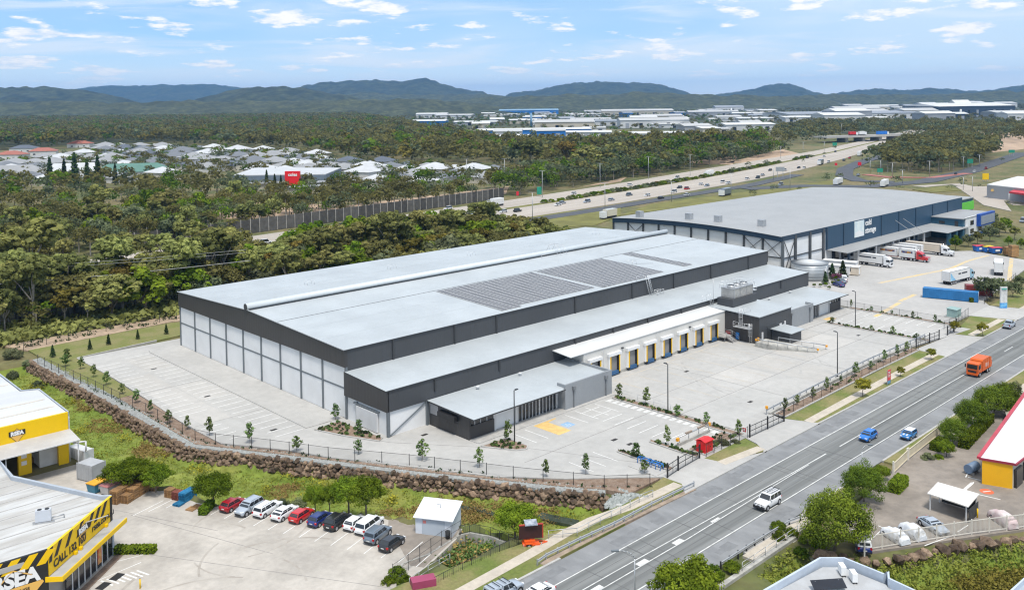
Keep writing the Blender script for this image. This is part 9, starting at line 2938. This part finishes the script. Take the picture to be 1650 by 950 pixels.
# -- industrial sheds
M_IW = [mat('shed_wall_' + n, c, 0.7, var=0.08, scale=0.05) for n, c in (('white', (0.55, 0.55, 0.54)), ('cream', (0.46, 0.42, 0.34)), ('blue', (0.02, 0.16, 0.48)), ('dark', (0.035, 0.05, 0.075)), ('grey', (0.30, 0.31, 0.33)))]
M_IR = [mat('shed_roof_' + n, c, 0.6, var=0.05, scale=0.03) for n, c in (('white', (0.56, 0.56, 0.545)), ('pale', (0.42, 0.42, 0.41)), ('grey', (0.26, 0.28, 0.31)), ('blue', (0.16, 0.28, 0.40)))]
FARB = [((872.36, 822.62, 168.76, 8.3), 2, 0, .5, 60), ((703.31, 688.63, 42.67, 7.76), 0, 0, .0, 30), ((1009.36, 891.75, 98.04, 17.36), 1, 1, .2, 70), ((845.8, 698.84, 67.86, 7.63), 0, 0, .1, 50), ((1497.4, 1759.73, 100.95, 13.46), 0, 1, .1, 90), ((1937.32, 1974.39, 279.57, 19.97), 2, 3, .3, 60), ((1131.86, 1255.06, 88.15, 8.82), 4, 0, .1, 60), ((1583.8, 1961.98, 91.18, 14.59), 0, 0, .2, 60),
  ((3393, 2649.12, 196.3, 33.22), 0, 0, .1, 60), ((3199.85, 2759.74, 134.26, 29.84), 4, 3, .2, 60), ((8014.99, 7565.35, 397.47, 38.22), 3, 0, .2, 40), ((1968.74, 1500.75, 204.36, 19.55), 1, 1, .1, 110), ((1174.89, 834.07, 117.81, 17.14), 0, 1, .2, 70), ((1230.12, 795.85, 53.91, 6.47), 2, 3, .2, 50), ((863.35, 596.28, 88.63, 7.25), 0, 0, .1, 70), ((1149.28, 630.05, 76.62, 11.49), 0, 0, .3, 60), ((1960.18, 1239.47, 131.48, 16.43), 4, 1, .1, 60),
  ((1579.19, 886.53, 64.41, 9.02), 0, 0, .3, 50), ((1836.64, 782.17, 312.42, 16.3), 0, 2, .3, 190), ((1619.19, 786.43, 94.32, 11.32), 0, 0, .4, 60), ((1665.81, 669.8, 73.31, 9.77), 1, 0, .2, 40), ((3213.27, 1368.16, 172.5, 16.1), 0, 0, .2, 60), ((2130.73, 641.19, 214.14, 31.41), 3, 0, .8, 120), ((2251.79, 715.37, 38.04, 38.04), 0, 0, .2, 40), ((1847.47, 593.82, 69.85, 15.24), 3, 0, .1, 50), ((6251.67, 1872.42, 259.18, 35.89), 0, 0, .2, 80),
  ((1936.73, 493.73, 94.7, 17.68), 4, 1, .3, 60), ((1843.28, 465.05, 42.15, 16.86), 0, 0, .1, 50), ((1638.73, 4359.16, 698.71, 18.23), 0, 0, .3, 150), ((1814.44, 3526.65, 379.16, 21.67), 4, 0, .3, 120), ((6250.9, 2623.05, 348.73, 17.44), 1, 0, .1, 60), ((2800.53, 3362.74, 123.74, 37.12), 0, 1, .1, 60), ((1199.88, 1549.9, 71.88, 7.19), 0, 0, .1, 40), ((1273.62, 1255.65, 66.33, 9.29), 1, 0, .2, 60), ((1333.07, 1118.74, 83.65, 11.58), 0, 1, .2, 60), ((1507.13, 1066.81, 87.33, 16.12), 1, 1, .2, 60), ((1042.33, 618.1, 31.54, 7.21), 1, 1, .2, 40)]
EST = [(1137.1,1452.33),(1977.61,2232.79),(4141.25,3352.73),(2468.89,1373.37),(1045.36,522.63),(853.25,545.19),(754.95,578.4),(720.12,632.56),(740.34,797.15)]
re_ = random.Random(31)
ex, ey = [p[0] for p in EST], [p[1] for p in EST]
RB = [(3558.64,1967.5),(8892.38,2589.92),(1721.07,419.86),(1434.63,690.52)]
CB = [(2561.01,2440.81),(5833.96,4746.73),(5284.85,3027.97),(2296.64,1241.98)]
LB_ = [(1723.36,5800.34),(3160.46,6845.55),(4626.44,7017.16),(2413.25,3660.21),(1658.17,3616.45)]
for Q_, n_, wr_ in ((RB, 46, (40, 130)), (CB, 40, (50, 140)), (LB_, 16, (90, 240))):
 qx, qy = [p[0] for p in Q_], [p[1] for p in Q_]
 k = 0
 while k < n_:
  x, y = re_.uniform(min(qx), max(qx)), re_.uniform(min(qy), max(qy))
  if inside([x], [y], Q_)[0]:
   k += 1
   FARB.append(((x, y, re_.uniform(*wr_), re_.uniform(12, 24)), re_.choice((0, 0, 1, 4)), re_.choice((0, 0, 1, 2)), re_.uniform(0, .5), re_.uniform(40, 90)))
n0_ = len(FARB)
while len(FARB) < n0_ + 95:
 x, y = re_.uniform(min(ex), max(ex)), re_.uniform(min(ey), max(ey))
 if inside([x], [y], EST)[0]:
  FARB.append(((x, y, re_.uniform(26, 75), re_.uniform(7, 14)), re_.choice((0, 0, 0, 1, 4, 2)), re_.choice((0, 0, 1, 1, 2)), re_.uniform(0, .5), re_.uniform(30, 70)))
ang0 = -0.762
for k, ((x, y, w, h), wi, ri, rj, dp) in enumerate(FARB):
 an = ang0 + (rj - .25) * 0.5
 t = thing('industrial_shed', '%s walled industrial building with %s roof among the distant sheds' % (('white', 'cream', 'bright blue', 'dark', 'grey')[wi], ('white', 'pale', 'grey', 'blue')[ri]), 'industrial building', (x, y, 0), an, 'distant industrial sheds', world=False)
 b = MB();b.box(-w / 2, w / 2, 0, dp, -.5, h * .78);b.build('wall', M_IW[wi], t)
 b = MB();b.add([(-w / 2 - 1, -1, h * .78), (w / 2 + 1, -1, h * .78), (w / 2 + 1, dp / 2, h), (-w / 2 - 1, dp / 2, h), (w / 2 + 1, dp + 1, h * .78), (-w / 2 - 1, dp + 1, h * .78)], [(0, 1, 2, 3), (3, 2, 4, 5), (0, 3, 5), (1, 4, 2), (5, 4, 1, 0)]);b.build('roof', M_IR[ri], t)
 for i in range(max(2, int(w / 22))):
  u = -w / 2 + w * (i + .5) / max(2, int(w / 22))
  b = MB();b.box(u - 3, u + 3, -.3, .1, 0, h * .5);b.build('door', M_GLASS if (i + k) % 2 else M_IW[4], t)
for (x, y), h, m, lab in (((1099.59,1060.39), 26, M_IR[3], 'tall pale blue column sign in the industrial estate'), ((9802.71,8026.32), 40, M_IW[1], 'cream silo tower on the skyline'), ((7945.18,7405.67), 45, M_STEEL, 'slanting white mast on the skyline'), ((1852.01,1116.83), 24, M_STEEL, 'pale leaning mast above the sheds'), ((20526.34,26610.22), 30, MATS['sign_red'], 'thin red crane mast on the skyline'), ((1952.37,613.15), 20, M_IW[0], 'thin white flagpole before the dark hall')):
 b = MB();b.tube((x, y, 0), (x, y, h), 2.2 if h < 30 else 3.2, 8, 2.0);tag(b.build('tower_mast', m), lab, 'mast')
t = thing('grey_hall', 'grey hall with small white and orange lettering at the right edge', 'building', (414.43,27.3) + (0,))
q = [(404.81,38.6),(386.72,3.07),(456.45,5.15),(463.46,42.41)];b = MB();b.prism(q, -.3, 6.2);b.build('wall', M_IW[4], t);b = MB();b.prism(q, 6.22, 6.6);b.build('roof', M_IR[0], t)
b = MB();x, y = (405.16,33.79);b.obox(x, y - .4, 3.4, 4.6, 8, 0.4, -.62);b.build('lettering_strip', MATS['orange_ground_paint'], t)
t = thing('fuel_canopy', 'red fuel station canopy on thin posts at the right edge', 'canopy', (371.17,10.09) + (0,))
q = [(386.86,22.64),(369.81,-6.38),(419.84,1.53),(430.76,28.02)];b = MB();b.prism(q, 4.6, 5.4);b.build('roof', mat('canopy_red', (0.50, 0.03, 0.04), 0.5), t)
for p in q[:2] + q[3:]:
 b = MB();b.tube((p[0], p[1], 0), (p[0], p[1], 4.6), .2, 6);b.build('post', M_ALU, t)
# -- forests: the largest trees are things, the rest one mass
TREES = []
rf = np.random.RandomState(21)
def wood(poly, spacing, kinds, hr, lab, grp, avoid=()):
 A = np.array(poly)
 x0, y0, x1, y1 = A[:, 0].min(), A[:, 1].min(), A[:, 0].max(), A[:, 1].max()
 nx, ny = int((x1 - x0) / spacing) + 1, int((y1 - y0) / spacing) + 1
 X, Y = np.meshgrid(x0 + spacing * np.arange(nx), y0 + spacing * np.arange(ny))
 X = X.ravel() + rf.uniform(-.45, .45, nx * ny) * spacing;Y = Y.ravel() + rf.uniform(-.45, .45, nx * ny) * spacing
 ok = inside(X, Y, poly)
 for a in avoid:
  ok &= ~inside(X, Y, a)
 dx, dy = X - CAM.x, Y - CAM.y
 fw = dx * 0.6897 + dy * 0.7227;rt_ = dx * 0.7230 - dy * 0.6907
 ok &= (fw > 20) & (np.abs(rt_) < fw * 0.60 + 25)
 for x, y in zip(X[ok], Y[ok]):
  TREES.append((float(x), float(y), rf.uniform(*hr), kinds[rf.randint(len(kinds))], lab, grp))
MWAY = MW_F + MW_N[::-1]
W1 = [(-110, 112), (-62, 104), (-26, 97), (16, 98), (60, 88), (136, 76), (142, 90), (136, 128), (60, 130), (-20, 124), (-140, 118)]
wood(W1, 4.9, ['euc', 'olive', 'olive', 'greyg', 'green', 'euc', 'olive', 'euc', 'green', 'rust'], (6.5, 12.5), 'olive-crowned tree in the wood between the new warehouse and the motorway', 'trees between warehouse and motorway')
wood([(-160, 128), (-20, 138), (60, 146), (66, 178), (-20, 176), (-160, 168)], 15, ['euc', 'olive'], (8, 13), 'tree with gaps showing the pale motorway behind it', 'trees before the motorway')
wood([(-200, 180), (-20, 190), (85, 203), (90, 212), (170, 220), (232, 227), (236, 240), (170, 262), (90, 268), (20, 300), (-40, 330), (-200, 330)], 7.5, ['euc', 'olive', 'greyg', 'green', 'euc'], (7, 13), 'eucalypt beyond the motorway near the noise wall and shops', 'trees beyond the motorway', [COLES])
wood([(248, 226), (345, 236), (450, 256), (590, 282), (700, 306), (640, 330), (480, 330), (330, 285), (262, 255)], 8.0, ['greyg', 'olive', 'green', 'greyg'], (9, 15), 'bushy tree on the far bank of the motorway', 'trees on the far bank')
GAP = [(0.24,251),(64.24,540.97),(97.12,501.28),(150.44,456.35),(161.41,399.26),(171.98,321.94),(208.02,315.34),(239.93,310.91),(288.48,276.38),(274.95,241.01),(252.18,247.19),(188.01,240.65),(123.29,259.03),(61.35,227.98)]
wood(GAP, 13.5, ['euc', 'euc', 'olive', 'greyg', 'green'], (8, 15), 'eucalypt between the noise wall and the shops', 'trees between noise wall and shops')
wood([(307.65,253.19),(341.69,243.44),(421.08,256.04),(535.21,275.57),(667.97,315.19),(759.3,372.45),(616.43,354.76),(478.5,305.51),(390.62,286.01),(343.34,305.19)], 9, ['green', 'greyg', 'olive', 'euc'], (9, 16), 'leafy tree beside the far carriageway', 'trees beside the far carriageway')
wood([(60, 118), (136, 92), (142, 104), (110, 136), (66, 140)], 7, ['euc', 'pine', 'green'], (10, 15), 'tall tree hiding the motorway behind the warehouse roof', 'tall trees behind the warehouse')
FRONT = [(188.62,1048.08),(267.39,1001.28),(345.72,1062.12),(383.57,926.81),(397.78,693.82),(346.14,524.85),(346.63,455.29),(358.64,379.49),(361.06,323.12),(382.95,279.34),(458.54,290.17),(587.12,334.61),(719.49,348.89),(777.16,390.45),(691.65,429.33),(606.75,453.81),(553.68,475.35),(563.36,574.19),(618.86,677.38),(760.92,923.8),(983.13,1296.42),(1762.71,2673.48),(1583.75,2938.33),(1418.26,3556.26),(1185.77,3956.18),(810.88,3738.03)]
wood(FRONT, 13.5, ['euc', 'euc', 'olive', 'olive', 'greyg', 'euc', 'rust', 'green'], (13, 23), 'tall eucalypt in the broad forest beyond the suburb', 'forest beyond the suburb')
wood([(565.8,171.51),(524.77,141.95),(532.2,108.24),(654.38,118.45),(838.71,176.84),(960.81,258.25),(812.31,253.32)], 8.5, ['euc', 'euc', 'greyg', 'olive'], (12, 18), 'tall grey-green tree on the island inside the motorway ramps', 'trees inside the motorway ramps')
wood([(738.91,360.39),(861.4,359.81),(984.35,398.68),(1028.67,326.3),(947.7,180.02),(1459.05,331.87),(1447.82,496.86),(1371.87,656.75),(1124.75,568.26)], 17, ['euc', 'greyg', 'olive'], (12, 18), 'tree in the belt before the distant white factory', 'trees before the factory')
wood(SUB, 13, ['olive', 'green', 'euc', 'greyg'], (5, 11), 'garden tree between the suburban houses', 'garden trees in the suburb', [(COLES)])
wood([(1342.44,1802.82),(855.98,948.82),(1077.44,555.79),(3998.14,2271.93),(3185.04,4296.21)], 32, ['olive', 'euc', 'green'], (6, 13), 'tree between the distant sheds', 'trees between the sheds')
wood([(1287.63,679.29),(1622.53,361.44),(6612.54,1787.74),(4258.3,2424.8)], 42, ['olive', 'euc'], (9, 15), 'tree between the distant sheds', 'trees between the sheds')
wood([(1110.94,5283),(1819.08,2447.8),(2966.07,3999.91),(1824.76,8516.98)], 34, ['olive', 'euc'], (12, 22), 'tree of the far tree line', 'far tree line')
for p in resample(between(MW_F, MW_N, 0.45, 0.47)[0], 4.6):
 if 130 < p[0] < 640 and mnoise.noise(Vector((p[0] * .02, 0, 3))) > -0.22:
  plant('gshrub' if rf.rand() < .5 else 'shrub', 'shrub', 'dark shrub on the motorway median', 'shrub', p[0] + rf.uniform(-1, 1), p[1] + rf.uniform(-1, 1), rf.uniform(1.8, 3.0), 'shrubs on the median', 0, rt, 1.3, None, False)
for i in range(18):
 x = rf.uniform(-40, 130);TREES.append((x, 100 - max(0, x) * .1 + rf.uniform(0, 26), rf.uniform(14, 18), 'euc', 'ragged tree rising above the wood by the motorway', 'tall trees of the wood'))
for x, y, h, k in ((-30, 128, 26, 'euc'), (-8, 142, 21, 'euc'), (-18, 117, 17, 'euc'), (60, 196, 15, 'euc'), (22, 108, 12, 'euc'), (41, 90, 13, 'euc'), (205, 86, 8, 'euc'), (166, 80, 7, 'euc'), (152, 92, 8, 'pine'), (142, 96, 10, 'pine'), (133, 92, 10, 'pine'), (146, 84, 8, 'pine'), (124, 88, 9, 'pine')):
 TREES.append((x, y, h, k, 'tall tree standing out of the wood behind the new warehouse', 'tall trees of the wood'))
for x, y in [(375.8,120.81),(353.74,126.86),(330.55,125.87),(447.34,140.68),(432.45,139.13),(454.79,138.33),(405.27,101.4),(442.46,102.01),(506.24,117.65),(522.64,112.41),(453.25,71.38),(679.29,131.25),(659.67,111.47),(664.04,258.28),(614.11,243.49),(569.55,230.29),(737.04,286.39),(518.62,232.6),(489.95,230.57),(456.66,219.59)]:
 TREES.append((x + rf.uniform(-4, 4), y + rf.uniform(-4, 4), rf.uniform(3, 6), 'greyg', 'small bushy tree on the motorway verge', 'verge trees'))
for x, y in [(366.38,53.83),(362.41,46.44),(346.59,34.82),(330.83,22.44),(320.5,12.57),(308.21,3.66),(378.4,20.18),(373.48,14.67),(413.64,86.08),(430.3,66.16),(450.98,57.4),(355.56,46.63),(354.32,40.49),(340.08,28.39),(322.9,15.85)]:
 TREES.append((x, y, 2.6, 'shrub', 'dark shrub along the side street', 'shrubs along the side street'))
KINDLAB = {'euc': 'open-crowned pale-trunked ', 'olive': 'rounded ', 'green': 'bright green ', 'greyg': 'grey-green ', 'rust': 'rusty brown ', 'pine': 'pointed ', 'shrub': ''}
WID = {'euc': 4.2 / 12, 'olive': .38, 'green': .41, 'greyg': .46, 'rust': .33, 'pine': .36, 'shrub': .75}
dist = [math.hypot(t[0] - CAM.x, t[1] - CAM.y) for t in TREES]
order = sorted(range(len(TREES)), key=lambda i: -TREES[i][2] * (2 if TREES[i][3] == 'shrub' else 1) / dist[i])
first = order[:298]
rest = order[298:]
for i in first:
 x, y, h, k, lab, grp = TREES[i]
 lab = KINDLAB[k] + lab
 plant(k, 'tree' if k != 'shrub' else 'shrub', lab, 'tree' if k != 'shrub' else 'shrub', x, y, h, grp, -0.3, rt, rt.uniform(0.8, 1.4))
rng = np.random.RandomState(99)
LOWQ = {}
for k in WID:
 vs_, ts_ = [], []
 for s in range(2):
  n_ = 11 if k in ('euc', 'rust') else 9
  cs_, rs_ = [], []
  for j in range(n_):
   o = rng.normal(0, 1, 3);o /= np.linalg.norm(o);o[2] = abs(o[2]) if rng.rand() < .75 else o[2]
   cs_.append([o[0] * WID[k] * .62, o[1] * WID[k] * .62, .60 + o[2] * .26]);rs_.append(WID[k] * rng.uniform(.32, .5))
  for q in ((26, 0.036), (10, 0.058)):
   v, tn = leaves(rng, np.array(cs_), np.array(rs_), q[0], q[1], .75)
   vs_.append(v);ts_.append(tn)
 LOWQ[k] = (vs_, ts_)
MASSK = {'euc': F_EUC, 'olive': F_EUC, 'green': F_GREEN, 'greyg': F_GREYG, 'rust': F_RUST, 'pine': F_DARK, 'shrub': F_GREYG}
bag = {}
stems = MB()
for i in rest:
 x, y, h, k, lab, grp = TREES[i]
 s = rng.randint(2) * 2 + (dist[i] > 520);v, tn = LOWQ[k][0][s], LOWQ[k][1][s]
 a = rng.uniform(0, 6.28);c_, s_ = math.cos(a), math.sin(a);w_ = rng.uniform(.95, 1.45)
 q = np.stack([(v[:, 0] * c_ - v[:, 1] * s_) * h * w_ + x, (v[:, 0] * s_ + v[:, 1] * c_) * h * w_ + y, v[:, 2] * h - .3], 1)
 bag.setdefault(MASSK[k].name, []).append((q, np.clip(tn * .8 + rng.uniform(-.15, .3), 0, 1)))
 if dist[i] < 700 and k in ('euc', 'olive', 'rust'):
  stems.tube((x, y, -.3), (x, y, h * .6), .28, 4, .15, cap=False)
for mn, l in bag.items():
 o = put('forest', leaf_mesh('forest', np.concatenate([q for q, _ in l]), np.concatenate([t_ for _, t_ in l]), MATS[mn]), None, 'stuff')
 tag(o, 'mass of distant tree crowns behind the nearer trees, %s' % mn.replace('_', ' '), 'forest', kind='stuff')
tag(stems.build('forest_trunks', M_PALEBARK, None, 'stuff'), 'pale trunks inside the distant forest', 'forest', kind='stuff')
# -- hills
M_HILL = mat('wooded_hill', (0.013, 0.022, 0.012), 0.95, c2=(0.04, 0.05, 0.024), scale=0.012, fine=(0.035, 0.6))
RIGHT = Vector((0.7230, -0.6907));FWD = Vector((0.6897, 0.7227))
M_RISE = mat('wooded_rise', (0.026, 0.033, 0.013), 0.95, c2=(0.06, 0.068, 0.028), scale=0.03, fine=(0.07, 0.5))
def hill(D, prof, depth, m=None):
 """ridge seen at distance D;prof: (px, py) of the skyline in the photograph, turned into metres"""
 P_ = []
 for px, py in prof:
  s = (px - 825) / 1458.0 * D
  P_.append((s, max(0.0, 52 + D * (160 - 0.01127 * (px - 825) - py) / 1458.0)))
 b = MB()
 n, mm = len(P_) * 9, 18
 S_ = np.linspace(P_[0][0], P_[-1][0], n)
 Hh = np.interp(S_, [p[0] for p in P_], [p[1] for p in P_])
 Hh = np.convolve(np.pad(Hh, 2, 'edge'), np.ones(5) / 5, 'valid')
 e_ = np.clip(np.minimum(np.arange(n), n - 1 - np.arange(n)) / (n * 0.14), 0, 1)
 Hh = Hh * e_ * e_ * (3 - 2 * e_)
 vs = []
 for j in range(mm + 1):
  tt = j / mm * 2 - 1
  for i in range(n):
   g = max(0.0, 1 - abs(tt)) ** 1.1
   nz = mnoise.noise(Vector((S_[i] / 350, tt * depth / 350, D / 999))) + .5 * mnoise.noise(Vector((S_[i] / 90, tt * depth / 90, D / 99)))
   z = Hh[i] * (g if abs(tt) > .07 else 1) * (1 + 0.16 * nz * (1 - g * .8)) + (12 * nz + 9 * mnoise.noise(Vector((S_[i] / 40, tt * depth / 40, D / 77)))) * (g > .05)
   p = Vector((CAM.x, CAM.y)) + FWD * (D + tt * depth) + RIGHT * float(S_[i])
   vs.append((p.x, p.y, z - 1.0 if abs(tt) < 1 else -3))
 b.add(vs, [(j * n + i, j * n + i + 1, (j + 1) * n + i + 1, (j + 1) * n + i) for j in range(mm) for i in range(n - 1)], 0, True)
 structure('hill', b, m or M_HILL)
hill(3000, [(-250, 166), (-80, 165), (60, 163), (200, 164), (330, 162), (420, 161), (560, 160), (680, 160), (800, 163), (900, 164)], 350, M_RISE)
hill(4200, [(600, 162), (760, 157), (900, 154), (1050, 155), (1200, 155), (1350, 154), (1500, 152), (1650, 149), (1800, 150), (1900, 152)], 350, M_RISE)
hill(5200, [(420, 160), (500, 154), (600, 152), (700, 151), (800, 153), (900, 156)], 500, M_RISE)
hill(9000, [(60, 152), (100, 147), (140, 141), (200, 138), (265, 136), (330, 136), (400, 141), (470, 152)], 1500)
hill(4300, [(-90, 150), (-30, 142), (60, 140), (110, 143), (160, 152), (230, 164), (260, 170)], 700)
hill(3900, [(290, 168), (325, 158), (360, 146), (410, 138), (470, 141), (540, 150), (580, 157), (620, 166)], 600)
hill(6500, [(440, 150), (480, 141), (520, 134), (560, 130), (600, 128), (630, 132), (655, 133), (680, 125), (720, 135), (755, 142), (790, 148), (830, 155)], 1100)
hill(7000, [(780, 154), (815, 149), (850, 146), (890, 139), (930, 133), (970, 130), (1010, 135), (1050, 133), (1075, 138), (1100, 146), (1150, 153)], 1100)
hill(7400, [(1120, 154), (1160, 151), (1210, 143), (1235, 136), (1260, 133), (1285, 138), (1310, 148), (1345, 153)], 900)
hill(7200, [(1290, 155), (1330, 150), (1370, 146), (1420, 141), (1460, 144), (1500, 143), (1560, 145), (1610, 143), (1650, 137), (1720, 138), (1800, 150)], 900)
hill(3600, [(760, 164), (850, 154), (930, 149), (1010, 151), (1100, 149), (1180, 151), (1250, 153), (1400, 158)], 500, M_RISE)
hill(4600, [(1180, 160), (1300, 154), (1400, 154), (1500, 152), (1600, 151), (1720, 150)], 600, M_RISE)
# -- air
HZ = bpy.data.materials.new('haze_air')
HZ.use_nodes = True
t = HZ.node_tree
t.nodes.clear()
o_ = t.nodes.new('ShaderNodeOutputMaterial');vp = t.nodes.new('ShaderNodeVolumePrincipled')
vp.inputs['Color'].default_value = (0.22, 0.53, 1.0, 1)
vp.inputs['Density'].default_value = 0.000065
vp.inputs['Anisotropy'].default_value = 0.2
t.links.new(vp.outputs[0], o_.inputs['Volume'])
b = MB();b.box(-13000, 13000, -3000, 13500, -4.6, 330)
HB = b.build('haze', HZ, None, 'stuff')
tag(HB, 'thin bluish haze over the whole scene', 'haze', kind='stuff')
